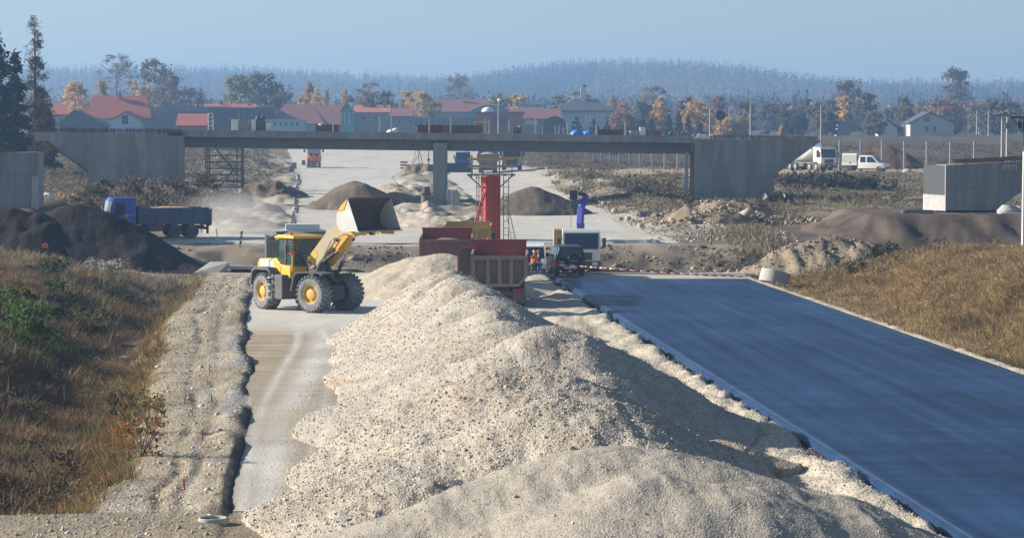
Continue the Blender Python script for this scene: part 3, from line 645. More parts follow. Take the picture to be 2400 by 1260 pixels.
# platform verges and fields further out
FARP = [(.12, .10, .07), (.26, .21, .14), (.35, .29, .20), (.15, .135, .08), (.30, .23, .15), (.20, .155, .10)]
x, y = sample(60000, 170, 470, -.22, .24)
u = U(x, y)
edgeR = 24.2 + 5.0 * sst(255, 350, y) + 1.0 * fbm(x * .3, y * .1, 2, 631); edgeL = -6.5 - 7 * (1 - sst(194, 206, y)) - 1.5 * fbm(x * .3, y * .1, 2, 632) - 4 * sst(330, 460, y)
noroad = ~((y > 325) & (y < 348) & (u > 30)) & ~((x < -8) & (y < 191))
cl = fbm(x * .22, y * .09, 3, 633)
em = (x > 19) & (y < 200)
k = ((u > edgeR) | (u < edgeL)) & noroad & ~em & (cl > -.22) & ~((u < edgeL) & (y < 200) & (x > -32)); x, y, cl = x[k], y[k], cl[k]
h = (.18 + .26 * rng.random(len(x))) * (1 + 1.2 * sst(.1, .6, cl)) * (1 + .3 * sst(250, 450, y))
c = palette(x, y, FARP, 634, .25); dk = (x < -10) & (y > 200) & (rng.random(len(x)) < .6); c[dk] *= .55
rd = (y > 350) & (x > 5); c[rd] = c[rd] * np.array((.62, .5, .48))
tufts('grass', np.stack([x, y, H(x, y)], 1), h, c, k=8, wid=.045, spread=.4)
# sparse weeds on the sand strip next to the stockpiles
x, y = sample(2600, 57, 112, .0, .2); u = U(x, y); k = (u > 9.6) & (u < 11.0) & (fbm(x * .7, y * .3, 2, 641) > .28); x, y = x[k], y[k]
tufts('weeds', np.stack([x, y, H(x, y)], 1), .25 + .35 * rng.random(len(x)), palette(x, y, [(.10, .085, .04), (.2, .16, .08)], 642), k=6, wid=.012, spread=.12)
def leaves(pts, size, cols, elong=1.0):
    n = len(pts)
    a = rng.normal(0, 1, (n, 3)); a /= np.linalg.norm(a, axis=1)[:, None] + 1e-9
    b = rng.normal(0, 1, (n, 3)); b -= (b * a).sum(1)[:, None] * a; b /= np.linalg.norm(b, axis=1)[:, None] + 1e-9
    s = size * rng.uniform(.6, 1.4, (n, 1))
    a = a * s * elong; b = b * s / elong
    V = np.stack([pts - a, pts + b, pts + a, pts - b], 1).reshape(-1, 3)
    return V, np.arange(4 * n).reshape(-1, 4), np.repeat(cols, 4, 0)
def leafcloud(name, x, y, cols, rad, size, k):
    n = len(x); z = H(x, y)
    P = np.stack([x, y, z], 1)[:, None, :] + rng.normal(0, 1, (n, k, 3)) * (rad[:, None, None] * np.array((1, 1, .55))) + np.array((0, 0, 1))[None, None] * rad[:, None, None] * .7
    c = cols[:, None, :] * (1 + .4 * rng.uniform(-1, 1, (n, k, 1)))
    V, F, C = leaves(P.reshape(-1, 3), size, np.clip(c.reshape(-1, 3), .01, .7), 1.5)
    return tag(npmesh(name, V, F, m_leaf, C, smooth=False), kind='stuff')
x, y = sample(11000, 56.8, 156); u = U(x, y); k = (ul(y) - u > .4) & ~((y > 111) & (y < 133) & (ul(y) - u > 1.0) & (ul(y) - u < 2.9)) & (fbm(x * .5, y * .3, 3, 651) > -.15); x, y = x[k], y[k]
leafcloud('undergrowth', x, y, palette(x, y, LEFTP, 652), .10 + .14 * rng.random(len(x)), .030, 22)
x, y = sample(8000, 84, 165, .1, .24); u = U(x, y); k = (u > 25.2) & (fbm(x * .5, y * .3, 3, 661) > -.05) & ~((y > 172)); x, y = x[k], y[k]
leafcloud('undergrowth', x, y, palette(x, y, RIGHTP, 662), .10 + .14 * rng.random(len(x)), .036, 20)
x, y = sample(9000, 172, 440, -.21, .22); u = U(x, y); k = ((u > 25.5 + 5 * sst(255, 350, y)) | (u < -9)) & (fbm(x * .2, y * .09, 3, 633) > .02) & ~((x > 17) & (y < 200)) & ~((y > 325) & (y < 348) & (u > 30)) & ~((x < -8) & (y < 198)); x, y = x[k], y[k]
leafcloud('undergrowth', x, y, palette(x, y, FARP, 672) * .75, .22 + .3 * rng.random(len(x)), .085, 20)
# ------------------------------------------------------------------ shrubs and trees
def crown_points(n, rx, rz, shape, clumps, seed_r):
    """points through a crown: clustered round clump centres lying in an envelope; z runs 0..2*rz"""
    def env(t):  # relative radius at relative height t
        if shape == 'round': return np.sqrt(np.clip(1 - (2 * t - 1) ** 2, 0, 1)) ** .9
        if shape == 'flame': return np.clip(np.sin(PI * np.clip(t, 0, 1) ** .62), 0, 1) ** .8
        if shape == 'cone': return np.clip((1 - t) ** .85 + .02, 0, 1)
        if shape == 'wide': return np.clip((1 - (1.7 * t - .85) ** 2), 0, 1) ** .45
        return 1.0
    t = rng.uniform(.03, .97, clumps); 
    if shape == 'cone': t = 1 - np.sqrt(rng.uniform(0, 1, clumps)); t = np.clip(t, .02, .97)
    ang = rng.uniform(0, 2 * PI, clumps); rad = rng.uniform(.02, 1, clumps) ** .6 * env(t)
    C = np.stack([rad * np.cos(ang) * rx, rad * np.sin(ang) * rx, t * 2 * rz], 1)
    i = rng.integers(0, clumps, n)
    cs = (rx * .24 if shape != 'cone' else rx * .2) * rng.uniform(.6, 1.3, clumps)
    P = C[i] + rng.normal(0, .55, (n, 3)) * cs[i][:, None] * np.array((1, 1, .8))
    return P, i
def tree(name, px, Y, top, wpx, shape, cA, cB, label, group=None, base=None, n=900, leaf=None, elong=1.0, cat='tree', cbase=.18, trunkc=(.09, .07, .055), parts=True, clumps=None):
    x = X(px, Y); z0 = Hg(x, Y) - .1; ht = at(px, top, Y).z - z0; rx = wpx * Y / FPX / 2
    root = empty(name, (x, Y, z0), rng.uniform(0, 6), label, cat, group)
    tm = mat('bark_%02d' % int(trunkc[0] * 100), trunkc, scale=3, rough=.9)
    tr = MB(); r0 = max(.05, ht * .014)
    tr.bar((0, 0, 0), (0, 0, ht * .5), r0, 7, r0 * .6); tr.bar((0, 0, ht * .5), (0, 0, ht * .93), r0 * .6, 5, r0 * .15)
    for k_ in range(9 if shape != 'cone' else 14):
        t_ = random.uniform(cbase + .05, .8); a_ = random.uniform(0, 6.28); L_ = rx * (.75 if shape != 'cone' else .9 * (1 - t_)) 
        up = .5 if shape != 'cone' else -.05
        tr.bar((0, 0, ht * t_), (L_ * math.cos(a_), L_ * math.sin(a_), ht * t_ + L_ * up + ht * .06), r0 * .35, 5, r0 * .1)
    tr.build('trunk', tm, root)
    cz = ht * cbase; rz = (ht - cz) / 2
    P, i = crown_points(n, rx * .88, rz, shape, clumps or (26 if shape != 'cone' else 60), 0)
    P[:, 2] += cz
    leaf = leaf or max(.10, rx * .055)
    cl = rng.uniform(0, 1, 200)[i % 200][:, None]
    cc = np.array(cA) * cl + np.array(cB) * (1 - cl); cc = cc * (1 + .25 * rng.uniform(-1, 1, (len(P), 1)))
    V, F, C = leaves(P, leaf, cc, elong)
    npmesh('crown', V, F, m_leaf, C, smooth=False, parent=root)
    return root
def shrub(px, Y, wd, ht, cA, cB, label, n=500, elong=1.2, leaf=.06, group='shrubs and tall weeds on the banks', name='shrub', cat='shrub'):
    x = X(px, Y); z0 = Hg(x, Y) - .05
    root = empty(name, (x, Y, z0), 0, label, cat, group)
    st = MB()
    for k_ in range(9):
        a_ = random.uniform(0, 6.28); st.bar((random.uniform(-.15, .15) * wd, random.uniform(-.15, .15) * wd, 0), (wd * .4 * math.cos(a_), wd * .4 * math.sin(a_), ht * random.uniform(.6, 1)), .018, 4, .006)
    st.build('stem', mat('twig', (.12, .085, .06), rough=.9), root)
    P, i = crown_points(n, wd / 2, ht / 2, 'wide', 14, 0)
    cl = rng.uniform(0, 1, 60)[i % 60][:, None]; cc = (np.array(cA) * cl + np.array(cB) * (1 - cl)) * (1 + .3 * rng.uniform(-1, 1, (len(P), 1)))
    V, F, C = leaves(P, leaf, cc, elong)
    npmesh('foliage', V, F, m_leaf, C, smooth=False, parent=root)
GREEN, GRN2 = (.10, .16, .03), (.05, .09, .02)
shrub(70, 104, 3.4, 1.7, GREEN, GRN2, 'bright green leafy bush low on the left weedy bank', n=1600, leaf=.07)
shrub(10, 110, 2.6, 1.5, (.11, .15, .035), (.06, .08, .02), 'green bush cut by the left picture edge', n=900, leaf=.07)
shrub(200, 118, 2.2, 1.3, (.12, .12, .05), (.06, .06, .03), 'olive bush upslope from the bright green bush', n=700)
shrub(110, 137, 2.6, 1.1, (.09, .12, .035), (.05, .06, .025), 'dark green bush below the orange box on the bank top', n=700)
shrub(140, 128, 2.0, 1.2, (.07, .10, .03), (.045, .06, .02), 'dark green low bush beside the pale dry weeds', n=600)
shrub(330, 66, 1.2, 1.1, (.34, .14, .045), (.14, .12, .03), 'rust orange weed clump at the stony shoulder edge', n=420, leaf=.035)
shrub(345, 72, 1.1, 1.2, (.14, .16, .035), (.30, .18, .05), 'yellow-green weed clump by the shoulder edge', n=420, leaf=.035)
shrub(300, 80, 1.6, 1.3, (.13, .12, .04), (.08, .06, .03), 'tall olive brown weeds deep in the left ditch', n=500, leaf=.04)
shrub(120, 68, 1.5, 1.4, (.15, .10, .05), (.08, .055, .03), 'brown tangle of dead weeds in the shaded ditch', n=500, leaf=.04)
shrub(250, 150, 2.6, 1.0, (.42, .40, .33), (.30, .27, .20), 'pale whitish dry seed-head thicket on the bank top', n=900)
shrub(2080, 150, 2.0, 1.0, (.08, .09, .03), (.05, .045, .02), 'dark green shrub at the foot of the brown embankment', n=600)
shrub(2200, 152, 2.6, 1.1, (.09, .08, .035), (.05, .04, .02), 'dark shrub below the right concrete abutment', n=600)
shrub(2330, 148, 2.2, .9, (.20, .17, .07), (.10, .08, .03), 'straw coloured shrub near the slim white pole', n=600)
shrub(2000, 146, 1.8, .7, (.16, .15, .05), (.08, .07, .03), 'olive shrub between the clay heap and the golden slope', n=450)
shrub(1780, 163, 2.2, 1.0, (.14, .15, .045), (.08, .08, .03), 'yellow-green shrub left of the clay heap', n=450)
for k_, (p_, Y_, w_) in enumerate(((215, 212, 4.5), (262, 216, 4), (310, 210, 5), (362, 208, 5.5), (415, 212, 4.5), (462, 216, 4))):
    shrub(p_, Y_, w_, 2.1 + .5 * (k_ % 3), (.15, .125, .085), (.09, .075, .05), 'grey-brown bush in the row behind the blue dump truck', n=700, leaf=.12, group='bushes behind the blue dump truck')
for k_, (p_, Y_, w_) in enumerate(((1640, 212, 4), (1700, 214, 3.6), (1760, 216, 4), (1480, 262, 6), (1540, 268, 6), (1400, 300, 6))):
    shrub(p_, Y_, w_, 1.6, (.20, .17, .11), (.10, .085, .05), 'dry grey-brown bush on the verge by the right bridge abutment' if k_ < 3 else 'dry grey-brown bush beyond the pale road under the deck', n=600, leaf=.11, group='bushes at the right abutment' if k_ < 3 else 'bushes beyond the pale road')
for k_, (p_, Y_, w_) in enumerate(((1850, 272, 7), (1910, 268, 8), (1975, 270, 7), (2040, 266, 6))):
    shrub(p_, Y_, w_, 1.15, (.10, .09, .07), (.06, .055, .045), 'dark bush on the slope below the white mixer truck', n=800, leaf=.16, group='dark bushes below the site road')
# big conifers on the left
LAR, LAR2 = (.13, .085, .045), (.06, .055, .03)
tree('larch_tree', 85, 285, 24, 118, 'cone', LAR, LAR2, 'tall slender larch with thin drooping branches standing free', n=3600, leaf=.12, elong=2.6, cbase=.10, clumps=170, trunkc=(.05, .04, .035))
D1, D2 = (.030, .042, .030), (.018, .026, .02)
tree('fir_tree', -6, 275, 62, 150, 'cone', D1, D2, 'dark fir cut by the picture edge, tallest of the dark firs', 'dark firs beside the larch', n=6500, leaf=.2, elong=1.5, cbase=.02, clumps=170, trunkc=(.05, .04, .035))
tree('fir_tree', 36, 280, 104, 100, 'cone', D1, D2, 'dark fir between the edge fir and the slender larch', 'dark firs beside the larch', n=5500, leaf=.2, elong=1.5, cbase=.02, clumps=150, trunkc=(.05, .04, .035))
tree('fir_tree', 95, 300, 215, 120, 'cone', (.055, .045, .03), D2, 'low brownish fir behind the foot of the larch', 'dark firs beside the larch', n=3800, leaf=.2, elong=1.5, cbase=.02, clumps=110, trunkc=(.05, .04, .035))
GOLD, GOL2 = (.70, .47, .15), (.46, .31, .13)
RUST, RUS2 = (.42, .23, .13), (.25, .16, .12)
OLIV, OLI2 = (.33, .31, .16), (.20, .20, .12)
BARE, BAR2 = (.20, .16, .14), (.14, .12, .10)
SPRU, SPR2 = (.035, .05, .045), (.02, .032, .03)
G_ = 'village trees in autumn colour'
for a_ in (
    (180, 620, 190, 74, 'round', GOLD, GOL2, 'golden tree left of the big red-roofed house'),
    (240, 640, 188, 60, 'flame', RUST, GOL2, 'rusty gold tree above the left end of the big red roof'),
    (275, 760, 130, 110, 'wide', BARE, BAR2, 'tall bare-branched tree rising behind the red-roofed house'),
    (318, 640, 184, 42, 'flame', GOLD, RUS2, 'narrow orange tree behind the ridge of the red roof'),
    (342, 630, 200, 66, 'round', GOLD, OLI2, 'rounded golden tree at the right end of the red roof'),
    (366, 720, 140, 92, 'wide', RUS2, BAR2, 'tall dark brown oak right of the bare tree'),
    (405, 700, 170, 90, 'wide', BAR2, RUS2, 'dark spreading tree leaning against the tall oak'),
    (455, 700, 205, 84, 'wide', BARE, RUS2, 'thin grey-brown tree right of the dark oak pair'),
    (565, 660, 178, 90, 'wide', OLIV, OLI2, 'olive willow-like tree behind the grey hall roof'),
    (622, 670, 174, 110, 'wide', OLI2, BAR2, 'large olive grey tree right of the olive willow'),
    (662, 680, 196, 60, 'wide', BAR2, OLI2, 'grey bushy tree at the right end of the olive group'),
    (726, 650, 190, 50, 'flame', RUST, GOL2, 'reddish poplar above the hipped red roof'),
    (742, 640, 204, 40, 'flame', (.5, .36, .12), GOLD, 'yellow poplar in front of the reddish poplar'),
    (768, 640, 206, 26, 'flame', (.5, .36, .12), GOLD, 'slim yellow poplar right of the yellow poplar'),
    (810, 650, 199, 30, 'flame', GOLD, RUST, 'single slim orange poplar over the turquoise gable'),
    (864, 690, 193, 68, 'wide', RUS2, BARE, 'purplish brown round tree left of the long school roof'),
    (905, 690, 209, 42, 'wide', RUS2, BARE, 'small purplish tree beside the round purplish one'),
    (955, 640, 214, 52, 'round', GOLD, GOL2, 'pale golden tree left of the long school roof end'),
    (990, 635, 208, 60, 'round', GOLD, GOL2, 'golden tree touching the end of the long school roof'),
    (1076, 800, 178, 90, 'wide', BARE, BAR2, 'bare dark tree above the long school roof'),
    (1436, 700, 224, 34, 'flame', GOL2, RUS2, 'slim golden brown tree right of the tower hall'),
    (1462, 640, 240, 50, 'round', RUST, GOL2, 'rusty round tree beside the columned hall wall'),
    (1532, 760, 200, 70, 'wide', RUS2, BARE, 'purplish tree high behind the orange ones'),
    (1546, 640, 226, 52, 'flame', GOLD, GOL2, 'orange gold tree with a split top between dark spruces'),
    (1456, 590, 262, 62, 'round', RUST, RUS2, 'low rusty tree behind the blue tarpaulins'),
    (1626, 600, 237, 74, 'round', GOLD, (.36, .22, .08), 'big bright golden tree beside the tall pole'),
    (1655, 610, 250, 50, 'wide', GOLD, BARE, 'thinning golden tree right against the tall pole'),
    (1700, 620, 278, 60, 'wide', GOL2, GOLD, 'low gold bush trees under the middle pole'),
    (1735, 620, 272, 50, 'wide', GOL2, OLIV, 'low faded gold trees right of the windwheel'),
    (1832, 560, 293, 20, 'flame', GOLD, GOL2, 'tiny orange tree above the right abutment top'),
    (1985, 820, 190, 92, 'round', RUS2, BARE, 'large reddish brown tree standing out of the right forest'),
    (2240, 900, 163, 96, 'round', RUS2, BAR2, 'domed reddish tree breaking the right skyline'),
    (2215, 640, 236, 92, 'wide', RUST, BAR2, 'russet tree just behind the dark-roofed house'),
    (2145, 650, 250, 60, 'wide', GOL2, RUS2, 'pale orange tree between the two right houses'),
    (2045, 600, 262, 60, 'wide', RUS2, OLI2, 'brown-green thicket left of the small white house'),
    (1935, 620, 262, 80, 'wide', BAR2, OLI2, 'dull dark thicket left of the right houses'),
    (1860, 640, 258, 80, 'wide', BAR2, SPRU, 'dull blue-green thicket above the right abutment'),
    (2300, 700, 240, 70, 'wide', BAR2, OLI2, 'dull grove behind the far concrete posts'),
    (2370, 700, 236, 70, 'wide', BAR2, RUS2, 'dull brown grove behind the transformer pole')):
    px_, Y_, top_, w_, sh_, ca, cb, lb = a_
    bare = ca is BARE
    tree('autumn_tree' if ca in (GOLD, RUST, GOL2) else 'broadleaf_tree', px_, Y_, top_, w_, sh_, ca, cb, lb, G_, n=1700 if bare else 3400, leaf=None if not bare else .30, elong=3.0 if bare else 1.1, cbase=.05, clumps=80)
for k_ in range(46):
    p_ = 130 + k_ * 49 + random.uniform(-18, 18)
    if p_ > 2330: break
    Y_ = random.uniform(640, 820); ca, cb = random.choice(((GOLD, GOL2), (RUST, RUS2), (OLIV, OLI2), (BARE, BAR2), (RUS2, BAR2), (OLI2, BAR2)))
    tree('village_tree', p_, Y_, random.uniform(212, 252), random.uniform(36, 72), random.choice(('round', 'wide', 'wide')), ca, cb, 'small hazy autumn tree among or behind the village roofs', 'small trees among the village roofs', n=1300, leaf=.34, cbase=.05, clumps=40)
for k_, (p_, Y_, t_, w_, lb) in enumerate(((1350, 600, 272, 40, 'small spruce left of the tall columned wall'), (1392, 590, 280, 40, 'low dark spruce in front of the columned wall'), (1505, 600, 264, 36, 'dark spruce left of the orange gold tree'),
      (1480, 595, 272, 34, 'dark spruce behind the white survey boxes'), (1590, 590, 261, 30, 'pointed dark spruce against the big golden tree'), (1566, 595, 268, 30, 'dark spruce beside the pointed spruce'), (1612, 588, 272, 28, 'short dark spruce under the golden crown'), (1640, 585, 280, 26, 'shortest dark spruce near the deck end'),
      (1528, 600, 270, 30, 'dark spruce below the orange gold tree'), (1425, 600, 275, 36, 'bluish spruce at the right end of the columned wall'))):
    tree('spruce_tree', p_, Y_, t_, w_, 'cone', SPRU, SPR2, lb, 'dark village spruces', n=500, leaf=.3, cbase=.03, clumps=40)
# ------------------------------------------------------------------ far forest: one mass
def forest(n, y0, y1, mask=None, hmin=18, hmax=28):
    x, y = sample(n, y0, y1, -.23, .24)
    k = np.ones(len(x), bool) if mask is None else mask(x, y); x, y = x[k], y[k]; n = len(x)
    z = H(x, y, False); typ = fbm(x * .009, y * .004, 3, 701) + rng.normal(0, .3, n)
    con = typ < .12
    ht = rng.uniform(hmin, hmax, n) * np.where(con, 1.05, .9); rad = np.where(con, rng.uniform(2.0, 3.2, n), rng.uniform(3.5, 5.5, n))
    K = 34
    t = np.sort(rng.uniform(.12, 1, (n, K)), axis=1); t[:, -1] = 1.0; ang = rng.uniform(0, 2 * PI, (n, K))
    env = np.where(con[:, None], (1 - t) ** .7 + .04, np.sqrt(np.clip(1 - ((t - .6) / .45) ** 2, .02, 1)))
    r = env * rad[:, None] * np.sqrt(rng.uniform(.1, 1, (n, K)))
    P = np.stack([x[:, None] + r * np.cos(ang), y[:, None] + r * np.sin(ang), z[:, None] + t * ht[:, None]], -1).reshape(-1, 3)
    base = np.where(con[:, None], np.array((.040, .06, .045)), np.array((.15, .095, .06)))
    tan = (rng.random(n) < .28) & ~con; base[tan] = (.30, .19, .10)
    rd = (x > 150) & ~con & ~tan; base[rd] = (.17, .075, .05)
    cc = np.repeat(base[:, None, :], K, 1) * (1 + .35 * rng.uniform(-1, 1, (n, K, 1)))
    sz = (np.where(con, 1.35, 1.75)[:, None] * (1.15 - .78 * t)).reshape(-1, 1)
    V, F, C = leaves(P, 1.0, cc.reshape(-1, 3))
    V = (V.reshape(-1, 4, 3) - P[:, None, :]) * sz[:, None, :] + P[:, None, :]
    return V.reshape(-1, 3), F, C
Va, Fa, Ca = forest(15000, 1900, 3450)
Vb, Fb, Cb = forest(3600, 1050, 1900, lambda x, y: (fbm(x * .01, y * .004, 3, 705) > -.25), 9, 17)
o = npmesh('forest', np.concatenate([Va, Vb]), np.concatenate([Fa, Fb + len(Va)]), m_leaf, np.concatenate([Ca, Cb]), smooth=False)
tag(o, kind='stuff')
# ------------------------------------------------------------------ vehicles
m_rub = mat('tyre_rubber', (.035, .035, .037), (.05, .048, .045), rough=.85, dust=.35, dustc=(.30, .28, .24))
m_rubL = mat('loader_tyre_rubber', (.10, .105, .11), (.07, .07, .075), rough=.85, dust=.6, dustc=(.33, .33, .33))
m_blk = mat('black_chassis', (.02, .02, .022), (.035, .033, .03), rough=.6, dust=.25)
m_glass = mat('window_glass', (.012, .02, .035), (.02, .03, .05), rough=.06, spec=.8)
m_glassL = mat('sunlit_windscreen', (.25, .33, .38), (.16, .22, .26), rough=.12, spec=.9)  # lighter glass for the sun-facing windscreen, glare put into the colour
m_chrome = mat('bright_steel', (.7, .7, .7), rough=.25, metal=1.0)
m_white = mat('white_paint', (.80, .80, .78), (.74, .73, .70), rough=.35, coat=.4, dust=.08)
m_lamp = mat('lamp_lens', (.75, .75, .72), rough=.15, spec=.8)
m_red = mat('rear_lamp', (.35, .01, .01), rough=.25)
m_org = mat('orange_beacon', (.85, .16, .02), (.7, .1, .01), rough=.3)
m_yel = mat('loader_yellow', (.78, .46, .015), (.68, .38, .015), scale=2, rough=.42, dust=.12, dustc=(.42, .36, .24), coat=.3)
m_dkg = mat('dark_frame_paint', (.045, .042, .042), (.07, .065, .06), rough=.6, dust=.45, dustc=(.16, .145, .13))
m_plate = mat('licence_plate', (.75, .75, .75), rough=.4)
def wheel(parent, x, y, r, w, rim=None, rub=None, n=22, dish=.08, z=None):
    o_ = MB(); z = r if z is None else z
    prof = [(r * .56, -w / 2 + .02), (r * .60, -w / 2), (r * .88, -w / 2 - .0), (r * .97, -w / 2 + w * .12), (r, -w * .2), (r, w * .2), (r * .97, w / 2 - w * .12), (r * .88, w / 2), (r * .6, w / 2), (r * .56, w / 2 - .02)]
    o_.lathe(prof, 'y', n=n)
    ob = o_.build('wheel', rub or m_rub, parent, smooth=True, loc=(x, y, z))
    s = -1 if y < 0 else 1
    q = MB(); f = s * (w / 2 - .015)
    q.lathe([(r * .60, f), (r * .57, f - s * .02), (r * .50, f - s * dish), (r * .30, f - s * dish * .5), (r * .26, f + s * .0), (r * .14, f + s * .02), (.001, f + s * .02)], 'y', n=n)
    q.build('rim', rim or m_dkg, ob, smooth=True, angle=30)
    return ob
def panel_xz(m, pts, y, t, name, parent, mt, bevel=0):
    return m.prism(pts, 'y', y - t / 2, y + t / 2).build(name, mt, parent, bevel=bevel)
def bed_body(root, x0, x1, w, z0, zt, zf, m_out, m_in, rib='three', dusty=None, load=None, loadc=None, m_gate=None, ch=.42):
    """tipper body open at the top: x0 rear, x1 front"""
    h = w / 2; t = .06
    U_ = [(-h, zt), (-h, z0 + ch), (-h + ch, z0), (h - ch, z0), (h, z0 + ch), (h, zt), (h - t, zt), (h - t, z0 + ch + .02), (h - ch - .02, z0 + t), (-h + ch + .02, z0 + t), (-h + t, z0 + ch + .02), (-h + t, zt)]
    bd = MB().prism(U_, 'x', x0 + .09, x1).build('bed', m_out, root)
    rb = MB()
    for s in (-1, 1):
        rb.b2(x0 + .09, x1, s * h - .05, s * h + .05, zt - .02, zt + .08)
        k = 6
        for i in range(k):
            xx = x0 + .3 + (x1 - x0 - .6) * i / (k - 1); rb.b2(xx - .05, xx + .05, s * (h + .035) - .035, s * (h + .035) + .035, z0 + ch, zt - .03)
    rb.build('side_rib', m_out, bd)
    fw = MB().prism([(-h + .02, z0 + ch), (-h + ch, z0 + .02), (h - ch, z0 + .02), (h - .02, z0 + ch), (h - .02, zf), (-h + .02, zf)], 'x', x1, x1 + .08)
    fw.b2(x1 - .04, x1 + .14, -h - .02, h + .02, zf, zf + .07)
    fw.build('headboard', m_in, root)
    g = MB(); c = ch + .08; b = z0 - .10
    g.prism([(-h, zt - .05), (-h, b + c), (-h + c * .8, b), (h - c * .8, b), (h, b + c), (h, zt - .05)], 'x', x0, x0 + .07)
    gt = g.build('tailgate', m_gate or m_out, root, bevel=.01)
    r = MB(); e = .10
    r.b2(x0 - .12, x0, -h - .02, h + .02, zt - .19, zt - .02)
    r.b2(x0 - .12, x0, -h + c * .8, h - c * .8, b, b + .16)
    for s in (-1, 1):
        r.prism([(s * (h + .01), zt - .19), (s * (h + .01), b + c), (s * (h - c * .8), b + .02), (s * (h - c * .8), b + .2), (s * (h - .16), b + c + .05), (s * (h - .16), zt - .19)], 'x', x0 - .12, x0)
    if rib == 'three':
        for yy in (-h * .42, 0.0, h * .42): r.b2(x0 - .10, x0, yy - .09, yy + .09, b + .16, zt - .19)
    elif rib == 'vee':
        for s in (-1, 1):
            r.prism([(s * .05, b + .16), (s * .22, b + .16), (s * .62, zt - .19), (s * .45, zt - .19)], 'x', x0 - .10, x0)
    r.build('tailgate_rib', m_rib if rib != 'none' and m_gate is m_tg else (m_gate or m_out), gt)
    if load:
        V = MB(); nx, ny = 16, 10; sec = []
        pts = []
        for i in range(nx + 1):
            row = []
            for j in range(ny + 1):
                a, b2_ = i / nx, j / ny
                e_ = max(0, 1 - (2 * a - 1) ** 2) * max(0, 1 - (2 * b2_ - 1) ** 2)
                row.append((x0 + .12 + (x1 - x0 - .15) * a, (-h + .07) + (2 * h - .14) * b2_, load[0] + (load[1] - load[0]) * e_ ** .7 + random.uniform(-.03, .03)))
            pts.append(row)
        V.grid(pts, cap=False, close=False)
        V.build('load', loadc, root, smooth=True)
    return bd
def truck(name, loc, rz, label, group=None, cabc=None, bedc=None, inner=None, gate=None, L=8.0, W=2.5, cab_h=2.95, cab_l=1.95, axles=(1.1, 2.45), bed=('rock', 0.0, 5.3, 1.15, 2.55, 3.05), rib='three', load=None, loadc=None,
          scale=1.0, door=None, screen=None, bump=None, beacon=True, stripe=None, rims=None, grille=True, front2=False, wr=.52, cat='truck', defl=False, low=None):
    """local +X forward, rear end at x=0, wheels on z=0"""
    root = empty(name, loc, rz, label, cat, group); root.scale = (scale,) * 3
    h = W / 2; xf = L; cb = xf - cab_l; cabc = cabc or m_white
    ch = MB()
    for s in (-1, 1): ch.b2(.25, cb + .6, s * .42 - .05, s * .42 + .05, .62, .90)
    ch.b2(.2, .4, -.9, .9, .6, .8); ch.b2(cb - .5, cb + 1.5, -.5, .5, .45, .95)
    for a in axles: ch.bar((a, -h + .35, wr), (a, h - .35, wr), .11, 8)
    ch.build('chassis', m_blk, root)
    for s in (-1, 1):
        t = MB().b2(axles[-1] + .9, axles[-1] + 2.1, s * (h - .35) - .3, s * (h - .35) + .3, .5, 1.0).build('fuel_tank', m_dkg, root, bevel=.08)
        MB().b2(.12, .16, s * (h - .32) - .3, s * (h - .32) + .3, .28, .95).build('mudflap', m_blk, root)
        MB().b2(.05, .12, s * (h - .35) - .22, s * (h - .35) + .22, .82, .95).build('tail_lamp', m_red, root)
        for a in axles: wheel(root, a, s * (h - .27), wr, .50, rims)
        for a in ([xf - 1.35] + ([xf - 2.95] if front2 else [])): wheel(root, a, s * (h - .17), wr, .32, rims)
    # cab
    zr = cab_h
    prof = [(xf, .95), (xf + .02, 1.65), (xf - .20, zr - .18), (xf - .36, zr), (cb + .05, zr), (cb, zr - .1), (cb, 1.0), (xf - 1.9, 1.0), (xf - 1.75, 1.15), (xf - 1.0, 1.15), (xf - .80, .95)]
    cab = MB().prism(prof, 'y', -h + .04, h - .04).build('cab', cabc, root, bevel=.06, seg=3)
    def onfront(z):  # x of the cab front at height z
        return np.interp(z, [.95, 1.65, zr - .18], [xf, xf + .02, xf - .20])
    za, zb = 1.72, zr - .26
    MB().prism([(onfront(za) + .005, za), (onfront(za) + .03, za), (onfront(zb) + .03, zb), (onfront(zb) + .005, zb)], 'y', -h + .17, h - .17).build('windscreen', screen or m_glass, cab)
    if grille:
        gm = MB(); gm.b2(xf + .0, xf + .05, -h * .55, h * .55, 1.02, 1.5)
        for i in range(4): gm.b2(xf + .05, xf + .07, -h * .55, h * .55, 1.06 + i * .11, 1.10 + i * .11)
        gm.build('grille', m_blk, cab)
    for s in (-1, 1):
        w_ = MB().prism([(xf - .32, 1.75), (xf - .45, zr - .4), (xf - 1.12, zr - .4), (xf - 1.12, 1.75)], 'y', s * (h - .045) - .012, s * (h - .045) + .012).build('side_window', m_glass, cab)
        MB().b2(xf - 1.22, xf - 1.2, s * (h - .04) - .008, s * (h - .04) + .008, 1.15, zr - .3).build('door_gap', m_blk, cab)
        mr = MB(); yy = s * (h + .2); mr.box((xf - .02, yy, 2.12), (.10, .24, .62)); mr.bar((xf - .12, s * (h - .1), 2.4), (xf - .02, yy, 2.38), .025, 5); mr.bar((xf - .12, s * (h - .1), 1.8), (xf - .02, yy, 1.86), .025, 5)
        mr.build('mirror', m_blk, root, bevel=.02)
        MB().box((xf + .06, s * (h - .38), .78), (.06, .36, .2)).build('headlight', m_lamp, root, bevel=.02)
        MB().prism([(xf - 1.95, .95), (xf - 1.95, 1.12), (xf - 1.75, 1.2), (xf - .95, 1.2), (xf - .75, 1.0), (xf - .75, .95), (xf - 1.0, 1.1), (xf - 1.7, 1.1)], 'y', s * (h - .18) - .16, s * (h - .18) + .16).build('mudguard', m_blk, root)
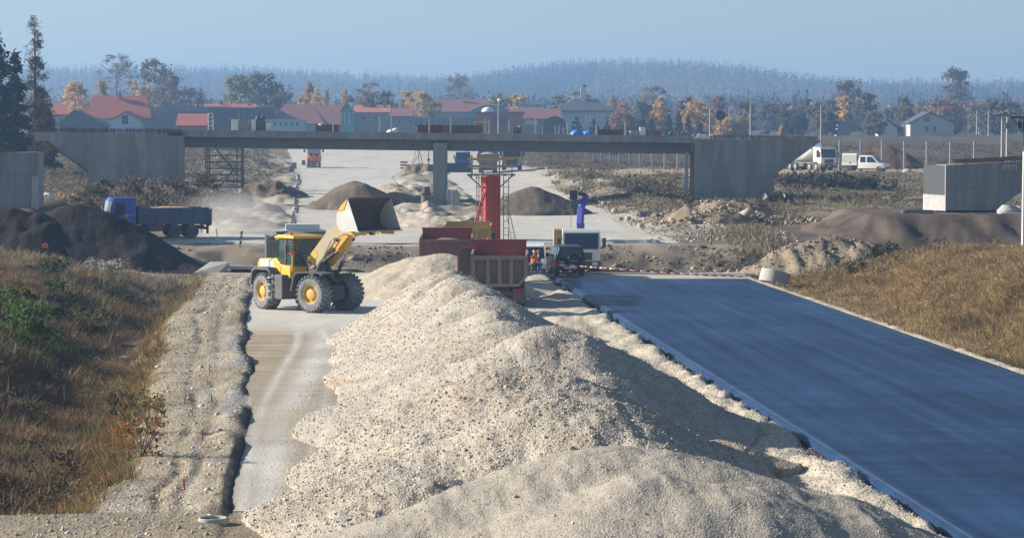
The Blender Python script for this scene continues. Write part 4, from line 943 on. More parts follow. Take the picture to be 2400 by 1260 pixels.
    bp = MB().b2(xf - .75, xf + .05, -h, h, .42, .95).build('bumper', bump or m_blk, root, bevel=.05)
    MB().b2(xf + .05, xf + .06, -.26, .26, .55, .66).build('licence_plate', m_plate, bp)
    if beacon:
        MB().lathe([(.001, .2), (.06, .18), (.075, 0), (.001, 0)], 'z', (cb + .7, h * .5, zr), 10).build('beacon', m_org, cab)
    if defl: MB().prism([(cb + .1, zr), (cb + .1, zr + .34), (cb + .35, zr + .36), (cb + 1.4, zr)], 'y', -h + .3, h - .3).build('roof_deflector', cabc, cab, bevel=.05)
    if stripe:
        for s in (-1, 1):
            y_ = s * (h - .035)
            q = MB(); q.prism([(cb + .06, 1.72), (cb + .06, 1.80), (cb + .9, 1.80), (cb + .62, 1.36), (xf - .35, 1.36), (xf - .35, 1.29), (cb + .5, 1.29), (cb + .72, 1.72)], 'y', y_ - .006, y_ + .006); q.build('stripe', stripe, cab)
    if door:
        s = door; mt = cabc
        dd = MB(); fr = .07; x_ = xf - .5; y0 = s * h; y1 = s * (h + .95)
        for (a0, a1, z0_, z1_) in ((y0, y1, 1.15, 1.85), ): dd.b2(x_ - .03, x_ + .03, min(a0, a1), max(a0, a1), 1.15, 1.22)
        for yy in (y0 + s * .03, y1 - s * .03): dd.b2(x_ - .03, x_ + .03, yy - .035, yy + .035, 1.2, zr - .3)
        dd.b2(x_ - .03, x_ + .03, min(y0, y1), max(y0, y1), zr - .36, zr - .28)
        d_ = dd.build('open_door', mt, root)
        MB().b2(x_ - .015, x_ + .015, min(y0, y1) + .07, max(y0, y1) - .07, 1.22, zr - .36).build('door_panel', m_glass, d_)
    kind = bed[0] if bed else None
    if kind == 'rock':
        bed_body(root, bed[1], bed[2], W + .2, bed[3], bed[4], bed[5], bedc, inner or bedc, rib, load=load, loadc=loadc, m_gate=gate, ch=.42)
    elif kind == 'box':
        bed_body(root, bed[1], bed[2], W, bed[3], bed[4], bed[5], bedc, inner or bedc, 'none', load=load, loadc=loadc, m_gate=gate, ch=.06)
    return root
dusty = dict(dust=.55, dustc=(.20, .155, .13))
m_rib = mat('lightened_rib_steel', (.30, .215, .185), (.22, .15, .13), rough=.8, dust=.3, dustc=(.3, .25, .22))  # ribs painted lighter than the recessed panels so their relief shows
m_tg = mat('darkened_dusty_tailgate', (.11, .08, .07), (.08, .06, .055), rough=.8, dust=.5, dustc=(.23, .19, .165))  # dusty brown, darkened to paint shade into the panels between ribs
m_bred = mat('tipper_red', (.38, .03, .025), (.26, .03, .025), rough=.6, dust=.3, dustc=(.32, .2, .16), contrast=.2)
m_bred2 = mat('dusty_red_steel', (.27, .07, .06), (.2, .07, .06), rough=.75, dust=.75, dustc=(.25, .17, .145))
m_tan = mat('tan_yellow_steel', (.50, .34, .10), (.42, .28, .09), rough=.6, dust=.2)
m_gry = mat('grey_steel_body', (.17, .165, .165), (.12, .118, .12), rough=.7, dust=.45, dustc=(.28, .26, .235))
m_blu = mat('cab_blue', (.008, .08, .50), (.008, .06, .40), rough=.4, coat=.15, dust=.03)
m_bgb = mat('blue_grey_bed', (.05, .085, .14), (.04, .07, .12), rough=.6, dust=.12, dustc=(.2, .19, .17))
m_sand = mat('orange_sand_load', (.55, .33, .14), (.42, .25, .11), scale=3, rough=.95, bump=.05, bscale=8)
m_brnl = mat('brown_soil_load', (.24, .17, .115), (.17, .12, .085), scale=3, rough=.95, bump=.05, bscale=8)
m_grvl = mat('grey_stone_load', (.36, .33, .28), (.28, .25, .21), scale=3, rough=.95, bump=.04, bscale=14)
m_ycab = mat('cab_yellow', (.70, .50, .05), (.6, .42, .05), rough=.4, dust=.1)
m_orgm = mat('roller_orange', (.75, .20, .02), (.65, .16, .02), rough=.4, dust=.12)
def P_(px, Y): x = X(px, Y); return (x, Y, Hg(x, Y))
def flat(px, Y, z): return (X(px, Y), Y, z)
truck('dump_truck', flat(1171, 124, .02), R(90), 'red tipper truck with dusty brown ribbed tailgate, nearest of the queued tippers', 'tipper trucks by the stockpile', cabc=m_bred, bedc=m_bred2, inner=m_bred, gate=m_tg,
      load=(1.9, 2.35), loadc=m_grvl, door=1, wr=.54, beacon=True)
truck('dump_truck', flat(1046, 138, .02), R(91), 'red tipper truck with V-braced dusty red tailgate, second in the queue', 'tipper trucks by the stockpile', cabc=m_bred, bedc=m_bred2, inner=m_bred, gate=m_bred2,
      rib='vee', W=2.6, bed=('rock', 0, 5.3, 1.2, 2.78, 3.14), load=(2.2, 2.72), loadc=m_brnl, cab_h=3.0)
truck('dump_truck', flat(1095, 149.5, .02), R(90), 'tan yellow tipper mostly hidden behind the two red tippers', 'tipper trucks by the stockpile', cabc=m_ycab, bedc=m_tan, inner=m_tan, gate=m_tan, W=2.5,
      bed=('rock', 0, 4.4, 1.2, 3.02, 3.12), L=7.0, cab_h=2.9)
truck('dump_truck', flat(686, 136, .02), R(90), 'grey tipper with brown load and open cab door parked behind the wheel loader', 'tipper trucks by the stockpile', cabc=m_white, bedc=m_gry, inner=m_gry, gate=m_gry,
      bed=('rock', 0, 5.2, 1.2, 2.85, 3.0), load=(2.6, 3.15), loadc=m_brnl, door=1, cab_h=3.1, defl=True)
tk = truck('dump_truck', (X(245, 181), 181, 0), R(202), 'blue cab tipper with long blue-grey bed of orange sand driving past dark soil', cabc=m_blu, bedc=m_bgb, inner=m_bgb, L=7.7, axles=(1.35, 2.7), bed=('box', .0, 5.5, 1.0, 2.2, 2.35),
      load=(1.95, 2.36), loadc=m_sand, screen=m_glassL, stripe=m_org, cab_h=3.05, wr=.5, rims=m_dkg, defl=False)
hv = Vector((math.cos(R(202)), math.sin(R(202)), 0)); tk.scale = (.94,) * 3; fx = Vector((X(250, 181.5), 181.5, 0)); tk.location = fx - hv * 7.7 * .94; tk.location.z = Hg(X(400, 182), 182) + .03
# white lorry with blue loading crane, facing the camera
ct = truck('crane_truck', (X(1363, 163.6), 163.6 + 7.6, -.62), R(-90), 'white lorry with folded blue loading crane standing behind the black off-roader', cabc=m_white, bedc=m_ycab, inner=m_ycab, L=7.6, W=2.5, axles=(1.3, 2.6),
      bed=('box', 0, 4.9, 1.1, 1.75, 2.3), cab_h=2.98, cab_l=1.8, bump=m_blk, defl=False, beacon=False, cat='truck')
m_cr = mat('crane_blue', (.03, .04, .42), (.03, .04, .33), rough=.4, dust=.05)
cr = MB(); x0 = 5.35
cr.b2(x0 - .2, x0 + .2, -.25, .25, .9, 3.3)
cr.build('crane_post', m_cr, ct, bevel=.03)
m2 = MB(); pA = Vector((x0, -.05, 3.2)); pB = Vector((x0 - .2, .05, 4.3)); pC = Vector((x0 - .4, .4, 5.1))
m2.bar(pA, pB, .27, 4, .25); m2.bar(pB, pC, .25, 4, .18); ob_ = m2.build('crane_boom', m_cr, ct, bevel=.02)
m3 = MB(); m3.bar(pC, pC + Vector((0, -.55, .12)), .18, 4, .16); m3.box(pC + Vector((0, -.85, .0)), (.5, .5, .62)); m3.build('crane_head', mat('crane_dark', (.03, .035, .10), rough=.5), ct, bevel=.02)
m3 = MB(); m3.bar(pC + Vector((0, -1.02, .35)), pC + Vector((0, -1.02, -2.9)), .018, 5); m3.build('hoist_cable', m_blk, ct)
MB().b2(1.6, 4.4, -1.72, -1.18, 1.2, 2.85).build('yellow_crate', m_tan, ct, bevel=.02)
# car-like bodies ------------------------------------------------------------
def loft_car(root, sect, paint, name='body', bevel=.04):
    """sect: list of (x, zb, zbelt, ztop, hw_low, hw_belt, hw_top)"""
    m = MB(); rings = []
    for x, zb, zbelt, zt, a, b, c in sect:
        rings.append([(x, -a, zb), (x, -b, (zb + zbelt) / 2), (x, -b, zbelt), (x, -c, zt), (x, c, zt), (x, b, zbelt), (x, b, (zb + zbelt) / 2), (x, a, zb)])
    m.grid(rings)
    return m.build(name, paint, root, bevel=bevel, smooth=True, angle=35)
def suv():
    paint = mat('dark_green_black_paint', (.012, .02, .022), (.02, .028, .03), rough=.4, coat=.15, spec=.3)
    root = empty('off_road_car', (X(1338, 151.2), 150.4, .06), R(97), 'black off-road car with rear mounted spare wheel seen from behind', 'car')
    loft_car(root, [(-.02, .45, .95, 1.02, .78, .84, .80), (.05, .38, 1.05, 1.10, .80, .88, .84), (.10, .38, 1.08, 1.72, .82, .89, .68), (.35, .38, 1.08, 1.80, .82, .89, .69), (2.2, .38, 1.06, 1.82, .82, .89, .69), (2.75, .38, 1.04, 1.72, .82, .89, .68),
                    (3.25, .38, 1.02, 1.10, .82, .89, .80), (4.2, .38, .92, .98, .80, .86, .74), (4.4, .45, .75, .82, .74, .80, .68)], paint)
    MB().prism([(.02, 1.13), (.085, 1.66), (.065, 1.66), (.0, 1.13)], 'y', -.62, .62).build('rear_window', m_glass, root)
    for s in (-1, 1):
        MB().add([(.3, s * .885, 1.12), (1.2, s * .885, 1.12), (1.2, s * .72, 1.68), (.45, s * .72, 1.68), (.3, s * .90, 1.12), (1.2, s * .90, 1.12), (1.2, s * .735, 1.68), (.45, s * .735, 1.68)], [(0, 1, 2, 3), (4, 5, 6, 7), (0, 4, 5, 1), (1, 5, 6, 2), (2, 6, 7, 3), (3, 7, 4, 0)]).build('side_window', m_glass, root)
        MB().add([(1.3, s * .885, 1.12), (2.75, s * .885, 1.12), (2.4, s * .72, 1.68), (1.3, s * .72, 1.68), (1.3, s * .90, 1.12), (2.75, s * .90, 1.12), (2.4, s * .735, 1.68), (1.3, s * .735, 1.68)], [(0, 1, 2, 3), (4, 5, 6, 7), (0, 4, 5, 1), (1, 5, 6, 2), (2, 6, 7, 3), (3, 7, 4, 0)]).build('side_window', m_glass, root)
        MB().b2(-.05, .03, s * .74 - .07, s * .74 + .07, .72, .98).build('tail_lamp', m_red, root)
        MB().box((2.7, s * 1.03, 1.2), (.12, .24, .18)).build('mirror', m_lamp if s < 0 else m_blk, root, bevel=.02)
        wheel(root, .85, s * .74, .38, .26); wheel(root, 3.6, s * .74, .38, .26)
        MB().b2(.0, .03, s * .30 - .001, s * .30 + .28, .98, 1.08) 
    MB().b2(-.14, .0, -.82, .82, .42, .62).build('bumper', mat('bumper_dark_red', (.10, .02, .02), rough=.5), root, bevel=.03)
    MB().b2(-.155, -.14, -.30, .42, .50, .60).build('licence_plate', m_plate, root)
    MB().b2(-.06, -.04, .42, .68, .80, .94).build('rear_panel_plate', mat('grey_trim', (.3, .32, .34), rough=.4), root)
    sp = MB().lathe([(.001, -.2), (.2, -.2), (.33, -.17), (.36, -.1), (.36, .0), (.001, .02)], 'x', (0, -.12, 1.0), 20).build('spare_wheel', mat('spare_cover', (.015, .018, .02), rough=.35), root, smooth=True)
    MB().b2(-.21, -.20, -.34, .1, .93, .99).build('cover_band', mat('grey_trim'), sp)
    return root
suv()
def van_front(root, paint):
    pass
vn = empty('white_van', (X(1250, 163), 163 + 4.4, -.62), R(-90), 'small white panel van facing the camera behind two workers', 'van')
loft_car(vn, [(0, .4, 1.1, 1.95, .78, .84, .74), (.1, .35, 1.1, 2.02, .8, .86, .76), (3.0, .35, 1.1, 2.02, .8, .86, .74), (3.4, .35, 1.08, 1.9, .8, .86, .70), (3.85, .35, 1.02, 1.12, .8, .85, .74), (4.3, .38, .85, .92, .78, .82, .66), (4.4, .45, .7, .75, .7, .74, .6)], m_white)
MB().add([(3.46, -.66, 1.82), (3.46, .66, 1.82), (3.86, .72, 1.16), (3.86, -.72, 1.16), (3.50, -.66, 1.84), (3.50, .66, 1.84), (3.90, .72, 1.18), (3.90, -.72, 1.18)], [(0, 1, 2, 3), (7, 6, 5, 4), (0, 4, 5, 1), (1, 5, 6, 2), (2, 6, 7, 3), (3, 7, 4, 0)]).build('windscreen', m_glass, vn)
MB().b2(4.38, 4.44, -.5, .5, .58, .72).build('grille', m_blk, vn)
MB().b2(4.30, 4.46, -.78, .78, .36, .52).build('bumper', m_blk, vn, bevel=.03)
for s in (-1, 1):
    MB().box((4.34, s * .62, .76), (.12, .24, .16)).build('headlight', m_lamp, vn, bevel=.03)
    MB().box((3.6, s * .98, 1.25), (.1, .2, .2)).build('mirror', m_blk, vn, bevel=.02)
    wheel(vn, .8, s * .72, .32, .2); wheel(vn, 3.6, s * .72, .32, .2)
# trucks seen below and beyond the bridge deck
truck('dump_truck', (X(1200, 352), 352 + 7.6, Hg(X(1200, 352), 352)), R(-90), 'yellow cab tipper with blue bumper facing the camera under the deck', 'machines beyond the bridge', cabc=m_ycab, bedc=m_tan, L=7.6, bump=m_blu, scale=1.08, cab_h=3.0)
truck('dump_truck', P_(1143, 346), R(90), 'grey bodied tipper with stone load and blue chassis left of the yellow cab tipper', 'machines beyond the bridge', cabc=m_blu, bedc=m_gry, L=7.6, load=(2.3, 2.9), loadc=m_grvl, bed=('rock', 0, 5.0, 1.2, 2.65, 2.9))
truck('dump_truck', (X(1082, 362), 362 + 6.4, Hg(X(1082, 362), 362)), R(-88), 'blue lorry facing the camera behind dark steel forms', 'machines beyond the bridge', cabc=m_blu, bedc=m_bgb, L=6.4, bed=('box', 0, 4.2, 1.1, 1.9, 2.2), scale=.85)
def mixer():
    L_ = 8.8
    rt = truck('mixer_truck', (0, 0, 0), R(-64), 'white concrete mixer truck on the raised site road', cabc=m_white, bed=None, L=L_, axles=(1.0, 2.35), front2=True, cab_h=3.1, rims=mat('grey_rim', (.4, .4, .4), rough=.5), bump=m_blk)
    hx = Vector((math.cos(R(-64)), math.sin(R(-64)), 0)); p = Vector((X(1942, 338), 338, 0)) - hx * L_; rt.location = (p.x, p.y, Hg(X(1920, 340), 340))
    T = Matrix.Translation((.9, 0, 1.75)) @ Matrix.Rotation(R(75), 4, 'Y')
    MB().lathe([(.45, -.2), (.62, .0), (1.22, 3.0), (1.26, 3.9), (.95, 5.0), (.4, 5.3), (.001, 5.3)], 'z', n=22, T=T).build('drum', m_white, rt, smooth=True)
    c = MB(); c.b2(.3, 1.0, -.8, .8, 1.0, 1.2); c.bar((.2, 0, 1.9), (-.5, 0, 1.1), .22, 8, .14); c.box((.4, 0, 2.4), (.5, .7, .6)); c.build('chute', m_white, rt)
    MB().b2(.7, 5.6, -.5, .5, .9, 1.1).build('drum_frame', m_gry, rt)
mixer()
def pickup():
    rt = empty('crew_cab_pickup', P_(1978, 334), R(-27), 'white crew cab pickup with canvas covered bed right of the mixer truck', 'pickup')
    loft_car(rt, [(2.15, .45, 1.15, 2.02, .88, .92, .82), (2.25, .4, 1.15, 2.08, .9, .95, .84), (4.1, .4, 1.15, 2.08, .9, .95, .82), (4.95, .4, 1.12, 1.20, .9, .95, .84), (5.75, .42, .95, 1.0, .88, .92, .8), (5.9, .5, .8, .85, .8, .85, .7)], m_white, 'cab')
    for s in (-1, 1):
        for a, b, c_ in ((2.5, 3.2, 3.2), (3.4, 4.65, 4.05)):
            MB().add([(a, s * .945, 1.2), (b, s * .945, 1.2), (c_, s * .84, 1.92), (a, s * .84, 1.92), (a, s * .965, 1.2), (b, s * .965, 1.2), (c_, s * .86, 1.92), (a, s * .86, 1.92)], [(0, 1, 2, 3), (4, 5, 6, 7), (0, 4, 5, 1), (1, 5, 6, 2), (2, 6, 7, 3), (3, 7, 4, 0)]).build('side_window', m_glass, rt)
        wheel(rt, 1.0, s * .85, .36, .28); wheel(rt, 5.0, s * .85, .36, .24)
        MB().box((5.84, s * .62, .78), (.1, .3, .18)).build('headlight', m_lamp, rt)
    MB().add([(4.14, -.74, 1.98), (4.14, .74, 1.98), (4.9, .82, 1.24), (4.9, -.82, 1.24), (4.18, -.74, 2.02), (4.18, .74, 2.02), (4.95, .82, 1.26), (4.95, -.82, 1.26)], [(0, 1, 2, 3), (7, 6, 5, 4), (0, 4, 5, 1), (1, 5, 6, 2), (2, 6, 7, 3), (3, 7, 4, 0)]).build('windscreen', m_glass, rt)
    MB().b2(5.82, 5.95, -.8, .8, .38, .6).build('bumper', m_blk, rt)
    MB().b2(0, 2.1, -1.0, 1.0, .80, 1.15).build('bed', m_white, rt, bevel=.02)
    MB().prism([(-.98, 1.15), (-.98, 2.15), (-.8, 2.35), (.8, 2.35), (.98, 2.15), (.98, 1.15)], 'x', .03, 2.05).build('canvas_cover', mat('pale_canvas', (.62, .62, .58), (.5, .5, .47), rough=.9, scale=1.5), rt, bevel=.04)
    MB().b2(.3, 5.0, -.4, .4, .4, .75).build('chassis', m_blk, rt)
pickup()
def roller():
    rt = empty('road_roller', (X(737, 372), 372, Hg(X(737, 372), 372)), R(-90), 'orange pneumatic tyred road roller on the far pale road', 'road roller')
    MB().prism([(-1.9, .9), (-1.9, 1.6), (-1.1, 1.75), (1.2, 1.75), (1.9, 1.5), (1.9, .8)], 'y', -.92, .92).build('body', m_orgm, rt, bevel=.06)
    for i in range(4): wheel(rt, 1.45, -.78 + i * .52, .48, .40, rub=m_rubL)
    for i in range(3): wheel(rt, -1.35, -.6 + i * .6, .48, .44, rub=m_rubL)
    MB().b2(1.9, 1.96, -.85, .85, .85, 1.0).build('bumper', m_blk, rt)
    MB().b2(1.5, 1.8, -.55, -.1, 1.68, 2.1).build('engine_grille', m_blk, rt); MB().b2(1.5, 1.8, .25, .8, 1.68, 2.1).build('engine_grille', m_blk, rt)
    for sx in (-.7, .9):
        for sy in (-.85, .85): MB().b2(sx - .05, sx + .05, sy - .05, sy + .05, 1.7, 3.1).build('cab_post', m_orgm, rt)
    MB().b2(-.8, 1.0, -.95, .95, 3.1, 3.22).build('cab_roof', m_orgm, rt, bevel=.03)
    MB().b2(-.3, .2, -.3, .3, 1.7, 2.4).build('seat', m_blk, rt)
    MB().b2(.86, .9, -.8, .8, 1.9, 3.05).build('windscreen', mat('clear_pane', (.45, .5, .55), rough=.1), rt)
    for s in (-1, 1): MB().box((.9, s * 1.35, 2.45), (.08, .28, .4)).bar((.9, s * .85, 2.7), (.9, s * 1.35, 2.6), .02, 4).build('mirror', m_blk, rt)
roller()
# ------------------------------------------------------------------ people
def skin(name, pts, edges, radii, m, parent=None, sub=1, root=0):
    me = bpy.data.meshes.new(name); me.from_pydata([tuple(p) for p in pts], edges, []); me.update()
    o = bpy.data.objects.new(name, me); col.objects.link(o)
    if parent: o.parent = parent
    md = o.modifiers.new('skin', 'SKIN'); md.use_smooth_shade = True
    sv = me.skin_vertices[0].data
    for i, r in enumerate(radii): sv[i].radius = r if isinstance(r, tuple) else (r, r)
    sv[root].use_root = True
    if sub: s = o.modifiers.new('sub', 'SUBSURF'); s.levels = sub; s.render_levels = sub
    me.materials.append(m)
    return o
m_skin = mat('skin', (.42, .24, .16), rough=.6)
def person(loc, rz, label, top, legs, head, seated=False, group=None, armL=(.12, .1), armR=(.12, .1), hairm=None, scale=1.0, parent=None):
    root = empty('person', loc, rz, label, 'person', group); root.scale = (scale,) * 3
    J = {}; E = []; Rr = []; P = []
    def add(n, p, r, frm=None):
        J[n] = len(P); P.append(Vector(p)); Rr.append(r)
        if frm: E.append((J[frm], J[n]))
    dz = -.45 if seated else 0
    add('pel', (0, 0, .96 + dz), (.15, .12)); add('wai', (0, 0, 1.12 + dz), (.135, .10), 'pel'); add('che', (0.01, 0, 1.33 + dz), (.165, .11), 'wai')
    add('nb', (0, 0, 1.46 + dz), .06, 'che'); add('neck', (.01, 0, 1.53 + dz), .052, 'nb'); add('jaw', (.03, 0, 1.60 + dz), (.07, .08), 'neck'); add('hd', (.02, 0, 1.68 + dz), (.078, .095), 'jaw'); add('tp', (.01, 0, 1.75 + dz), (.055, .06), 'hd')
    add('nose', (.115, 0, 1.645 + dz), .012, 'hd')
    for s, nm, arm in ((1, 'l', armL), (-1, 'r', armR)):
        add('sh' + nm, (0, s * .18, 1.42 + dz), .062, 'che')
        ex = arm[0]; add('el' + nm, (ex * .4, s * .25, 1.14 + dz + arm[1] * .2), .046, 'sh' + nm)
        add('wr' + nm, (ex + .08, s * .24, .92 + dz + arm[1] * 1.6), .03, 'el' + nm)
        w = P[-1]; add('pa' + nm, w + Vector((.05, -s * .01, -.07)), (.04, .02), 'wr' + nm); pw = P[-1]
        for k in range(4): add('f%d' % k + nm, pw + Vector((.015 + .01 * k, (k - 1.5) * .016, -.075 + abs(k - 1.5) * .008)), .009, 'pa' + nm)
        add('th' + nm, w + Vector((.085, -s * .035, -.06)), .011, 'pa' + nm)
        if seated:
            add('hp' + nm, (.02, s * .10, .92 + dz), .095, 'pel'); add('kn' + nm, (.46, s * .13, .95 + dz), .068, 'hp' + nm); add('an' + nm, (.50, s * .13, .10), .045, 'kn' + nm); add('to' + nm, (.66, s * .14, .05), .04, 'an' + nm)
        else:
            st = .05 * s
            add('hp' + nm, (0, s * .095, .90), .09, 'pel'); add('kn' + nm, (.03 + st, s * .11, .50), .062, 'hp' + nm); add('an' + nm, (st - .02, s * .12, .09), .042, 'kn' + nm); add('to' + nm, (st + .15, s * .14, .04), .038, 'an' + nm)
    skin('body', P, E, Rr, m_skin, root)
    # clothes follow the body a little outside it
    def cloth(name, keys, m, grow, endr=None):
        idx = [J[k] for k in keys]; mp = {j: i for i, j in enumerate(idx)}
        ee = [(mp[a], mp[b]) for a, b in E if a in mp and b in mp]
        rr = [tuple(v + grow for v in (Rr[j] if isinstance(Rr[j], tuple) else (Rr[j],) * 2)) for j in idx]
        skin(name, [P[j] for j in idx], ee, rr, m, root)
    cloth('jacket', ['wai', 'pel', 'che', 'nb', 'shl', 'ell', 'wrl', 'shr', 'elr', 'wrr'], top, .022)
    cloth('trousers', ['pel', 'hpl', 'knl', 'anl', 'hpr', 'knr', 'anr'], legs, .024)
    for nm in 'lr': cloth('boot', ['an' + nm, 'to' + nm], m_blk, .012)
    h = MB(); c = P[J['hd']]
    h.lathe([(.001, .125), (.06, .115), (.10, .07), (.118, .0), (.112, -.01), (.001, -.01)], 'z', (c.x - .01, 0, c.z + .02), 14); h.prism([(c.x + .09, -.06), (c.x + .15, -.03), (c.x + .15, .03), (c.x + .09, .06)], 'z', c.z + .015, c.z + .03)
    h.build('helmet' if head is not None else 'hair', head or mat('dark_hair', (.05, .03, .02)), root, smooth=True)
    return root
m_vest = mat('orange_red_vest', (.75, .12, .04), (.6, .08, .03), rough=.8)
m_hiv = mat('yellow_green_vest', (.65, .72, .08), (.5, .6, .06), rough=.8)
m_btr = mat('blue_workwear', (.03, .09, .45), (.02, .07, .36), rough=.85)
m_dkc = mat('dark_workwear', (.04, .06, .06), (.03, .045, .05), rough=.9)
m_hely = mat('yellow_helmet', (.55, .42, .10), rough=.4)
m_helw = mat('white_helmet', (.8, .8, .78), rough=.4)
m_helr = mat('red_helmet', (.5, .03, .03), rough=.4)
person(flat(1252, 160.2, -.62), R(-60), 'worker in orange-red vest and dark trousers standing before the white van', m_vest, m_dkc, m_hely, armR=(.3, .2))
person(flat(1263, 160.6, -.62), R(200), 'worker in dark jacket and blue trousers facing the one in the orange-red vest', m_dkc, m_btr, m_helr, armL=(.25, .25))
person(flat(1302, 161.5, -.55), R(-90), 'worker in yellow-green vest half hidden behind the black off-road car', m_hiv, m_btr, m_helw)
# ------------------------------------------------------------------ wheel loader
def loader():
    FXr, RXr = R(-38), R(-55)
    A = Vector((-9.97, 122.9, .02))
    root = empty('wheel_loader', A, 0, 'yellow wheel loader with raised empty bucket beside the long stone ridge', 'wheel loader')
    fr = dict(loc=(0, 0, 0), rz=FXr); rr = dict(loc=(0, 0, 0), rz=RXr)
    r = .88; w = .66
    m_rim = mat('loader_rim_yellow', (.66, .42, .03), (.5, .30, .03), rough=.45, dust=.2)
    def lwheel(frame_rz, x, y):
        t = MB()
        prof = [(r * .50, -w / 2 + .03), (r * .54, -w / 2 + .0), (r * .70, -w / 2 - .035), (r * .86, -w / 2 - .01), (r * .93, -w / 2 + .06), (r * .95, -w * .2), (r * .95, w * .2), (r * .93, w / 2 - .06), (r * .86, w / 2 + .01), (r * .70, w / 2 + .035), (r * .54, w / 2), (r * .50, w / 2 - .03)]
        t.lathe(prof, 'y', n=40)
        for k in range(24):
            for s in (-1, 1):
                a = 2 * PI * (k + (.5 if s > 0 else 0)) / 24
                T = Matrix.Rotation(a, 4, 'Y') @ Matrix.Translation((r * .955, s * w * .24, 0)) @ Matrix.Rotation(s * R(24), 4, 'X')
                t.box((0, 0, 0), (.11, w * .54, .115), T)
                T2 = Matrix.Rotation(a, 4, 'Y') @ Matrix.Translation((r * .88, s * (w * .5 - .015), s * s * .09 * (1 if s > 0 else 1))) @ Matrix.Rotation(s * R(40), 4, 'Z')
                t.box((0, 0, 0), (.14, .07, .10), T2)
        c, s_ = math.cos(frame_rz), math.sin(frame_rz)
        ob = t.build('wheel', m_rubL, root, loc=(x * c - y * s_, x * s_ + y * c, r), rz=frame_rz, smooth=True, angle=30)
        s = -1 if y < 0 else 1; f = s * (w / 2 - .02); q = MB()
        q.lathe([(r * .56, f), (r * .53, f + s * .02), (r * .48, f - s * .02), (r * .44, f - s * .14), (r * .30, f - s * .15), (r * .28, f - s * .04), (r * .16, f - s * .02), (.001, f - s * .02)], 'y', n=28)
        for k in range(12): a = 2 * PI * k / 12; q.bar((r * .37 * math.cos(a), f - s * .15, r * .37 * math.sin(a)), (r * .37 * math.cos(a), f - s * .11, r * .37 * math.sin(a)), .022, 6)
        q.build('rim', m_rim, ob, smooth=True, angle=25)
        return ob
    for x, rz in ((1.65, FXr), (-1.65, RXr)):
        for y in (-1.13, 1.13): lwheel(rz, x, y)
    # rear frame
    m = MB(); m.b2(-3.3, -.1, -.45, .45, .55, 1.4); m.bar((-1.65, -.9, .88), (-1.65, .9, .88), .2, 10); m.b2(-.25, .05, -.3, .3, .6, 1.5); m.build('rear_frame', m_dkg, root, bevel=.02, **rr)
    MB().prism([(-3.35, 1.35), (-3.35, 2.15), (-3.15, 2.38), (-1.3, 2.45), (-1.3, 1.35)], 'y', -.72, .72).build('engine_hood', m_yel, root, bevel=.07, **rr)
    hd = MB().b2(-3.0, -1.5, -.735, -.72, 1.95, 2.3).build('hood_decal', mat('pale_decal', (.7, .72, .75), (.3, .4, .6), scale=4, rough=.5), root, **rr)
    MB().b2(-3.4, -3.34, -.55, .55, 1.4, 2.1).build('rear_grille', m_blk, root, **rr)
    MB().b2(-3.75, -3.05, -.95, .95, .65, 1.35).build('counterweight', m_dkg, root, bevel=.08, **rr)
    for s in (-1, 1):
        MB().prism([(-2.75, 1.15), (-2.6, 1.85), (-2.3, 2.02), (-1.0, 2.02), (-.75, 1.85), (-.72, 1.75), (-1.05, 1.9), (-2.25, 1.9), (-2.5, 1.78), (-2.65, 1.15)], 'y', s * 1.1 - .38, s * 1.1 + .38).build('rear_fender', m_dkg, root, bevel=.015, **rr)
        MB().b2(-.95, .12, s * .95 - .38, s * .95 + .38, .55, 1.72).build('side_tank', m_dkg, root, bevel=.04, **rr)
        ld = MB()
        for i in range(4): ld.b2(-1.02, -.70, s * 1.40 - .10, s * 1.40 + .10, .58 + i * .32, .62 + i * .32)
        for xx in (-1.03, -.69): ld.bar((xx, s * 1.44, .5), (xx, s * 1.36, 1.75), .022, 5)
        ld.build('ladder', mat('ladder_grey', (.5, .5, .48), rough=.5), root, **rr)
        rl = MB(); rl.path([(-1.0, s * 1.38, 1.75), (-1.0, s * 1.38, 2.35), (-.95, s * 1.1, 2.55)], .02, 5); rl.build('handrail', m_dkg, root, **rr)
    # cab base, cab
    MB().prism([(-1.35, 1.72), (-1.35, 2.42), (-1.0, 2.42), (-.55, 2.18), (.30, 2.10), (.30, 1.55), (-.45, 1.50), (-.55, 1.72)], 'y', -.98, .98).build('cab_base', m_yel, root, bevel=.03, **rr)
    m = MB(); c4 = [(-1.2, -.78), (.22, -.74), (.22, .74), (-1.2, .78), (-.45, -.80), (-.45, .80)]
    for k, (x, y) in enumerate(c4): m.bar((x, y, 2.1), (x * .93 - .04, y * .92, 3.42), .045, 4)
    for a, b in (((-1.2, -.78), (.22, -.74)), ((.22, -.74), (.22, .74)), ((.22, .74), (-1.2, .78)), ((-1.2, .78), (-1.2, -.78))):
        m.bar((*a, 2.14), (*b, 2.14), .05, 4); m.bar((a[0] * .93 - .04, a[1] * .92, 3.40), (b[0] * .93 - .04, b[1] * .92, 3.40), .05, 4)
    cf = m.build('cab_frame', m_blk, root, **rr)
    g = bpy.data.materials.new('cab_glass'); g.use_nodes = True; b = g.node_tree.nodes['Principled BSDF']
    b.inputs['Base Color'].default_value = (.04, .10, .11, 1); b.inputs['Roughness'].default_value = .05; b.inputs['Alpha'].default_value = .42
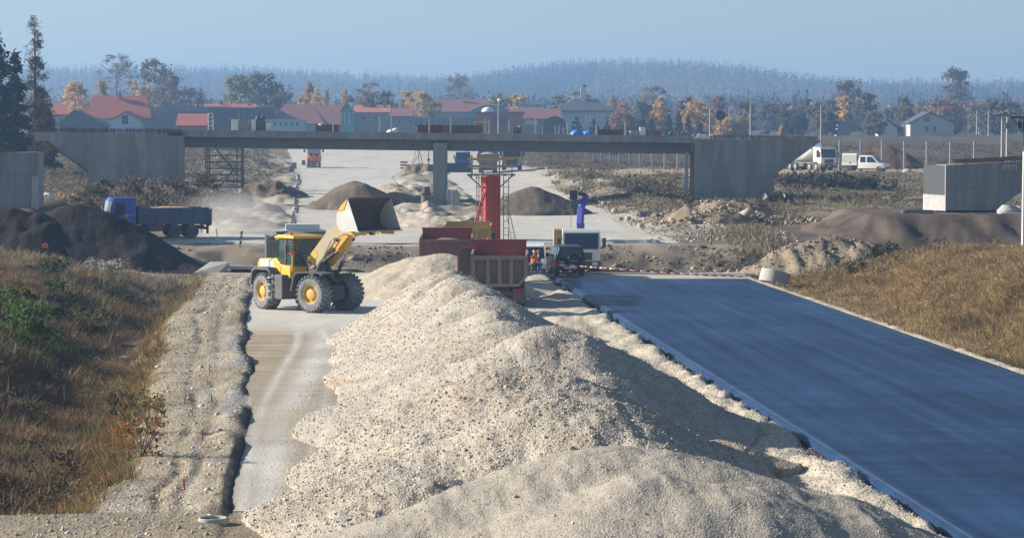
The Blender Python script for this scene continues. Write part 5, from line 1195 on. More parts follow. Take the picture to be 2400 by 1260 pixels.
    for nm, q in (('side_pane', [(-1.18, -.79, 2.16), (.2, -.75, 2.16), (.16, -.70, 3.38), (-1.12, -.73, 3.38)]), ('side_pane', [(-1.18, .79, 2.16), (.2, .75, 2.16), (.16, .70, 3.38), (-1.12, .73, 3.38)]),
                  ('windscreen', [(.24, -.72, 2.16), (.24, .72, 2.16), (.18, .67, 3.38), (.18, -.67, 3.38)]), ('rear_pane', [(-1.22, -.74, 2.16), (-1.22, .74, 2.16), (-1.16, .69, 3.38), (-1.16, -.69, 3.38)])):
        o = MB().add(q, [(0, 1, 2, 3)]).build(nm, g, root, **rr); md = o.modifiers.new('sol', 'SOLIDIFY'); md.thickness = .012
    rf = MB().prism([(-1.45, 3.42), (-1.45, 3.50), (-1.1, 3.60), (.2, 3.60), (.42, 3.52), (.42, 3.44)], 'y', -.86, .86).build('cab_roof', m_yel, root, bevel=.04, **rr)
    MB().lathe([(.001, .18), (.07, .16), (.085, 0), (.001, 0)], 'z', (-.35, -.55, 3.6), 12).build('beacon', m_org, rf)
    MB().b2(-1.0, -.45, -.28, .28, 2.1, 2.45).b2(-1.05, -.9, -.26, .26, 2.4, 3.05).build('seat', m_blk, root, bevel=.05, **rr)
    m = MB(); m.bar((.1, 0, 2.1), (-.1, 0, 2.7), .03, 6); m.lathe([(.17, -.015), (.19, 0), (.17, .015), (.15, 0)], 'z', n=18, T=Matrix.Translation((-.12, 0, 2.72)) @ Matrix.Rotation(R(-25), 4, 'Y'), closed=True); m.build('steering_wheel', m_blk, root, **rr)
    MB().bar((.42, -.92, 1.9), (.42, -.92, 2.72), .05, 6).build('lamp_post', m_yel, root, **rr)
    MB().box((.42, -.92, 2.78), (.16, .22, .16)).build('work_lamp', m_org, root, bevel=.02, **rr)
    for s in (-1, 1): MB().bar((.2, s * .75, 3.3), (.35, s * 1.15, 3.2), .02, 5).box((.36, s * 1.18, 2.98), (.06, .22, .36)).build('mirror', m_blk, root, **rr)
    hr = Vector((math.cos(RXr), math.sin(RXr), 0)); pp = A + hr * -.72
    person((pp.x, pp.y, 1.98), RXr, 'driver in dark clothes seated in the cab of the yellow wheel loader', m_dkc, m_dkc, None, seated=True, armL=(.34, .25), armR=(.34, .25), scale=.93)
    # front frame
    m = MB(); m.b2(.15, 2.2, -.42, .42, .55, 1.25); m.bar((1.65, -.95, .88), (1.65, .95, .88), .24, 10)
    for s in (-1, 1): m.prism([(.45, 1.2), (.55, 2.3), (.85, 2.5), (1.15, 2.3), (1.6, 1.6), (2.2, 1.2)], 'y', s * .40 - .04, s * .40 + .04)
    m.build('front_frame', m_dkg, root, bevel=.015, **fr)
    for s in (-1, 1):
        m = MB(); m.prism([(.45, 1.0), (.62, 1.72), (.82, 1.90), (1.9, 1.96), (2.55, 1.88), (2.55, 1.84), (1.9, 1.91), (.86, 1.84), (.7, 1.70), (.53, 1.0)], 'y', s * 1.12 - .40, s * 1.12 + .40); m.build('front_fender', m_dkg, root, bevel=.01, **fr)
        arm = [(.72, 2.30), (.78, 2.52), (1.55, 3.35), (2.15, 3.93), (2.7, 4.18), (3.05, 4.2), (3.38, 4.02), (3.6, 3.84), (4.0, 3.82), (3.95, 3.66), (3.6, 3.72), (3.1, 3.74), (2.7, 3.55), (2.15, 3.0), (1.35, 2.18), (1.05, 2.05), (.85, 2.10)]
        m_bm = mat('boom_sunlit_beige', (.52, .40, .22), (.42, .33, .19), scale=1.5, rough=.65, dust=.4, dustc=(.42, .36, .27)) if s < 0 else m_yel  # near arm in beige, its sunlit look put into the colour
        bo = MB().prism(arm, 'y', s * .58 - .06, s * .58 + .06).build('boom_arm', m_bm, root, bevel=.012, **fr)
        pn = MB()
        for (px_, pz_, pr_) in ((.92, 2.28, .12), (3.8, 3.76, .10), (2.55, 3.45, .10)): pn.bar((px_, s * .68, pz_), (px_, s * .48, pz_), pr_, 12)
        pn.build('pin', m_dkg, bo)
        MB().prism([(.74, 2.28), (.78, 2.52), (1.2, 2.98), (1.45, 2.72), (1.05, 2.07)], 'y', s * .645 - .004, s * .645 + .004).build('yellow_patch', m_yel, bo)
        m = MB(); m.bar((1.05, s * .78, 1.15), (1.75, s * .78, 2.35), .085, 10); m.build('lift_cylinder', m_dkg, root, **fr)
        MB().bar((1.70, s * .78, 2.27), (2.42, s * .78, 3.42), .045, 10).build('cylinder_rod', m_chrome, root, **fr)
    MB().bar((2.85, -.55, 3.85), (2.85, .55, 3.85), .17, 12).build('cross_tube', m_dkg, root, **fr)
    MB().prism([(2.35, 2.75), (2.2, 3.1), (2.6, 3.9), (2.9, 4.35), (3.15, 4.3), (3.05, 3.7), (2.75, 3.0)], 'y', -.14, .14).build('bell_crank', m_yel, root, bevel=.02, **fr)
    MB().bar((1.0, 0, 2.2), (1.9, 0, 2.75), .10, 10).build('tilt_cylinder', m_dkg, root, **fr)
    MB().bar((1.8, 0, 2.69), (2.4, 0, 3.0), .05, 10).build('cylinder_rod', m_chrome, root, **fr)
    MB().bar((2.95, 0, 4.3), (3.36, 0, 4.45), .08, 8).build('bucket_link', m_yel, root, **fr)
    hs = MB()
    for yy in (-.3, .3): hs.path([(.9, yy, 2.3), (1.5, yy, 2.75), (2.1, yy, 2.85), (2.6, yy, 3.5)], .03, 5)
    hs.build('hydraulic_hose', m_blk, root, **fr)
    # bucket: lip at (4.78, 3.93)
    lx, lz = 4.78, 3.93
    prof = [(0, 0), (-.9, -.04), (-1.16, .06), (-1.32, .30), (-1.36, .62), (-1.28, .90), (-1.05, 1.18), (-.64, 1.5)]
    t = .05; inn = [(x + (.06 if i > 1 else 0), z + (.05 if i < 4 else -.02)) for i, (x, z) in enumerate(prof)]
    poly = [(lx + a, lz + b_) for a, b_ in prof] + [(lx + a, lz + b_) for a, b_ in reversed(inn)]
    m_bin = mat('bucket_inner_steel', (.10, .078, .062), (.065, .055, .05), scale=1.2, rough=.75, dust=.35, dustc=(.19, .145, .11))
    bk = MB().prism(poly, 'y', -1.5, 1.5).build('bucket', m_bin, root, **fr)
    for s in (-1, 1):
        sd = MB().prism([(lx + a, lz + b_) for a, b_ in prof], 'y', s * 1.5, s * 1.535).build('bucket_side', mat('worn_bucket_side', (.66, .65, .62), (.52, .50, .46), scale=1.4, rough=.5, dust=.15), bk)
        MB().prism([(lx - 1.27, lz + .90), (lx - 1.05, lz + 1.18), (lx - .64, lz + 1.5), (lx - .86, lz + .98)], 'y', s * 1.545 - .008, s * 1.545 + .008).build('paint_remnant', m_yel, bk)
    MB().b2(lx - .16, lx + .10, -1.56, 1.56, lz - .05, lz + .0).build('cutting_edge', m_chrome if False else mat('edge_steel', (.35, .34, .33), rough=.45, metal=.6), bk)
    MB().box((lx - .66, 0, lz + 1.52), (.12, 3.06, .07)).build('top_edge', mat('rust_edge', (.20, .13, .09), (.14, .10, .08), rough=.8), bk)
    for s in (-1, 1): MB().box((lx - .5, s * 1.0, lz - .12), (1.0, .12, .16)).build('bucket_bracket', m_yel, bk)
loader()
# ------------------------------------------------------------------ bridges and concrete
m_con = mat('bridge_concrete', (.31, .31, .30), (.19, .195, .195), scale=1.1, rough=.85, bump=.01, bscale=6, contrast=.2, stretch=(1, 1, .2), vor=.08, vscale=.35)
m_con2 = mat('raw_concrete_panel', (.31, .31, .295), (.19, .195, .195), scale=.9, rough=.85, bump=.01, bscale=5, contrast=.22, stretch=(1, 1, .2), vor=.14, vscale=.5)
m_conl = mat('precast_and_sunlit_concrete', (.45, .44, .41), (.33, .32, .30), scale=1.5, rough=.85, bump=.006, bscale=10)  # precast pieces, also the abutment faces painted as sunlit
m_joint = mat('panel_joint', (.17, .17, .17), rough=.9)
m_rebar = mat('rusty_rebar', (.16, .075, .045), (.09, .05, .035), scale=4, rough=.85)
m_stl = mat('scaffold_tube', (.20, .19, .18), (.13, .10, .08), scale=3, rough=.6)
m_dsteel = mat('dark_steel_tube', (.05, .055, .065), rough=.6)
m_wood = mat('fresh_timber', (.55, .42, .24), (.42, .31, .17), rough=.8)
m_stake = mat('whitewashed_stake', (.72, .68, .58), (.6, .5, .36), rough=.8)
def wall_poly(root, name, pts, Y, th, m, joints=True, step=None, rows=(), jt=None):
    """pts are pixels of the photograph on the plane at distance Y; the wall keeps its real thickness behind that plane"""
    q = [at(px, py, Y) for px, py in pts]; loc = root.location
    o = MB().prism([(p.x - loc.x, p.z - loc.z) for p in q], 'y', Y - loc.y, Y - loc.y + th).build(name, m, root)
    if step:
        xs = [p[0] for p in pts]; ys = [p[1] for p in pts]; j = MB(); k = min(xs) + step
        def span(px):
            c = []
            for (x0, y0), (x1, y1) in zip(pts, pts[1:] + pts[:1]):
                if (x0 - px) * (x1 - px) < 0: c.append(y0 + (y1 - y0) * (px - x0) / (x1 - x0))
            return (min(c), max(c)) if len(c) >= 2 else None
        while k < max(xs) - 3:
            s_ = span(k)
            if s_:
                a, b = at(k, s_[0] + 1, Y), at(k, s_[1] - 1, Y); j.b2(a.x - loc.x - .015, a.x - loc.x + .015, Y - loc.y - .006, Y - loc.y + .01, b.z - loc.z, a.z - loc.z)
            k += step
        for ry, xa, xb in rows:
            a, b = at(xa, ry, Y), at(xb, ry, Y); j.b2(a.x - loc.x, b.x - loc.x, Y - loc.y - .007, Y - loc.y + .01, a.z - loc.z - .02, a.z - loc.z + .02)
        j.build('joint_line', m_joint, o)
    return o
def rebar(root, px0, px1, y0, y1, Y, depth, n, hmin=.15, hmax=.5, name='rebar'):
    m = MB(); loc = root.location
    for i in range(n):
        px = random.uniform(px0, px1); t = (px - px0) / (px1 - px0); p = at(px, y0 + (y1 - y0) * t, Y); yy = random.uniform(.1, depth)
        h = random.uniform(hmin, hmax); a = p - loc
        m.bar((a.x, a.y + yy, a.z - .1), (a.x + random.uniform(-.05, .05), a.y + yy, a.z + h), .022, 4, caps=False)
    for k in range(4):
        a, b = at(px0, y0, Y) - loc, at(px1, y1, Y) - loc; yy = depth * (k + .2) / 4; zz = .08 + .09 * (k % 3)
        m.bar((a.x, a.y + yy, a.z + zz), (b.x, b.y + yy, b.z + zz), .035, 4)
    return tag(m.build(name, m_rebar, root), kind='stuff')
BY = 240.0
br = empty('road_bridge', (X(1000, BY), BY, Hg(X(1000, BY), BY)), 0, 'grey concrete overpass with one tall pillar spanning the unfinished road', 'bridge')
L_ = br.location
def deckz(px): return at(px, np.interp(px, [428, 1625], [304, 319]), BY).z
def slopebox(px0, px1, zt, zb, y0, y1, name, m, par):
    o = MB(); a0, a1 = X(px0, BY) - L_.x, X(px1, BY) - L_.x; z0, z1 = deckz(px0) - L_.z, deckz(px1) - L_.z
    vs = [(a0, y0, z0 + zb), (a1, y0, z1 + zb), (a1, y1, z1 + zb), (a0, y1, z0 + zb), (a0, y0, z0 + zt), (a1, y0, z1 + zt), (a1, y1, z1 + zt), (a0, y1, z0 + zt)]
    o.add(vs, [(0, 3, 2, 1), (4, 5, 6, 7), (0, 1, 5, 4), (1, 2, 6, 5), (2, 3, 7, 6), (3, 0, 4, 7)])
    return o.build(name, m, par)
ds = slopebox(430, 1625, 0, -.66, 0, 12, 'deck_slab', m_con, br)
j = MB()
for k in range(14):
    px = 470 + k * 82; z = deckz(px) - L_.z; j.b2(X(px, BY) - L_.x - .02, X(px, BY) - L_.x + .02, -.006, .01, z - .64, z - .02)
j.build('joint_line', m_joint, ds)
slopebox(428, 1622, -.66, -1.68, .9, 11, 'girder', mat('girder_concrete', (.17, .175, .175), (.11, .115, .12), scale=.7, rough=.9, contrast=.3), br)
wall_poly(br, 'abutment', [(83, 309), (430, 313), (430, 442), (205, 440), (205, 400), (112, 331), (83, 331)], BY - .3, 1.0, m_con2, step=33, rows=[(365, 205, 395), (378, 395, 430)])
wall_poly(br, 'abutment', [(1628, 326), (1905, 326), (1925, 330), (1814, 412), (1814, 480), (1628, 482)], BY - .3, 3.0, m_con2, step=31, rows=[(388, 1700, 1814)])
wall_poly(br, 'lit_abutment_edge', [(1606, 357), (1614, 357), (1612, 480), (1604, 480)], BY + .5, .5, m_conl)  # pale strips that paint the sunlit end face of the abutment
wall_poly(br, 'lit_abutment_edge', [(1618, 357), (1623, 357), (1622, 480), (1617, 480)], BY + 1.5, .5, m_conl)
o = MB(); a, b = at(106, 331, BY - .5) - L_, at(206, 402, BY - .5) - L_; o.bar(a, b, .10, 4); o.build('formwork_brace', m_dsteel, br)
pz = at(1031, 345, BY).z
pm = MB(); x0, x1 = X(1015, BY) - L_.x, X(1048, BY) - L_.x
pm.prism([(x0, .3), (x0 + .2, 0), (x1 - .2, 0), (x1, .3), (x1, 1.5), (x1 - .2, 1.8), (x0 + .2, 1.8), (x0, 1.5)], 'z', -.4, pz - L_.z + .4)
pm.build('pillar', m_con, br, bevel=.02)
rebar(br, 95, 425, 308, 311, BY - .2, .8, 260); rebar(br, 1665, 1920, 324, 327, BY - .2, 2.5, 240, .1, .38)
slopebox(395, 430, -.15, -.55, -.3, 2.5, 'bearing_timber', m_rebar, br)
# scaffold tower under the deck
def tubes(root, segs, r, m, name): 
    o = MB()
    for a, b in segs: o.bar(a, b, r, 5)
    return o.build(name, m, root)
sx, sY = X(482, 237), 237
st = empty('scaffold_tower', (sx, sY, Hg(sx + 1.6, sY)), 0, 'dark steel scaffold tower standing below the left part of the deck', 'scaffold')
H_ = at(500, 346, sY).z - st.location.z; W_ = 85 * sY / FPX
for k, (a, b) in enumerate(((0, 0), (.35, 0), (W_ - .45, 0), (W_, 0), (0, 1.4), (W_, 1.4))): tubes(st, [((a, b, -.3), (a, b, H_))], .065, m_dsteel, 'upright')
for k in range(8):
    z = .25 + k * (H_ - .4) / 7; tubes(st, [((0, 0, z), (W_, 0, z)), ((0, 1.4, z), (W_, 1.4, z)), ((0, 0, z), (0, 1.4, z)), ((W_, 0, z), (W_, 1.4, z))], .05, m_dsteel, 'ledger')
tubes(st, [((.9, -.05, H_), (2.6, -.05, H_ * .55)), ((2.6, -.05, H_ * .55), (.8, -.05, .3))], .07, m_dsteel, 'diagonal_brace')
for z in (H_ * .30, H_ * .62): MB().b2(.1, W_ - .1, .1, 1.3, z, z + .06).build('plank', m_dsteel, st)
# second bridge under construction
ab = empty('concrete_abutment', (X(40, 180), 180, Hg(X(40, 180), 180)), 0, 'grey concrete abutment cut by the picture edge above dark soil heaps', 'abutment', 'abutments of the second bridge')
wall_poly(ab, 'wall', [(-70, 357), (88, 357), (88, 500), (-70, 500)], 180, 2.4, m_con2, step=35, rows=[(411, -70, 88)])
wall_poly(ab, 'lit_strip', [(74, 413), (88, 413), (88, 492), (74, 492)], 179.75, .25, m_conl)  # pale strip added to paint the sunlit part of the wall
o = MB()
for k in range(7): o.b2(X(-20 + random.uniform(-6, 6), 180) - ab.location.x, X(26, 180) - ab.location.x, .3 + k * .2, .45 + k * .2, at(0, 357, 180).z - ab.location.z, at(0, 357, 180).z - ab.location.z + .14 + .04 * (k % 3))
o.build('timber', m_rebar, ab)
ab2 = empty('concrete_abutment', (X(2216, 187), 187, at(2216, 494, 187).z), R(4), 'large concrete abutment with a sunlit lower side on the brown embankment', 'abutment', 'abutments of the second bridge')
k_ = 187 / FPX
def q2(px, py): return ((px - 2216) * k_, (494 - py) * k_)
yaw = R(14)
bw = MB().prism([q2(2216, 387), q2(2285, 384), q2(2440, 376), q2(2440, 440), q2(2404, 444), q2(2335, 493), q2(2216, 493)], 'y', 0, 3.2)
wb = bw.build('wall', m_con2, ab2, rz=-yaw * 0)
j = MB()
for px, y0_, y1_ in ((2240, 387, 493), (2290, 384, 493), (2312, 384, 493), (2342, 382, 487), (2372, 380, 466)): a = q2(px, y1_); b = q2(px, y0_); j.b2(a[0] - .02, a[0] + .02, -.006, .01, a[1] + .03, b[1] - .05)
for py, xa, xb in ((440, 2216, 2290), (418, 2312, 2372), (438, 2340, 2400)): a = q2(xa, py); b = q2(xb, py); j.b2(a[0], b[0], -.007, .01, a[1] - .02, a[1] + .02)
j.build('joint_line', m_joint, wb)
w31 = 31 * k_
MB().add([(-w31, 2.6, 0), (0, 0, 0), (.0, 3.0, 0), (-w31, 3.0, 0), (-w31, 2.6, 1.17), (0, 0, 1.12), (0, 3.0, 1.1), (-w31, 3.0, 1.15)], [(0, 3, 2, 1), (4, 5, 6, 7), (0, 1, 5, 4), (1, 2, 6, 5), (2, 3, 7, 6), (3, 0, 4, 7)]).build('sunlit_end_wall', m_conl, ab2)  # side in paler concrete than the front, sunlight put into its colour
MB().add([(-w31 + .02, 2.75, 1.17), (0, .25, 1.12), (.0, 3.0, 1.1), (-w31 + .02, 3.0, 1.15), (-w31 + .02, 2.75, 3.3), (0, .25, 3.3), (0, 3.0, 3.3), (-w31 + .02, 3.0, 3.3)], [(0, 3, 2, 1), (4, 5, 6, 7), (0, 1, 5, 4), (1, 2, 6, 5), (2, 3, 7, 6), (3, 0, 4, 7)]).build('formwork_panel', mat('dark_formwork', (.05, .055, .06), (.035, .04, .04), rough=.7), ab2)
MB().b2(.05, 3.9, -.05, 3.1, -.38, -.0).build('dark_base', mat('flat_black', (.012, .012, .014), rough=.7), ab2)  # dark strip along the foot of the wall
m = MB()
for i in range(260):
    px = random.uniform(2250, 2430); a = q2(px, np.interp(px, [2216, 2285, 2440], [387, 384, 376])); yy = random.uniform(.1, 3); m.bar((a[0], yy, a[1] - .05), (a[0] + random.uniform(-.06, .06), yy, a[1] + random.uniform(.12, .42)), .022, 4, caps=False)
for kk in range(6): a, b = q2(2248, 384), q2(2430, 375); m.bar((a[0], .2 + kk * .5, a[1] + .1 + .08 * (kk % 3)), (b[0], .2 + kk * .5, b[1] + .1 + .08 * (kk % 3)), .04, 4)
tag(m.build('rebar', m_rebar, ab2), kind='stuff')
m = MB(); a = q2(2352, 390)
m.b2(a[0], a[0] + 1.0, -.12, -.06, a[1], a[1] + .05)
for kk in range(6): m.b2(a[0] + kk * .19, a[0] + kk * .19 + .05, -.12, -.06, a[1] - .3, a[1] + .12)
m.build('white_rail', m_stake, ab2)
# red steel column form with work platform
RY = 182.0; rc0 = P_(1150, RY)
rc = empty('column_formwork', rc0, 0, 'round red steel column form with a timber work platform around its head', 'column form')
def rl(px, py): p = at(px, py, RY); return p.x - rc0[0], p.z - rc0[2]
zt = rl(1150, 411)[1]; m_rform = mat('form_red', (.48, .035, .02), (.34, .03, .02), scale=1.4, rough=.55, dust=.12, dustc=(.3, .2, .16))
m = MB().lathe([(.001, -.2), (.64, -.2), (.64, zt), (.001, zt)], 'z', n=28)
for k in range(7): z = .1 + k * (zt - .15) / 6; m.lathe([(.64, z - .035), (.70, z - .035), (.70, z + .035), (.64, z + .035)], 'z', n=28)
for k in range(12): a = 2 * PI * k / 12; m.box((.66 * math.cos(a), .66 * math.sin(a), zt / 2), (.07, .03, zt), rz=a)
m.build('steel_shell', m_rform, rc, smooth=True, angle=30)
pf = MB(); zp = rl(0, 410)[1]; x0, x1 = rl(1095, 0)[0], rl(1208, 0)[0]
for yy in (-1.5, -.9, .9, 1.5): pf.b2(x0, x1, yy - .12, yy + .12, zp, zp + .06)
for xx in (x0 + .2, x1 - .2, -1.0, 1.0): pf.b2(xx - .15, xx + .15, -1.6, 1.6, zp - .05, zp)
pf.build('platform', m_stl, rc)
for z, mm, x2 in ((rl(0, 390)[1], mat('grey_board', (.42, .38, .30), (.3, .28, .23), rough=.85), x1), (rl(0, 373)[1], mat('ochre_board', (.60, .38, .12), (.42, .28, .12), rough=.85), x1 - .1)):
    MB().b2(x0 + (.0 if z < 5 else .1), x2, -1.66, -1.58, z - .07, z + .07).build('guard_board', mm, rc); MB().b2(x0, x2, 1.58, 1.66, z - .07, z + .07).build('guard_board', mm, rc)
for xx in (x0 + .32, -.55, .62, x1 - .25):
    for yy in (-1.55, 1.55): MB().bar((xx, yy, zp - .15), (xx, yy, rl(0, 371)[1]), .04, 5).build('guard_post', m_stl, rc)
for s in (-1, 1):
    for yy in (-.8, .8): MB().bar((s * 1.55, yy, zp - .05), (s * .68, yy * .4, zp - .85), .04, 5).build('platform_brace', m_stl, rc)
m = MB()
for xx in (rl(1180, 0)[0], rl(1192, 0)[0]): m.bar((xx, -.4, 0), (xx, -.4, zp - .1), .035, 5)
for k in range(9): z = .4 + k * .48; m.bar((rl(1180, 0)[0], -.4, z), (rl(1192, 0)[0], -.4, z), .025, 5)
m.build('access_ladder', m_stl, rc)
m = MB(); a = rl(1177, 458); b = rl(1200, 565)
for d_ in (0, .28): m.bar((a[0] + d_, -.7, a[1]), (b[0] + d_, -1.6, b[1]), .035, 5)
for k in range(10): t = k / 10; m.bar((a[0] + (b[0] - a[0]) * t, -.7 - .9 * t, a[1] + (b[1] - a[1]) * t), (a[0] + (b[0] - a[0]) * t + .28, -.7 - .9 * t, a[1] + (b[1] - a[1]) * t), .02, 4)
m.build('leaning_ladder', m_wood, rc)
m = MB()
for px in (1117, 1122): m.bar((rl(px, 0)[0], .3, 0), (rl(px, 0)[0], .3, zp), .03, 5)
for k in range(7): z = .5 + k * .65; m.bar((rl(1114, 0)[0], .3, z), (rl(1126, 0)[0], .3, z), .022, 5)
m.build('side_tube', m_stl, rc)
for d_ in (0, .16): a, b = rl(1133, 450), rl(1105, 548); MB().bar((a[0] + d_, -.55, a[1]), (b[0] + d_, -2.0, b[1]), .055, 8).build('push_pull_prop', m_rform, rc)
# ------------------------------------------------------------------ loose things about the site
def thing1(name, label, cat, group=None, loc=(0, 0, 0), rz=0): return empty(name, loc, rz, label, cat, group)
c = P_(999, 236); t = thing1('pile_stub', 'rusty steel pile stub with a wide flange left of the bridge pillar', 'pile stub', loc=c)
MB().lathe([(.001, -.2), (.48, -.2), (.48, 1.35), (.001, 1.35)], 'z', n=20).build('casing', mat('grey_brown_steel', (.16, .13, .10), (.10, .09, .07), rough=.7), t, smooth=True, angle=30)
MB().lathe([(.001, 1.35), (.66, 1.35), (.66, 1.5), (.001, 1.5)], 'z', n=20).build('flange', m_dsteel, t, smooth=True, angle=30)
MB().lathe([(.001, 1.5), (.36, 1.5), (.33, 2.05), (.001, 2.05)], 'z', n=16).build('pile_head', m_rebar, t, smooth=True, angle=30)
for px, Yy, w_, h_, lb in ((1054, 236, .55, 1.5, 'tall pale precast slab standing right beside the bridge pillar'), (1068, 233, .75, 1.4, 'pale precast block with a dark side, right of the tall slab')):
    c = P_(px, Yy); o = MB(); o.prism([(-w_ / 2, -.1), (-w_ / 2, h_), (w_ * .1, h_), (w_ / 2, h_ * .75), (w_ / 2, -.1)], 'y', 0, .9); o = o.build('precast_block', m_conl, bevel=.02, loc=c); tag(o, lb, 'concrete block')
c = P_(930, 268); t = thing1('rubbish_skip', 'small yellow-green skip on the pale sandy heap', 'skip', loc=c)
MB().prism([(-.5, 0), (-.6, .6), (-.52, .6), (-.43, .06), (.43, .06), (.52, .6), (.6, .6), (.5, 0)], 'y', 0, .9).b2(-.55, .55, 0, .05, .0, .58).b2(-.55, .55, .85, .9, 0, .58).build('bin', mat('skip_green', (.36, .32, .06), (.28, .26, .06), rough=.6, dust=.2), t)
c = (c[0] + .2, c[1] + 1.2, c[2]); t = thing1('compactor_machine', 'small red machine just behind the yellow-green skip', 'machine', loc=c)
MB().b2(-.3, .3, -.2, .2, .5, .95).build('engine', mat('machine_red', (.5, .04, .03), rough=.5), t, bevel=.05); MB().bar((0, 0, .9), (-.35, 0, 1.25), .03, 5).build('handle', m_blk, t); MB().b2(-.35, .35, -.25, .25, .0, .5).build('base', m_blk, t)
c = P_(978, 362); t = thing1('tripod_rig', 'slender red tripod rig left of the bridge pillar beyond the deck', 'tripod', loc=c)
for a_, b_ in (((-.9, 0, 0), (0, 0, 3.3)), ((1.0, 0, 0), (.05, 0, 3.3)), ((.3, 1.3, 0), (0, .1, 3.3))): MB().bar(a_, b_, .06, 5).build('leg', mat('rig_red', (.45, .14, .07), rough=.6), t)
MB().bar((1.6, .2, 0), (1.6, .2, 3.3), .06, 5).sphere((1.6, .2, 1.3), .22, 8).build('drill_rod', m_dsteel, t)
c = P_(952, 366); t = thing1('pallet_stack', 'small stack of grey pallets left of the red tripod rig', 'pallets', loc=c)
for k in range(3): MB().b2(-.8, .8 - .3 * k, -.4, .4, k * .42, k * .42 + .25).build('pallet', m_gry, t)
c = P_(1080, 350); t = thing1('form_panel', 'dark blue steel form panels lying before the blue lorry', 'steel forms', loc=c)
for k in range(3): MB().b2(-1.9 + k * .1, 1.6, -.5 + k * .3, -.3 + k * .3, 0, 1.3 - k * .15).build('panel', mat('form_navy', (.03, .045, .08), rough=.6), t)
for k, (px, Yy, s_, lb) in enumerate(((684, 352, .95, 'dark grey concrete block on the far pale road, lowest of the three'), (690, 368, .9, 'dark grey concrete block on the far pale road, middle one'), (712, 384, .8, 'dark grey concrete block nearest the orange roller'))):
    o = MB().box((0, 0, s_ * .45), (s_ * .65, s_ * .8, s_ * .9)); o.box((0, 0, s_ * .93), (s_ * .4, s_ * .5, s_ * .08)); tag(o.build('concrete_block', m_gry, bevel=.03, loc=P_(px, Yy)), lb, 'concrete block')
# edge stones along the left of the far road
proto = None
for k in range(24):
    Yy = 193 + 138 * (k / 23) ** 1.15; uu = float(sL(Yy)) - .45; x_ = uu - S * Yy + random.uniform(-.12, .12)
    if proto is None:
        proto = MB().prism([(-.28, 0), (-.3, .34), (-.18, .46), (.2, .46), (.3, .3), (.28, 0)], 'y', 0, .7).build('edge_stone', mat('edge_stone_grey', (.38, .37, .36), (.24, .24, .24), scale=2, rough=.85), bevel=.03); tag(proto, 'pale grey edge stone in the row along the left edge of the far road', 'edge stone', 'edge stones along the far road'); e = proto
    else: e = proto.copy(); col.objects.link(e)
    e.location = (x_, Yy, Hg(x_, Yy) - .03); e.rotation_euler = (0, 0, random.uniform(-.4, .4)); e.scale = (random.uniform(.5, .8),) * 3
proto = None
for k, (px, Yy) in enumerate(((1282, 350), (1310, 318), (1343, 288), (1366, 268), (1392, 248), (1416, 234), (1441, 222), (1472, 208), (1502, 197))):
    if proto is None:
        proto = MB().lathe([(.001, 0), (.26, 0), (.26, .3), (.2, .36), (.001, .36)], 'z', n=14).build('marker_block', m_conl, smooth=True, angle=30); tag(proto, 'small pale round concrete block along the right edge of the far road', 'marker block', 'round concrete blocks along the far road'); e = proto
    else: e = proto.copy(); col.objects.link(e)
    e.location = P_(px, Yy)
# concrete posts of the unfinished fence
fp = None
L1 = [(1968, 345), (2017, 342), (2067, 339), (2119, 336), (2172, 333), (2227, 330), (2283, 327)]
L2 = [(1588, 338), (1558, 345), (1528, 353), (1500, 361), (1475, 369), (1452, 377), (1430, 386), (1410, 395), (1391, 404), (1374, 413), (1359, 423), (1345, 433), (1332, 444), (1321, 455), (1311, 466), (1302, 478)]
for i, (px, Yy) in enumerate(L1 + L2):
    if fp is None:
        fp = MB().b2(-.14, .14, -.14, .14, -.4, 4.1).b2(-.17, .17, -.05, .05, 0, 4.1).build('fence_post', m_conl, bevel=.01)
        fp['category'] = 'post'; e = fp
    else: e = fp.copy(); col.objects.link(e)
    r_ = i < len(L1)
    e['label'] = 'bare white concrete post in the open row beside the white pickup' if r_ else 'bare white concrete post in the row seen below the bridge deck'
    e['group'] = 'fence posts by the pickup' if r_ else 'fence posts beyond the bridge'
    e.location = P_(px, Yy); 
    if not r_: e.scale = (.9, .9, .85)
tag(MB().lathe([(.001, 0), (.75, 0), (.7, .15), (.35, .45), (.001, .5)], 'z', n=16).build('post_foot', m_conl, loc=P_(2126, 334), smooth=True), 'pale concrete cone lying at the foot of a fence post', 'concrete cone')
# tall poles
def pole(px, Yy, ytop, label, r=.16, name='lamp_mast', m=None, cat='mast', group=None, extra=None):
    c = P_(px, Yy); h = at(px, ytop, Yy).z - c[2]; t = empty(name, c, 0, label, cat, group)
    MB().bar((0, 0, -.2), (0, 0, h), r, 8, r * .6).build('shaft', m or m_conl, t, smooth=True)
    if extra: extra(t, h)
    return t
cap_ = lambda t, h: MB().b2(-.25, .25, -.1, .1, h - .1, h + .05).build('cap', m_conl, t)
pole(1663, 420, 250, 'tall thin pale pole beside the big golden tree', group='tall poles behind the bridge', extra=cap_)
pole(1758, 430, 234, 'tallest thin pale pole, midway along the right abutment top', group='tall poles behind the bridge', extra=cap_)
pole(1923, 440, 244, 'tall thin pale pole at the outer end of the right abutment', group='tall poles behind the bridge', extra=cap_)
pole(1168, 420, 236, 'grey pole with a small white globe over the deck', r=.14, extra=lambda t, h: MB().sphere((.15, 0, h + .1), .3, 10).build('globe', m_white, t))
def disc(t, h):
    T = Matrix.Translation((0, 0, h - .3)) @ Matrix.Rotation(R(90), 4, 'X')
    MB().lathe([(.25, -.08), (.78, -.08), (.78, .08), (.25, .08)], 'z', n=20, T=T, closed=True).build('round_frame', m_dsteel, t); MB().lathe([(.001, .02), (.3, .02), (.3, -.05), (.001, -.05)], 'z', n=16, T=T).build('hub', m_gry, t)
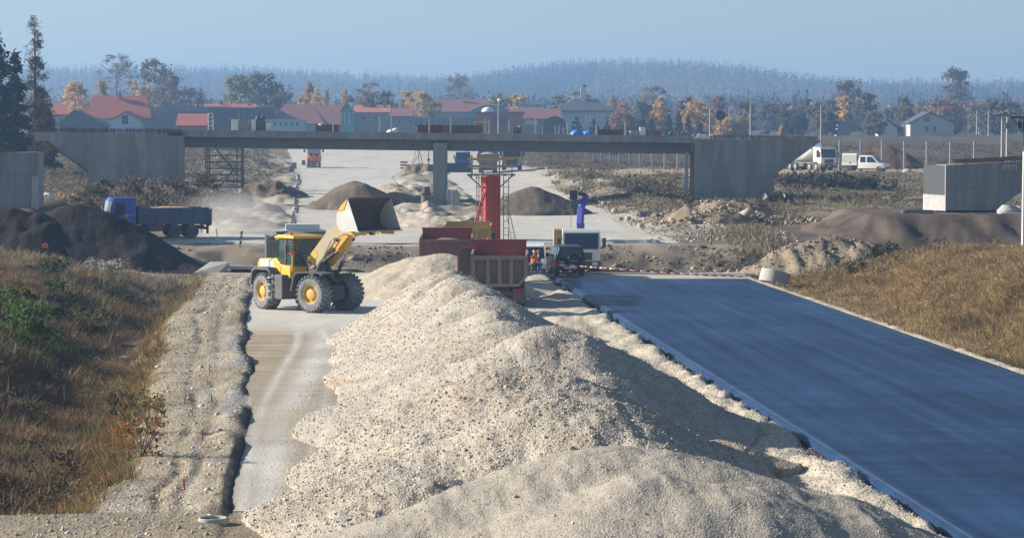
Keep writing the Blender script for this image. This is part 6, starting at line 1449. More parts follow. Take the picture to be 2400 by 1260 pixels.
pole(1688, 400, 266, 'dark round wheel-like device on a short pole beside the golden trees', r=.08, name='wind_wheel', m=m_dsteel, cat='wind wheel', extra=disc)
for k, (px, Yy, yt, lb) in enumerate(((2264, 640, 262, 'far slim concrete pole just right of the dark-roofed house'), (2288, 660, 258, 'far slim concrete pole, second right of the dark-roofed house'), (2293, 700, 262, 'thin far pole pressed close behind its neighbour'), (2315, 600, 260, 'thicker far concrete pole left of the transformer poles'), (1708, 800, 252, 'faint thin pole between the golden tree and the tallest pole'))):
    pole(px, Yy, yt, lb, r=.2, group='far concrete poles', extra=cap_)
def cross(t, h):
    MB().b2(-1.0, 1.0, -.08, .08, h - .5, h - .36).build('crossarm', m_dsteel, t)
    for x_ in (-.8, -.3, .3, .8): MB().lathe([(.001, 0), (.07, 0), (.09, .15), (.05, .3), (.001, .3)], 'z', (x_, 0, h - .36), 8).build('insulator', m_gry, t)
pole(2347, 300, 262, 'pale concrete electricity pole with a crossarm, left one of the pair', r=.17, name='electricity_pole', cat='pole', group='electricity poles', extra=cross)
pole(2359, 302, 258, 'pale concrete electricity pole carrying switchgear, right one of the pair', r=.19, name='electricity_pole', cat='pole', group='electricity poles', extra=lambda t, h: (cross(t, h), MB().bar((0, 0, h), (0, 0, h + 2.2), .04, 5).build('lightning_rod', m_dsteel, t), MB().b2(-.35, .3, -.4, -.2, h - 2.2, h - 1.5).build('switch_box', m_gry, t)))
pl = pole(2399, 150, 296, 'slim white pole with a dark crossarm at the right picture edge', r=.12, name='electricity_pole', m=m_white, cat='pole', extra=None, group='electricity poles')
h_ = at(2399, 275, 150).z - pl.location.z
MB().b2(-.85, .9, -.05, .05, h_ - .05, h_ + .05).bar((-.75, 0, h_), (0, 0, h_ - 1.0), .035, 5).bar((0, 0, h_ - 2), (0, 0, h_), .09, 6).build('crossarm', m_dsteel, pl)
MB().b2(-.4, -.15, -.1, .1, h_ - .6, h_ - .25).bar((-.27, 0, h_ - .25), (-.27, 0, h_), .03, 5).build('switch_box', m_dsteel, pl)
# striped markers and stakes
def striped(px, Yy, h, lean, label, wdt=.16):
    c = P_(px, Yy); t = empty('marker_post', c, 0, label, 'marker post', 'red and white marker boards'); t.rotation_euler = (0, lean, 0)
    MB().b2(-wdt / 2, wdt / 2, -.02, .02, -.1, h).build('board', m_white, t)
    for k in range(3): z = .15 + k * h / 3.2; MB().prism([(-wdt / 2, z), (wdt / 2, z + .1), (wdt / 2, z + .32), (-wdt / 2, z + .22)], 'y', -.024, .024).build('stripe', mat('marker_red', (.55, .05, .03), rough=.5), t)
striped(562, 176.5, 1.1, .12, 'red and white board right of the white leaning stake behind the blue tipper')
striped(1206, 172.5, 1.45, .05, 'red and white board above the right red tipper')
striped(1297, 172.0, 1.5, .2, 'red and white leaning board left of the white crane lorry')
def stake(px, Yy, h, lean, label, w_=.07, m=None, z=None):
    c = P_(px, Yy) if z is None else (X(px, Yy), Yy, z); o = MB().b2(-w_ / 2, w_ / 2, -w_ / 2, w_ / 2, -.1, h); o.prism([(-w_ / 2, h), (w_ / 2, h), (0, h + .06)], 'y', -w_ / 2, w_ / 2)
    o = o.build('stake', m or m_stake, loc=c); o.rotation_euler = (0, lean, 0); return tag(o, label, 'stake')
stake(511, 178, 1.05, -.12, 'thin white stake leaning in the dust behind the blue tipper')
stake(1637, 177, 1.1, 0, 'upright white stake at the far edge of the ditch bank')
stake(1668, 178, 1.1, .03, 'thin dark stake right of the upright white one', m=m_dsteel)
stake(146, 92, .6, 0, 'small white stick among brown weeds on the left bank', w_=.03)
for k, (px, Yy, lb) in enumerate(((488, 90, 'red survey peg beside the wheel rut, farthest up the stony shoulder'), (430, 80.5, 'red survey peg nearest the weeds on the stony shoulder'), (494, 81, 'red survey peg beside the broken trench edge'), (472, 69.5, 'red survey peg in the middle of the stony shoulder'), (428, 60.5, 'red survey peg lowest on the stony shoulder'))):
    stake(px, Yy, .22, random.uniform(-.1, .1), lb, w_=.035, m=mat('peg_red', (.6, .07, .03), rough=.6))
ob = MB().b2(-.14, .14, -.1, .1, 0, .22).b2(-.06, .06, -.05, .05, .22, .27).build('orange_canister', m_org, bevel=.03, loc=(X(105, 139), 139, at(105, 581, 139).z)); tag(ob, 'small bright orange canister on the bank crest below dark soil', 'canister')
# concrete rings, culvert, kerb and tape
def ring(name, loc, r, h, t, label, rot=(0, 0, 0)):
    o = MB().lathe([(r, 0), (r, h), (r - t, h), (r - t, 0)], 'z', n=36, closed=True).build(name, m_conl, smooth=True, bevel=.012, loc=loc, angle=30); o.rotation_euler = rot; return tag(o, label, 'concrete ring')
ring('concrete_ring', (X(494, 55.4), 55.4, at(494, 1234, 55.4).z - .03), .32, .24, .05, 'small weathered concrete manhole ring half sunk in brown soil')
ring('concrete_ring', (X(1815, 146), 146.4, Hg(X(1815, 146), 146.4) + .12), .86, .72, .12, 'big pale concrete ring tilted at the far corner of the asphalt', (R(-8), R(14), 0))
for k, (px, lb, r_, h_2) in enumerate(((2362, 'pale concrete manhole cone right of the big abutment', .5, .62), (2394, 'pale concrete ring at the picture edge on the embankment', .42, .55))):
    zz = at(px, 500, 186).z
    if k == 0: o = MB().lathe([(.78, 0), (.78, .22), (.40, .62), (.32, .62), (.68, .15), (.68, 0)], 'z', n=28, closed=True).build('manhole_cone', m_conl, smooth=True, angle=30, loc=(X(px, 186), 186.0, zz)); tag(o, lb, 'manhole cone')
    else: ring('concrete_ring', (X(px, 186), 186, zz), r_, h_2, .08, lb)
o = MB().b2(-.7, 1.2, -.2, .6, 0, .12).build('concrete_slab', m_conl, loc=(X(2368, 184.5), 184.5, at(2368, 503, 184.5).z)); tag(o, 'flat pale slab under the manhole cone on the embankment', 'slab')
t = thing1('timber_stack', 'low stack of dark beams left of the big abutment on the embankment', 'timber', loc=(X(2150, 186), 186, Hg(X(2150, 186), 186)))
for k in range(5): MB().b2(-1.1 + .2 * (k % 2), 1.1, -.4 + k * .2, -.24 + k * .2, .0 + .08 * (k % 2), .16 + .08 * (k % 2)).build('beam', m_dsteel if k % 2 else m_gry, t)
MB().bar((0, 0, 0), (0, 0, .75), .025, 4).bar((.18, 0, 0), (.15, 0, .7), .025, 4).build('upright_bar', m_dsteel, t)
kb = thing1('concrete_channel', 'long pale precast channel lying across the end of the asphalt', 'concrete channel', loc=(X(1240, 155.3), 155.3, 0))
x_a, x_b = 0, X(1778, 153) - X(1240, 155.3)
T = Matrix.Rotation(math.atan2(-2.3, x_b), 4, 'Z')
za = at(1240, 645, 155.3).z
MB().box((x_b / 2, 0, za + .11), (x_b, .34, .24), T).build('beam', m_conl, kb, bevel=.02)
MB().box((x_b * .8, -.1, za - .06), (x_b * .38, .5, .14), T).build('dark_underbeam', m_dsteel, kb)  # dark box beneath the right part of the beam
cv = thing1('culvert', 'pale concrete culvert head with sloping wing left of the wheel loader', 'culvert', loc=(X(540, 157), 157, 0))
zc = at(540, 637, 157).z
MB().b2(-.1, 2.4, .0, .5, zc + .16, zc + .38).build('head_beam', m_conl, cv, bevel=.02); MB().b2(0, 2.3, .15, .5, zc - .5, zc + .16).build('opening_shade_block', mat('flat_black'), cv)  # solid black block paints the shade beneath the head beam
MB().add([(-2.2, -.6, zc - .02), (-.7, -.6, zc - .02), (-.1, .0, zc + .62), (-1.3, .3, zc + .62), (-2.2, -.6, zc - .2), (-.7, -.6, zc - .2), (-.1, .1, zc + .2), (-1.3, .5, zc + .2)], [(0, 1, 2, 3), (7, 6, 5, 4), (0, 4, 5, 1), (1, 5, 6, 2), (2, 6, 7, 3), (3, 7, 4, 0)]).build('wing_wall', m_conl, cv)
def tape():
    pts = [at(1240, 646, 151), at(1297, 650, 150), at(1300, 620, 149.5), at(1360, 624, 149.3), at(1440, 630, 149), at(1560, 639, 149.5), at(1660, 645, 150), at(1752, 648, 151)]
    V = []; F = []; C = []; n = 0
    for a, b in zip(pts[:-1], pts[1:]):
        L0 = (b - a).length; k = max(2, int(L0 / .28))
        for i in range(k):
            p, q = a.lerp(b, i / k), a.lerp(b, (i + 1) / k)
            cc = (.62, .05, .04) if n % 2 else (.85, .85, .83); n += 1
            s = len(V); h = .045
            for w_ in (p, q): V += [(w_.x, w_.y, w_.z - h), (w_.x, w_.y, w_.z + h)]
            F.append((s, s + 2, s + 3, s + 1)); C += [cc] * 4
    o = npmesh('barrier_tape', np.array(V), np.array(F), mat('tape_plastic', (1, 1, 1), (.95, .95, .95), rough=.4, attr='Col'), np.array(C), smooth=False)
    md = o.modifiers.new('sol', 'SOLIDIFY'); md.thickness = .004
    tag(o, 'red and white barrier tape strung past the black off-road car', 'barrier tape')
tape()
for px, Yy, zt_, lb in ((1299, 149.8, 619, 'stake holding the barrier tape by the off-road car'), (1752, 151.2, 645, 'stake holding the barrier tape near the concrete ring')):
    c = P_(px, Yy); stake(px, Yy, at(px, zt_, Yy).z - c[2], 0, lb, w_=.05, m=m_dsteel)
for k, (px, w_, lb) in enumerate(((1805, 1.4, 'black covered bundle below the right abutment, wider one'), (1846, 1.1, 'black covered bundle right of the wider bundle'))):
    c = P_(px, 232); o = MB()
    o.grid([[(x_ * w_ / 2 * s1, y_, z_ * s1) for x_, y_, z_ in ((-1, 0, 0), (-1.05, 0, .5), (-.6, 0, .95), (.1, 0, .85), (.7, 0, 1.0), (1.05, 0, .55), (1, 0, 0))] for s1, y_ in ()] or [[(x_ * w_ / 2 * s1, yy, z_ * s1) for x_, z_ in ((-1, 0), (-1.05, .5), (-.6, .95), (.1, .82), (.7, 1.0), (1.05, .55), (1, 0))] for s1, yy in ((.7, -.3), (1, 0), (1.02, .6), (.75, 1.0))])
    tag(o.build('covered_bundle', mat('black_tarp', (.012, .014, .018), rough=.5), loc=c, smooth=True), lb, 'bundle')
o = MB().grid([[(x_ * s1, yy, z_ * s1) for x_, z_ in ((-.7, 0), (-.6, .35), (-.1, .5), (.5, .3), (.8, 0))] for s1, yy in ((.6, -.3), (1, .2), (.7, .8))]).build('tarp_heap', m_white, loc=P_(112, 226), smooth=True); tag(o, 'small pale tarpaulin heap between the two left abutments', 'tarpaulin')
# ------------------------------------------------------------------ things on the deck
def on_deck(px, dy=1.5): return Vector((X(px, BY), BY + dy, deckz(px)))
kz = BY / FPX
def dbox(name, px0, px1, y0, y1, m, label, cat, dy=1.0, dep=1.2, group=None, bevel=.02, slats=0, sm=None):
    pc = on_deck((px0 + px1) / 2, dy); w_ = (px1 - px0) * kz; h = (np.interp((px0 + px1) / 2, [428, 1625], [304, 319]) - y0) * kz; b = max(0, (np.interp((px0 + px1) / 2, [428, 1625], [304, 319]) - y1) * kz - .08)
    t = empty(name, pc, 0, label, cat, group)
    MB().b2(-w_ / 2, w_ / 2, 0, dep, b * 0, h).build('body', m, t, bevel=bevel)
    s = MB()
    if slats:
        for k in range(slats): z = h * (k + .5) / slats; s.b2(-w_ / 2 - .02, w_ / 2 + .02, -.03, 0, z - .04, z + .04)
        s.build('batten', sm or m_gry, t)
    else: s.b2(-w_ / 2 - .03, w_ / 2 + .03, -.03, dep + .03, h, h + .05).build('lid', sm or m, t)
    return t
dbox('site_box', 541, 557, 281, 300, m_white, 'white crate on the deck left of the grey slatted pallet stack', 'crate', group='crates on the bridge deck')
dbox('pallet_stack', 558, 580, 283, 300, m_gry, 'grey slatted pallet stack on the deck beside the white crate', 'pallets', slats=5, sm=m_conl, group='crates on the bridge deck')
dbox('site_box', 588, 598, 281, 300, m_white, 'narrow white crate on the deck under two black drums', 'crate', group='crates on the bridge deck')
dbox('pallet_stack', 599, 620, 284, 300, m_bgb, 'blue-grey slatted stack on the deck under two black drums', 'pallets', slats=4, sm=m_gry, group='crates on the bridge deck')
dbox('site_box', 621, 632, 289, 301, m_white, 'white crate tipped at the right end of the crate row', 'crate', group='crates on the bridge deck')
for px, lb in ((602, 'black round drum on the blue-grey stack, left one'), (614, 'black round drum on the blue-grey stack, right one')):
    p = on_deck(px, 1.5); p.z = at(px, 284, BY).z + .06; o = MB().lathe([(.001, 0), (.18, 0), (.22, .1), (.22, .34), (.16, .42), (.001, .42)], 'z', n=14).build('drum', m_blk, loc=p, smooth=True, angle=35); tag(o, lb, 'drum', 'black drums on the deck')
p = on_deck(491, 1.0); t = empty('ladder_frame', p, 0, 'white ladder-like frame with two thin whips on the deck', 'frame')
m = MB(); m.bar((-.2, 0, 0), (-.2, 0, 1.6), .035, 5).bar((.25, 0, 0), (.25, 0, 1.5), .035, 5)
for z in (.4, .8, 1.2, 1.55): m.bar((-.2, 0, z), (.25, 0, z), .035, 5)
m.build('ladder', m_white, t); MB().bar((-.2, 0, 1.5), (-.2, 0, 2.9), .018, 4).bar((.22, 0, 1.5), (.22, 0, 2.9), .018, 4).build('whip', m_conl, t)
p = on_deck(561, 2.5); t = empty('antenna_mast', p, 0, 'two thin pale whip masts rising behind the white crates', 'mast'); MB().bar((-.2, 0, 0), (-.2, 0, 2.8), .02, 4).build('whip', m_conl, t); MB().bar((.25, 0, 0), (.25, 0, 2.9), .02, 4).build('whip', m_conl, t)
dbox('formwork_stack', 738, 790, 294, 302, m_rebar, 'dark rust formwork pile on the deck above the orange roller', 'formwork', sm=m_rebar, dep=1.6)
p = on_deck(750, 1.2); p.z += .45; tag(MB().sphere((0, 0, .12), .24, 10, .7).build('cement_bag', m_white, loc=p, smooth=True), 'white sack on the dark rust formwork pile', 'sack')
for px, yt, ln, m_, lb in ((781, 269, 0, None, 'pale stake on the deck at the dark rust formwork pile'), (890, 275, 0, None, 'pale stake on the deck left of the white sack cover'), (918, 257, 0, None, 'tall pale stake rising from the white sack cover'), (1006, 280, 0, None, 'thin pale stake in front of the maroon formwork'), (1056, 276, 0, None, 'pale stake in front of the olive brown formwork'),
      (1146, 283, 0, None, 'short pale stake right of the timber cross'), (1193, 283, 0, None, 'thick white stake left of the black generator'), (1255, 278, 0, None, 'thin stake between the black generator and the leaning stake'), (1331, 286, -.12, None, 'leaning pale stake left of the blue tarpaulins'), (1397, 292, 0, None, 'short white stake right of the blue tarpaulins'), (1465, 288, 0, None, 'thin white stake left of the white survey boxes')):
    p = on_deck(px, .6); hh = (np.interp(px, [428, 1625], [304, 319]) - yt) * kz; stake(px, BY + .6, hh, ln, lb, w_=.13, z=p.z)
p = on_deck(918, 1.6); o = MB().grid([[(x_ * s1, yy, z_ * s1) for x_, z_ in ((-.6, 0), (-.45, .2), (.0, .35), (.4, .42), (.6, .1), (.6, 0))] for s1, yy in ((.5, -.3), (1, .2), (.7, .7))]).build('sack_cover', m_white, loc=p, smooth=True); tag(o, 'white sheet bundle on the deck at the tall stake', 'sheet')
dbox('formwork_stack', 978, 1034, 294, 305, mat('maroon_form', (.14, .03, .03), (.10, .03, .03), rough=.7), 'long maroon formwork stack on the deck above the pillar', 'formwork', slats=0, sm=m_rebar, dep=1.8)
dbox('formwork_stack', 1035, 1130, 295, 305, mat('olive_form', (.16, .11, .06), (.11, .08, .05), rough=.8), 'long olive brown formwork stack right of the maroon one', 'formwork', sm=m_rebar, dep=1.8)
p = on_deck(1137, .8); t = empty('timber_cross', p, 0, 'timber post with a long crossboard on the deck above the red column', 'timber cross'); MB().b2(-.08, .08, 0, .1, 0, 1.4).build('post', m_wood, t); MB().b2(-1.0, .2, -.06, 0, 1.0, 1.16).build('crossboard', m_wood, t); MB().b2(-.3, .35, -.1, .4, 0, .12).build('foot', m_wood, t)
p = on_deck(1211, 1.2); t = empty('generator', p, 0, 'black generator on the deck between two pale stakes', 'generator'); MB().b2(-.4, .4, 0, .7, .05, .62).build('housing', m_blk, t, bevel=.06); MB().b2(-.25, .1, -.04, 0, .3, .5).build('panel', m_gry, t); MB().bar((.2, .3, .6), (.2, .3, .8), .05, 6).build('exhaust', m_chrome, t)
m_bt = mat('blue_tarpaulin', (.04, .24, .75), (.03, .17, .6), scale=5, rough=.55, bump=.04, bscale=3)
for px, w_, h_3, lb in ((1350, .55, .45, 'bright blue tarpaulin hump on the deck, higher left one'), (1378, .6, .38, 'bright blue tarpaulin hump on the deck, lower right one')):
    o = MB().grid([[(x_ * w_ * s1, yy, z_ * h_3 * s1) for x_, z_ in ((-1, 0), (-.8, .6), (-.3, 1), (.3, .95), (.75, .6), (1, 0))] for s1, yy in ((.5, -.4), (1, 0), (1, .5), (.6, 1.0))]).build('tarpaulin', m_bt, loc=on_deck(px, 1.2), smooth=True); tag(o, lb, 'tarpaulin')
dbox('rebar_bundle', 1400, 1460, 305, 308, m_rebar, 'low rusty rebar bundle on the deck right of the blue tarpaulins', 'rebar', sm=m_rebar)
dbox('survey_box', 1478, 1498, 307, 311, m_conl, 'flat pale box on the deck left of the white cabinet', 'box', group='pale boxes on the deck')
dbox('survey_box', 1501, 1514, 299, 312, m_white, 'white cabinet on the deck with a yellow lamp beside it', 'cabinet', group='pale boxes on the deck')
dbox('survey_box', 1515, 1532, 306, 312, m_gry, 'low grey box on the deck right of the white cabinet', 'box', group='pale boxes on the deck')
p = on_deck(1519, 1.3); p.z += .35; tag(MB().lathe([(.001, 0), (.16, 0), (.2, .1), (.12, .4), (.001, .42)], 'z', n=12).build('warning_lamp', m_tan, loc=p, smooth=True), 'yellow lamp standing on the low grey box', 'lamp')
dbox('red_crate', 1536, 1550, 307, 313, m_bred2, 'dull red crate on the deck near its right end', 'crate')
p = on_deck(1573, 1.0); tag(MB().sphere((0, 0, .2), .2, 10).bar((0, 0, .35), (0, 0, .45), .05, 6).build('buoy_lamp', m_blk, loc=p, smooth=True), 'small black ball lamp at the right end of the deck', 'lamp')
for k, (px, s_) in enumerate(((1640, .3), (1650, .25), (1668, .25))):
    p = at(px, 322, BY + 1); tag(MB().box((0, 0, s_ * .5), (s_ * 1.6, s_, s_)).box((0, 0, s_), (s_, s_ * .8, .1)).build('white_box', m_white, loc=p, bevel=.03), ('white bag at the left end of the right abutment top', 'smaller white bag beside the first on the right abutment', 'white bag at the foot of the rebar on the right abutment')[k], 'bag')
# ------------------------------------------------------------------ dust raised by the blue tipper
dm = bpy.data.materials.new('dust_cloud'); dm.use_nodes = True; nt = dm.node_tree; nt.nodes.remove(nt.nodes['Principled BSDF'])
v = nt.nodes.new('ShaderNodeVolumePrincipled'); v.inputs['Color'].default_value = (.82, .79, .74, 1)
tc = nt.nodes.new('ShaderNodeTexCoord'); nz = nt.nodes.new('ShaderNodeTexNoise'); nz.inputs['Scale'].default_value = .55; nz.inputs['Detail'].default_value = 3
ln = nt.nodes.new('ShaderNodeVectorMath'); ln.operation = 'LENGTH'; mp = nt.nodes.new('ShaderNodeMapping'); mp.inputs['Scale'].default_value = (1 / 4.6, 1 / 4.0, 1 / 2.3)
nt.links.new(tc.outputs['Object'], mp.inputs['Vector']); nt.links.new(mp.outputs['Vector'], ln.inputs[0]); nt.links.new(tc.outputs['Object'], nz.inputs['Vector'])
mr = nt.nodes.new('ShaderNodeMapRange'); mr.inputs['From Min'].default_value = 1.0; mr.inputs['From Max'].default_value = .1; mr.inputs['To Max'].default_value = 1
nt.links.new(ln.outputs['Value'], mr.inputs['Value'])
mu = nt.nodes.new('ShaderNodeMath'); mu.operation = 'MULTIPLY'; nt.links.new(mr.outputs['Result'], mu.inputs[0]); nt.links.new(nz.outputs['Fac'], mu.inputs[1])
m2_ = nt.nodes.new('ShaderNodeMath'); m2_.operation = 'MULTIPLY'; m2_.inputs[1].default_value = .42; nt.links.new(mu.outputs[0], m2_.inputs[0]); nt.links.new(m2_.outputs[0], v.inputs['Density'])
nt.links.new(v.outputs['Volume'], nt.nodes['Material Output'].inputs['Volume'])
dc = MB().sphere((0, 0, 0), 1, 12).build('dust', dm, loc=(X(545, 190), 190, 2.4)); dc.data.transform(Matrix.Diagonal((4.8, 4.2, 2.5, 1))); tag(dc, kind='stuff')
# ------------------------------------------------------------------ village behind the bridge
RED = mat('red_tile_roof', (.42, .11, .065), (.32, .09, .06), scale=2, rough=.85)
RED2 = mat('purple_red_roof', (.26, .10, .09), (.20, .085, .08), scale=2, rough=.85)
ORR = mat('brick_orange', (.45, .17, .09), (.36, .13, .08), scale=2, rough=.85)
DRF = mat('dark_slate_roof', (.07, .08, .10), (.05, .06, .08), scale=2, rough=.8)
GRF = mat('grey_sheet_roof', (.20, .25, .29), (.16, .2, .24), scale=2, rough=.6)
WW = mat('white_render_wall', (.68, .68, .66), (.6, .6, .58), rough=.85)
GW = mat('grey_render_wall', (.28, .30, .31), (.22, .24, .26), rough=.85)
BW = mat('pale_blue_sheet_wall', (.42, .55, .62), (.36, .48, .56), rough=.5, scale=.6, stretch=(4, 1, .2))
TQ = mat('turquoise_wall', (.12, .38, .40), (.1, .32, .35), rough=.7)
def house(px0, px1, yeave, yridge, Y, wall, roof, label, kind='side', wins=(), chim=(), hip=0.0, dep=9.0, apex=None, over=.4, rt=None, name='house', cat='house', wm=None):
    """a building seen nearly square on; pixel bounds give its width and heights at distance Y"""
    x0, x1 = X(px0, Y), X(px1, Y); xc = (x0 + x1) / 2; z0 = Hg(xc, Y) - .4; w = (x1 - x0) / 2
    root = empty(name, (xc, Y, z0), 0, label, cat, 'village buildings')
    ze, zr = at(0, yeave, Y).z - z0, at(0, yridge, Y).z - z0
    wl = MB()
    if kind == 'gable': ax = (X(apex, Y) - xc) if apex else 0; wl.prism([(-w + over, 0), (w - over, 0), (w - over, ze), (ax, zr - .15), (-w + over, ze)], 'y', 0, dep)
    else: wl.b2(-w + over, w - over, 0, dep, 0, ze)
    wo = wl.build('wall', wall, root)
    r = MB(); t = .22
    if kind == 'gable':
        r.prism([(-w, ze - .25), (ax, zr), (w, ze - .25), (w, ze - .25 + t), (ax, zr + t), (-w, ze - .25 + t)], 'y', -over, dep + over)
    elif kind == 'flat': r.b2(-w, w, -over, dep + over, ze, max(ze + .2, zr))
    elif kind == 'arch':
        n = 12; pr = [(-w + 2 * w * i / n, ze + (zr - ze) * math.sin(PI * i / n)) for i in range(n + 1)]; r.prism(pr, 'y', 0, dep)
    else:
        h = hip * w; a, b = -w, w
        r.add([(a, -over, ze), (b, -over, ze), (b, dep + over, ze), (a, dep + over, ze), (a + h, dep / 2, zr), (b - h, dep / 2, zr), (a, -over, ze - .2), (b, -over, ze - .2), (b, dep + over, ze - .2), (a, dep + over, ze - .2)],
              [(0, 1, 5, 4), (1, 2, 5), (2, 3, 4, 5), (3, 0, 4), (6, 7, 1, 0), (7, 8, 2, 1), (8, 9, 3, 2), (9, 6, 0, 3), (9, 8, 7, 6)])
    ro = r.build('roof', roof, root)
    if not wins and kind in ('side', 'flat') and px1 - px0 > 50 and yeave < 285:
        wins = [(px, yeave + (302 - yeave) * .42, 5, 7) for px in np.arange(px0 + 10, px1 - 8, 13)]
    for (px, py, pw, ph) in wins:
        p = at(px, py, Y); hw, hh = pw * Y / FPX / 2, ph * Y / FPX / 2
        f = MB().b2(p.x - xc - hw, p.x - xc + hw, -.06, .02, p.z - z0 - hh, p.z - z0 + hh).build('window', wm or m_glass, root)
    for (px, pt, pw, ph, cm) in chim:
        p = at(px, pt, Y + dep * .45); hw = pw * Y / FPX / 2; hh = ph * Y / FPX
        MB().b2(p.x - xc - hw, p.x - xc + hw, dep * .35, dep * .35 + hw * 2, p.z - z0 - hh, p.z - z0).b2(p.x - xc - hw * 1.15, p.x - xc + hw * 1.15, dep * .35 - .08, dep * .35 + hw * 2 + .08, p.z - z0, p.z - z0 + .15).build('chimney', cm, ro)
    return root
house(197, 357, 276, 224, 600, GW, RED, 'large red-roofed house with a pale front gable and two chimneys', hip=.22, chim=((282, 219, 8, 12, GW), (315, 246, 14, 16, DRF)))
house(254, 336, 284, 262, 594, BW, RED, 'pale gabled front wing of the big red-roofed house', kind='gable', apex=297, wins=((293, 281, 15, 20),), dep=6)
house(118, 205, 268, 240, 640, GW, RED, 'low red roof left of the big red-roofed house', hip=.1)
house(138, 248, 292, 260, 560, DRF, DRF, 'dark gabled barn in front of the left red roofs', kind='gable', apex=175, dep=8)
house(355, 525, 262, 250, 610, GRF, GRF, 'long blue-grey hall right of the big red-roofed house', kind='flat', wins=((390, 285, 3, 20), (430, 285, 3, 20)))
house(413, 487, 294, 266, 560, RED, RED, 'plain red sheet roof standing low before the blue-grey hall', hip=0)
house(470, 605, 258, 243, 640, DRF, RED, 'long dark building with a thin red ridge behind the white crates', hip=.1, chim=((520, 240, 6, 5, DRF), (585, 246, 6, 5, DRF)))
house(490, 640, 262, 252, 600, DRF, DRF, 'dark blue-grey shed behind the white crates', kind='flat')
house(628, 762, 290, 244, 600, GW, RED2, 'big hipped dull red roof left of the turquoise gable', hip=.52, dep=12)
house(722, 800, 292, 246, 612, GW, RED2, 'plain dull red roof adjoining the big hipped roof', hip=0, dep=12)
house(622, 712, 284, 280, 520, BW, BW, 'pale blue sheet hall low in front of the hipped red roof', kind='flat')
house(798, 828, 262, 243, 590, TQ, TQ, 'narrow turquoise gabled building with pale posts', kind='gable', wins=((808, 278, 3, 30), (818, 278, 3, 30)), wm=BW, dep=8)
house(826, 916, 263, 246, 620, GW, ORR, 'orange roofed house with two small gables right of the turquoise one', hip=.05, chim=((860, 244, 20, 6, ORR), (895, 247, 10, 5, WW)), wins=((850, 275, 8, 8), (880, 275, 8, 8)))
house(912, 970, 272, 253, 610, GW, RED2, 'dull brown roofed house behind the tall stake', hip=.1)
house(965, 1120, 280, 274, 590, GRF, GRF, 'low glassy blue-green shed behind the maroon formwork', kind='flat')
house(1000, 1206, 262, 232, 720, GW, RED2, 'very long purplish school roof with three pale chimneys', hip=.03, dep=12, chim=((1083, 229, 6, 13, WW), (1143, 230, 6, 13, WW), (1203, 230, 7, 13, WW)))
house(1090, 1205, 268, 246, 640, TQ, GRF, 'arched grey-green roof in front of the long school', kind='arch')
house(1112, 1230, 268, 262, 600, ORR, RED2, 'flat red brick building with a white dome on top', kind='flat', wins=((1170, 282, 30, 16),), wm=DRF)
o = MB().sphere((0, 0, 0), 1.5, 12, .75).build('skylight_dome', m_white, loc=at(1143, 262, 603), smooth=True); tag(o, 'bright white dome sitting on the flat red brick building', 'dome')
house(1190, 1318, 278, 254, 615, GW, RED2, 'dull red roofed hall between the brick building and the tower hall', hip=.05, wins=((1245, 286, 30, 12), (1237, 276, 8, 7)), wm=WW)
house(1218, 1278, 246, 237, 700, WW, DRF, 'white block with dark roof behind the red roofed hall', hip=.3, wins=((1235, 248, 6, 4), (1260, 248, 6, 4)))
th = house(1300, 1442, 259, 226, 640, BW, DRF, 'tower hall with dark hipped roof and white lantern tower', hip=.80, dep=16, over=1.2, wins=[(1374 + k * 9, 272, 4, 24) for k in range(7)], wm=WW, chim=((1351, 226, 17, 8, WW), (1396, 232, 15, 8, WW)))
p = at(1367, 226, 645) - th.location; zt_ = at(1367, 204, 645).z - th.location.z
MB().b2(p.x - .65, p.x + .65, 5, 6.3, p.z - 1.6, zt_).build('tower', WW, th); MB().lathe([(.95, 0), (.5, .5), (.001, .9)], 'z', (p.x, 5.65, zt_), 4).build('tower_cap', DRF, th)
o = house(1268, 1332, 290, 272, 560, DRF, mat('dark_green_tent', (.035, .07, .075), (.03, .055, .06), rough=.6), 'dark green rounded tent roof left of the blue tarpaulins', kind='arch')
house(2056, 2106, 302, 281, 600, WW, DRF, 'small white house with dark roof on the right, gable to the viewer', kind='gable', apex=2078, wins=((2077, 292, 8, 8),), dep=7)
house(2086, 2134, 305, 284, 604, WW, DRF, 'dark roofed side wing of the small white house', hip=.1, dep=7)
house(2128, 2238, 288, 264, 590, mat('cream_wall', (.48, .46, .42), (.4, .39, .36), rough=.85), DRF, 'larger cream house with wide dark gable roof on the right', kind='gable', apex=2178, wins=((2172, 280, 12, 9), (2172, 302, 8, 12), (2190, 302, 6, 12)), dep=12, chim=((2200, 262, 5, 6, GW),))
house(1958, 1996, 290, 283, 640, GW, GRF, 'small flat-roofed shed left of the small white house', kind='flat')
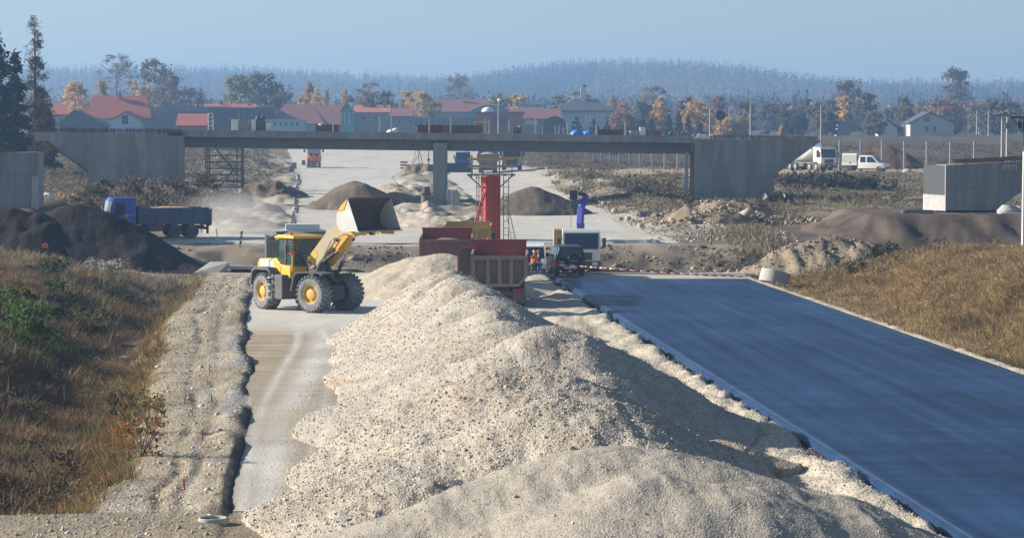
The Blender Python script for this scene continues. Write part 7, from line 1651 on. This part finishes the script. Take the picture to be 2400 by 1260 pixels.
# ------------------------------------------------------------------ haze, sky, sun, camera
hz = MB().b2(-1200, 1200, -25, 3950, -4.5, 115).build('haze', None)
tag(hz, kind='stuff')
hm = bpy.data.materials.new('haze_air'); hm.use_nodes = True
hm.node_tree.nodes.remove(hm.node_tree.nodes['Principled BSDF'])
pv = hm.node_tree.nodes.new('ShaderNodeVolumePrincipled')
pv.inputs['Density'].default_value = .00038
pv.inputs['Color'].default_value = (.33, .55, .88, 1)
pv.inputs['Anisotropy'].default_value = .2
hm.node_tree.links.new(pv.outputs['Volume'], hm.node_tree.nodes['Material Output'].inputs['Volume'])
hz.data.materials.append(hm)
SUN_AZ, SUN_EL = R(-80), R(24)       # azimuth measured from +Y clockwise; the sun stands left, slightly beyond
sc = bpy.context.scene
w = bpy.data.worlds.new('World'); sc.world = w; w.use_nodes = True
nt = w.node_tree; bg = nt.nodes['Background']
sky = nt.nodes.new('ShaderNodeTexSky'); sky.sky_type = 'NISHITA'; sky.sun_disc = False
sky.sun_elevation = SUN_EL; sky.sun_rotation = SUN_AZ
sky.air_density = 1.0; sky.dust_density = .8; sky.ozone_density = 2.2; sky.altitude = 200
nt.links.new(sky.outputs['Color'], bg.inputs['Color']); bg.inputs['Strength'].default_value = .066
sl = bpy.data.lights.new('sun', 'SUN'); sl.energy = 5.0; sl.angle = R(.5); sl.color = (1, .93, .82)
so = bpy.data.objects.new('sun', sl); col.objects.link(so)
d = Vector((math.sin(SUN_AZ) * math.cos(SUN_EL), math.cos(SUN_AZ) * math.cos(SUN_EL), math.sin(SUN_EL)))
so.rotation_euler = d.to_track_quat('Z', 'Y').to_euler(); so.location = (-60, 60, 60)
cam = bpy.data.cameras.new('camera'); co = bpy.data.objects.new('camera', cam); col.objects.link(co)
cam.sensor_width = 36; cam.lens = 36 * FPX / 2400; cam.clip_start = 1; cam.clip_end = 12000
co.location = (0, 0, CAMZ); co.rotation_euler = (PI / 2 - TH, 0, 0)
sc.camera = co
sc.view_settings.view_transform = 'Standard'; sc.view_settings.look = 'None'; sc.view_settings.exposure = .93; sc.view_settings.gamma = 1
sc.cycles.use_denoising = True
sc.cycles.max_bounces = 6; sc.cycles.diffuse_bounces = 3; sc.cycles.glossy_bounces = 3; sc.cycles.transparent_max_bounces = 12; sc.cycles.volume_bounces = 1
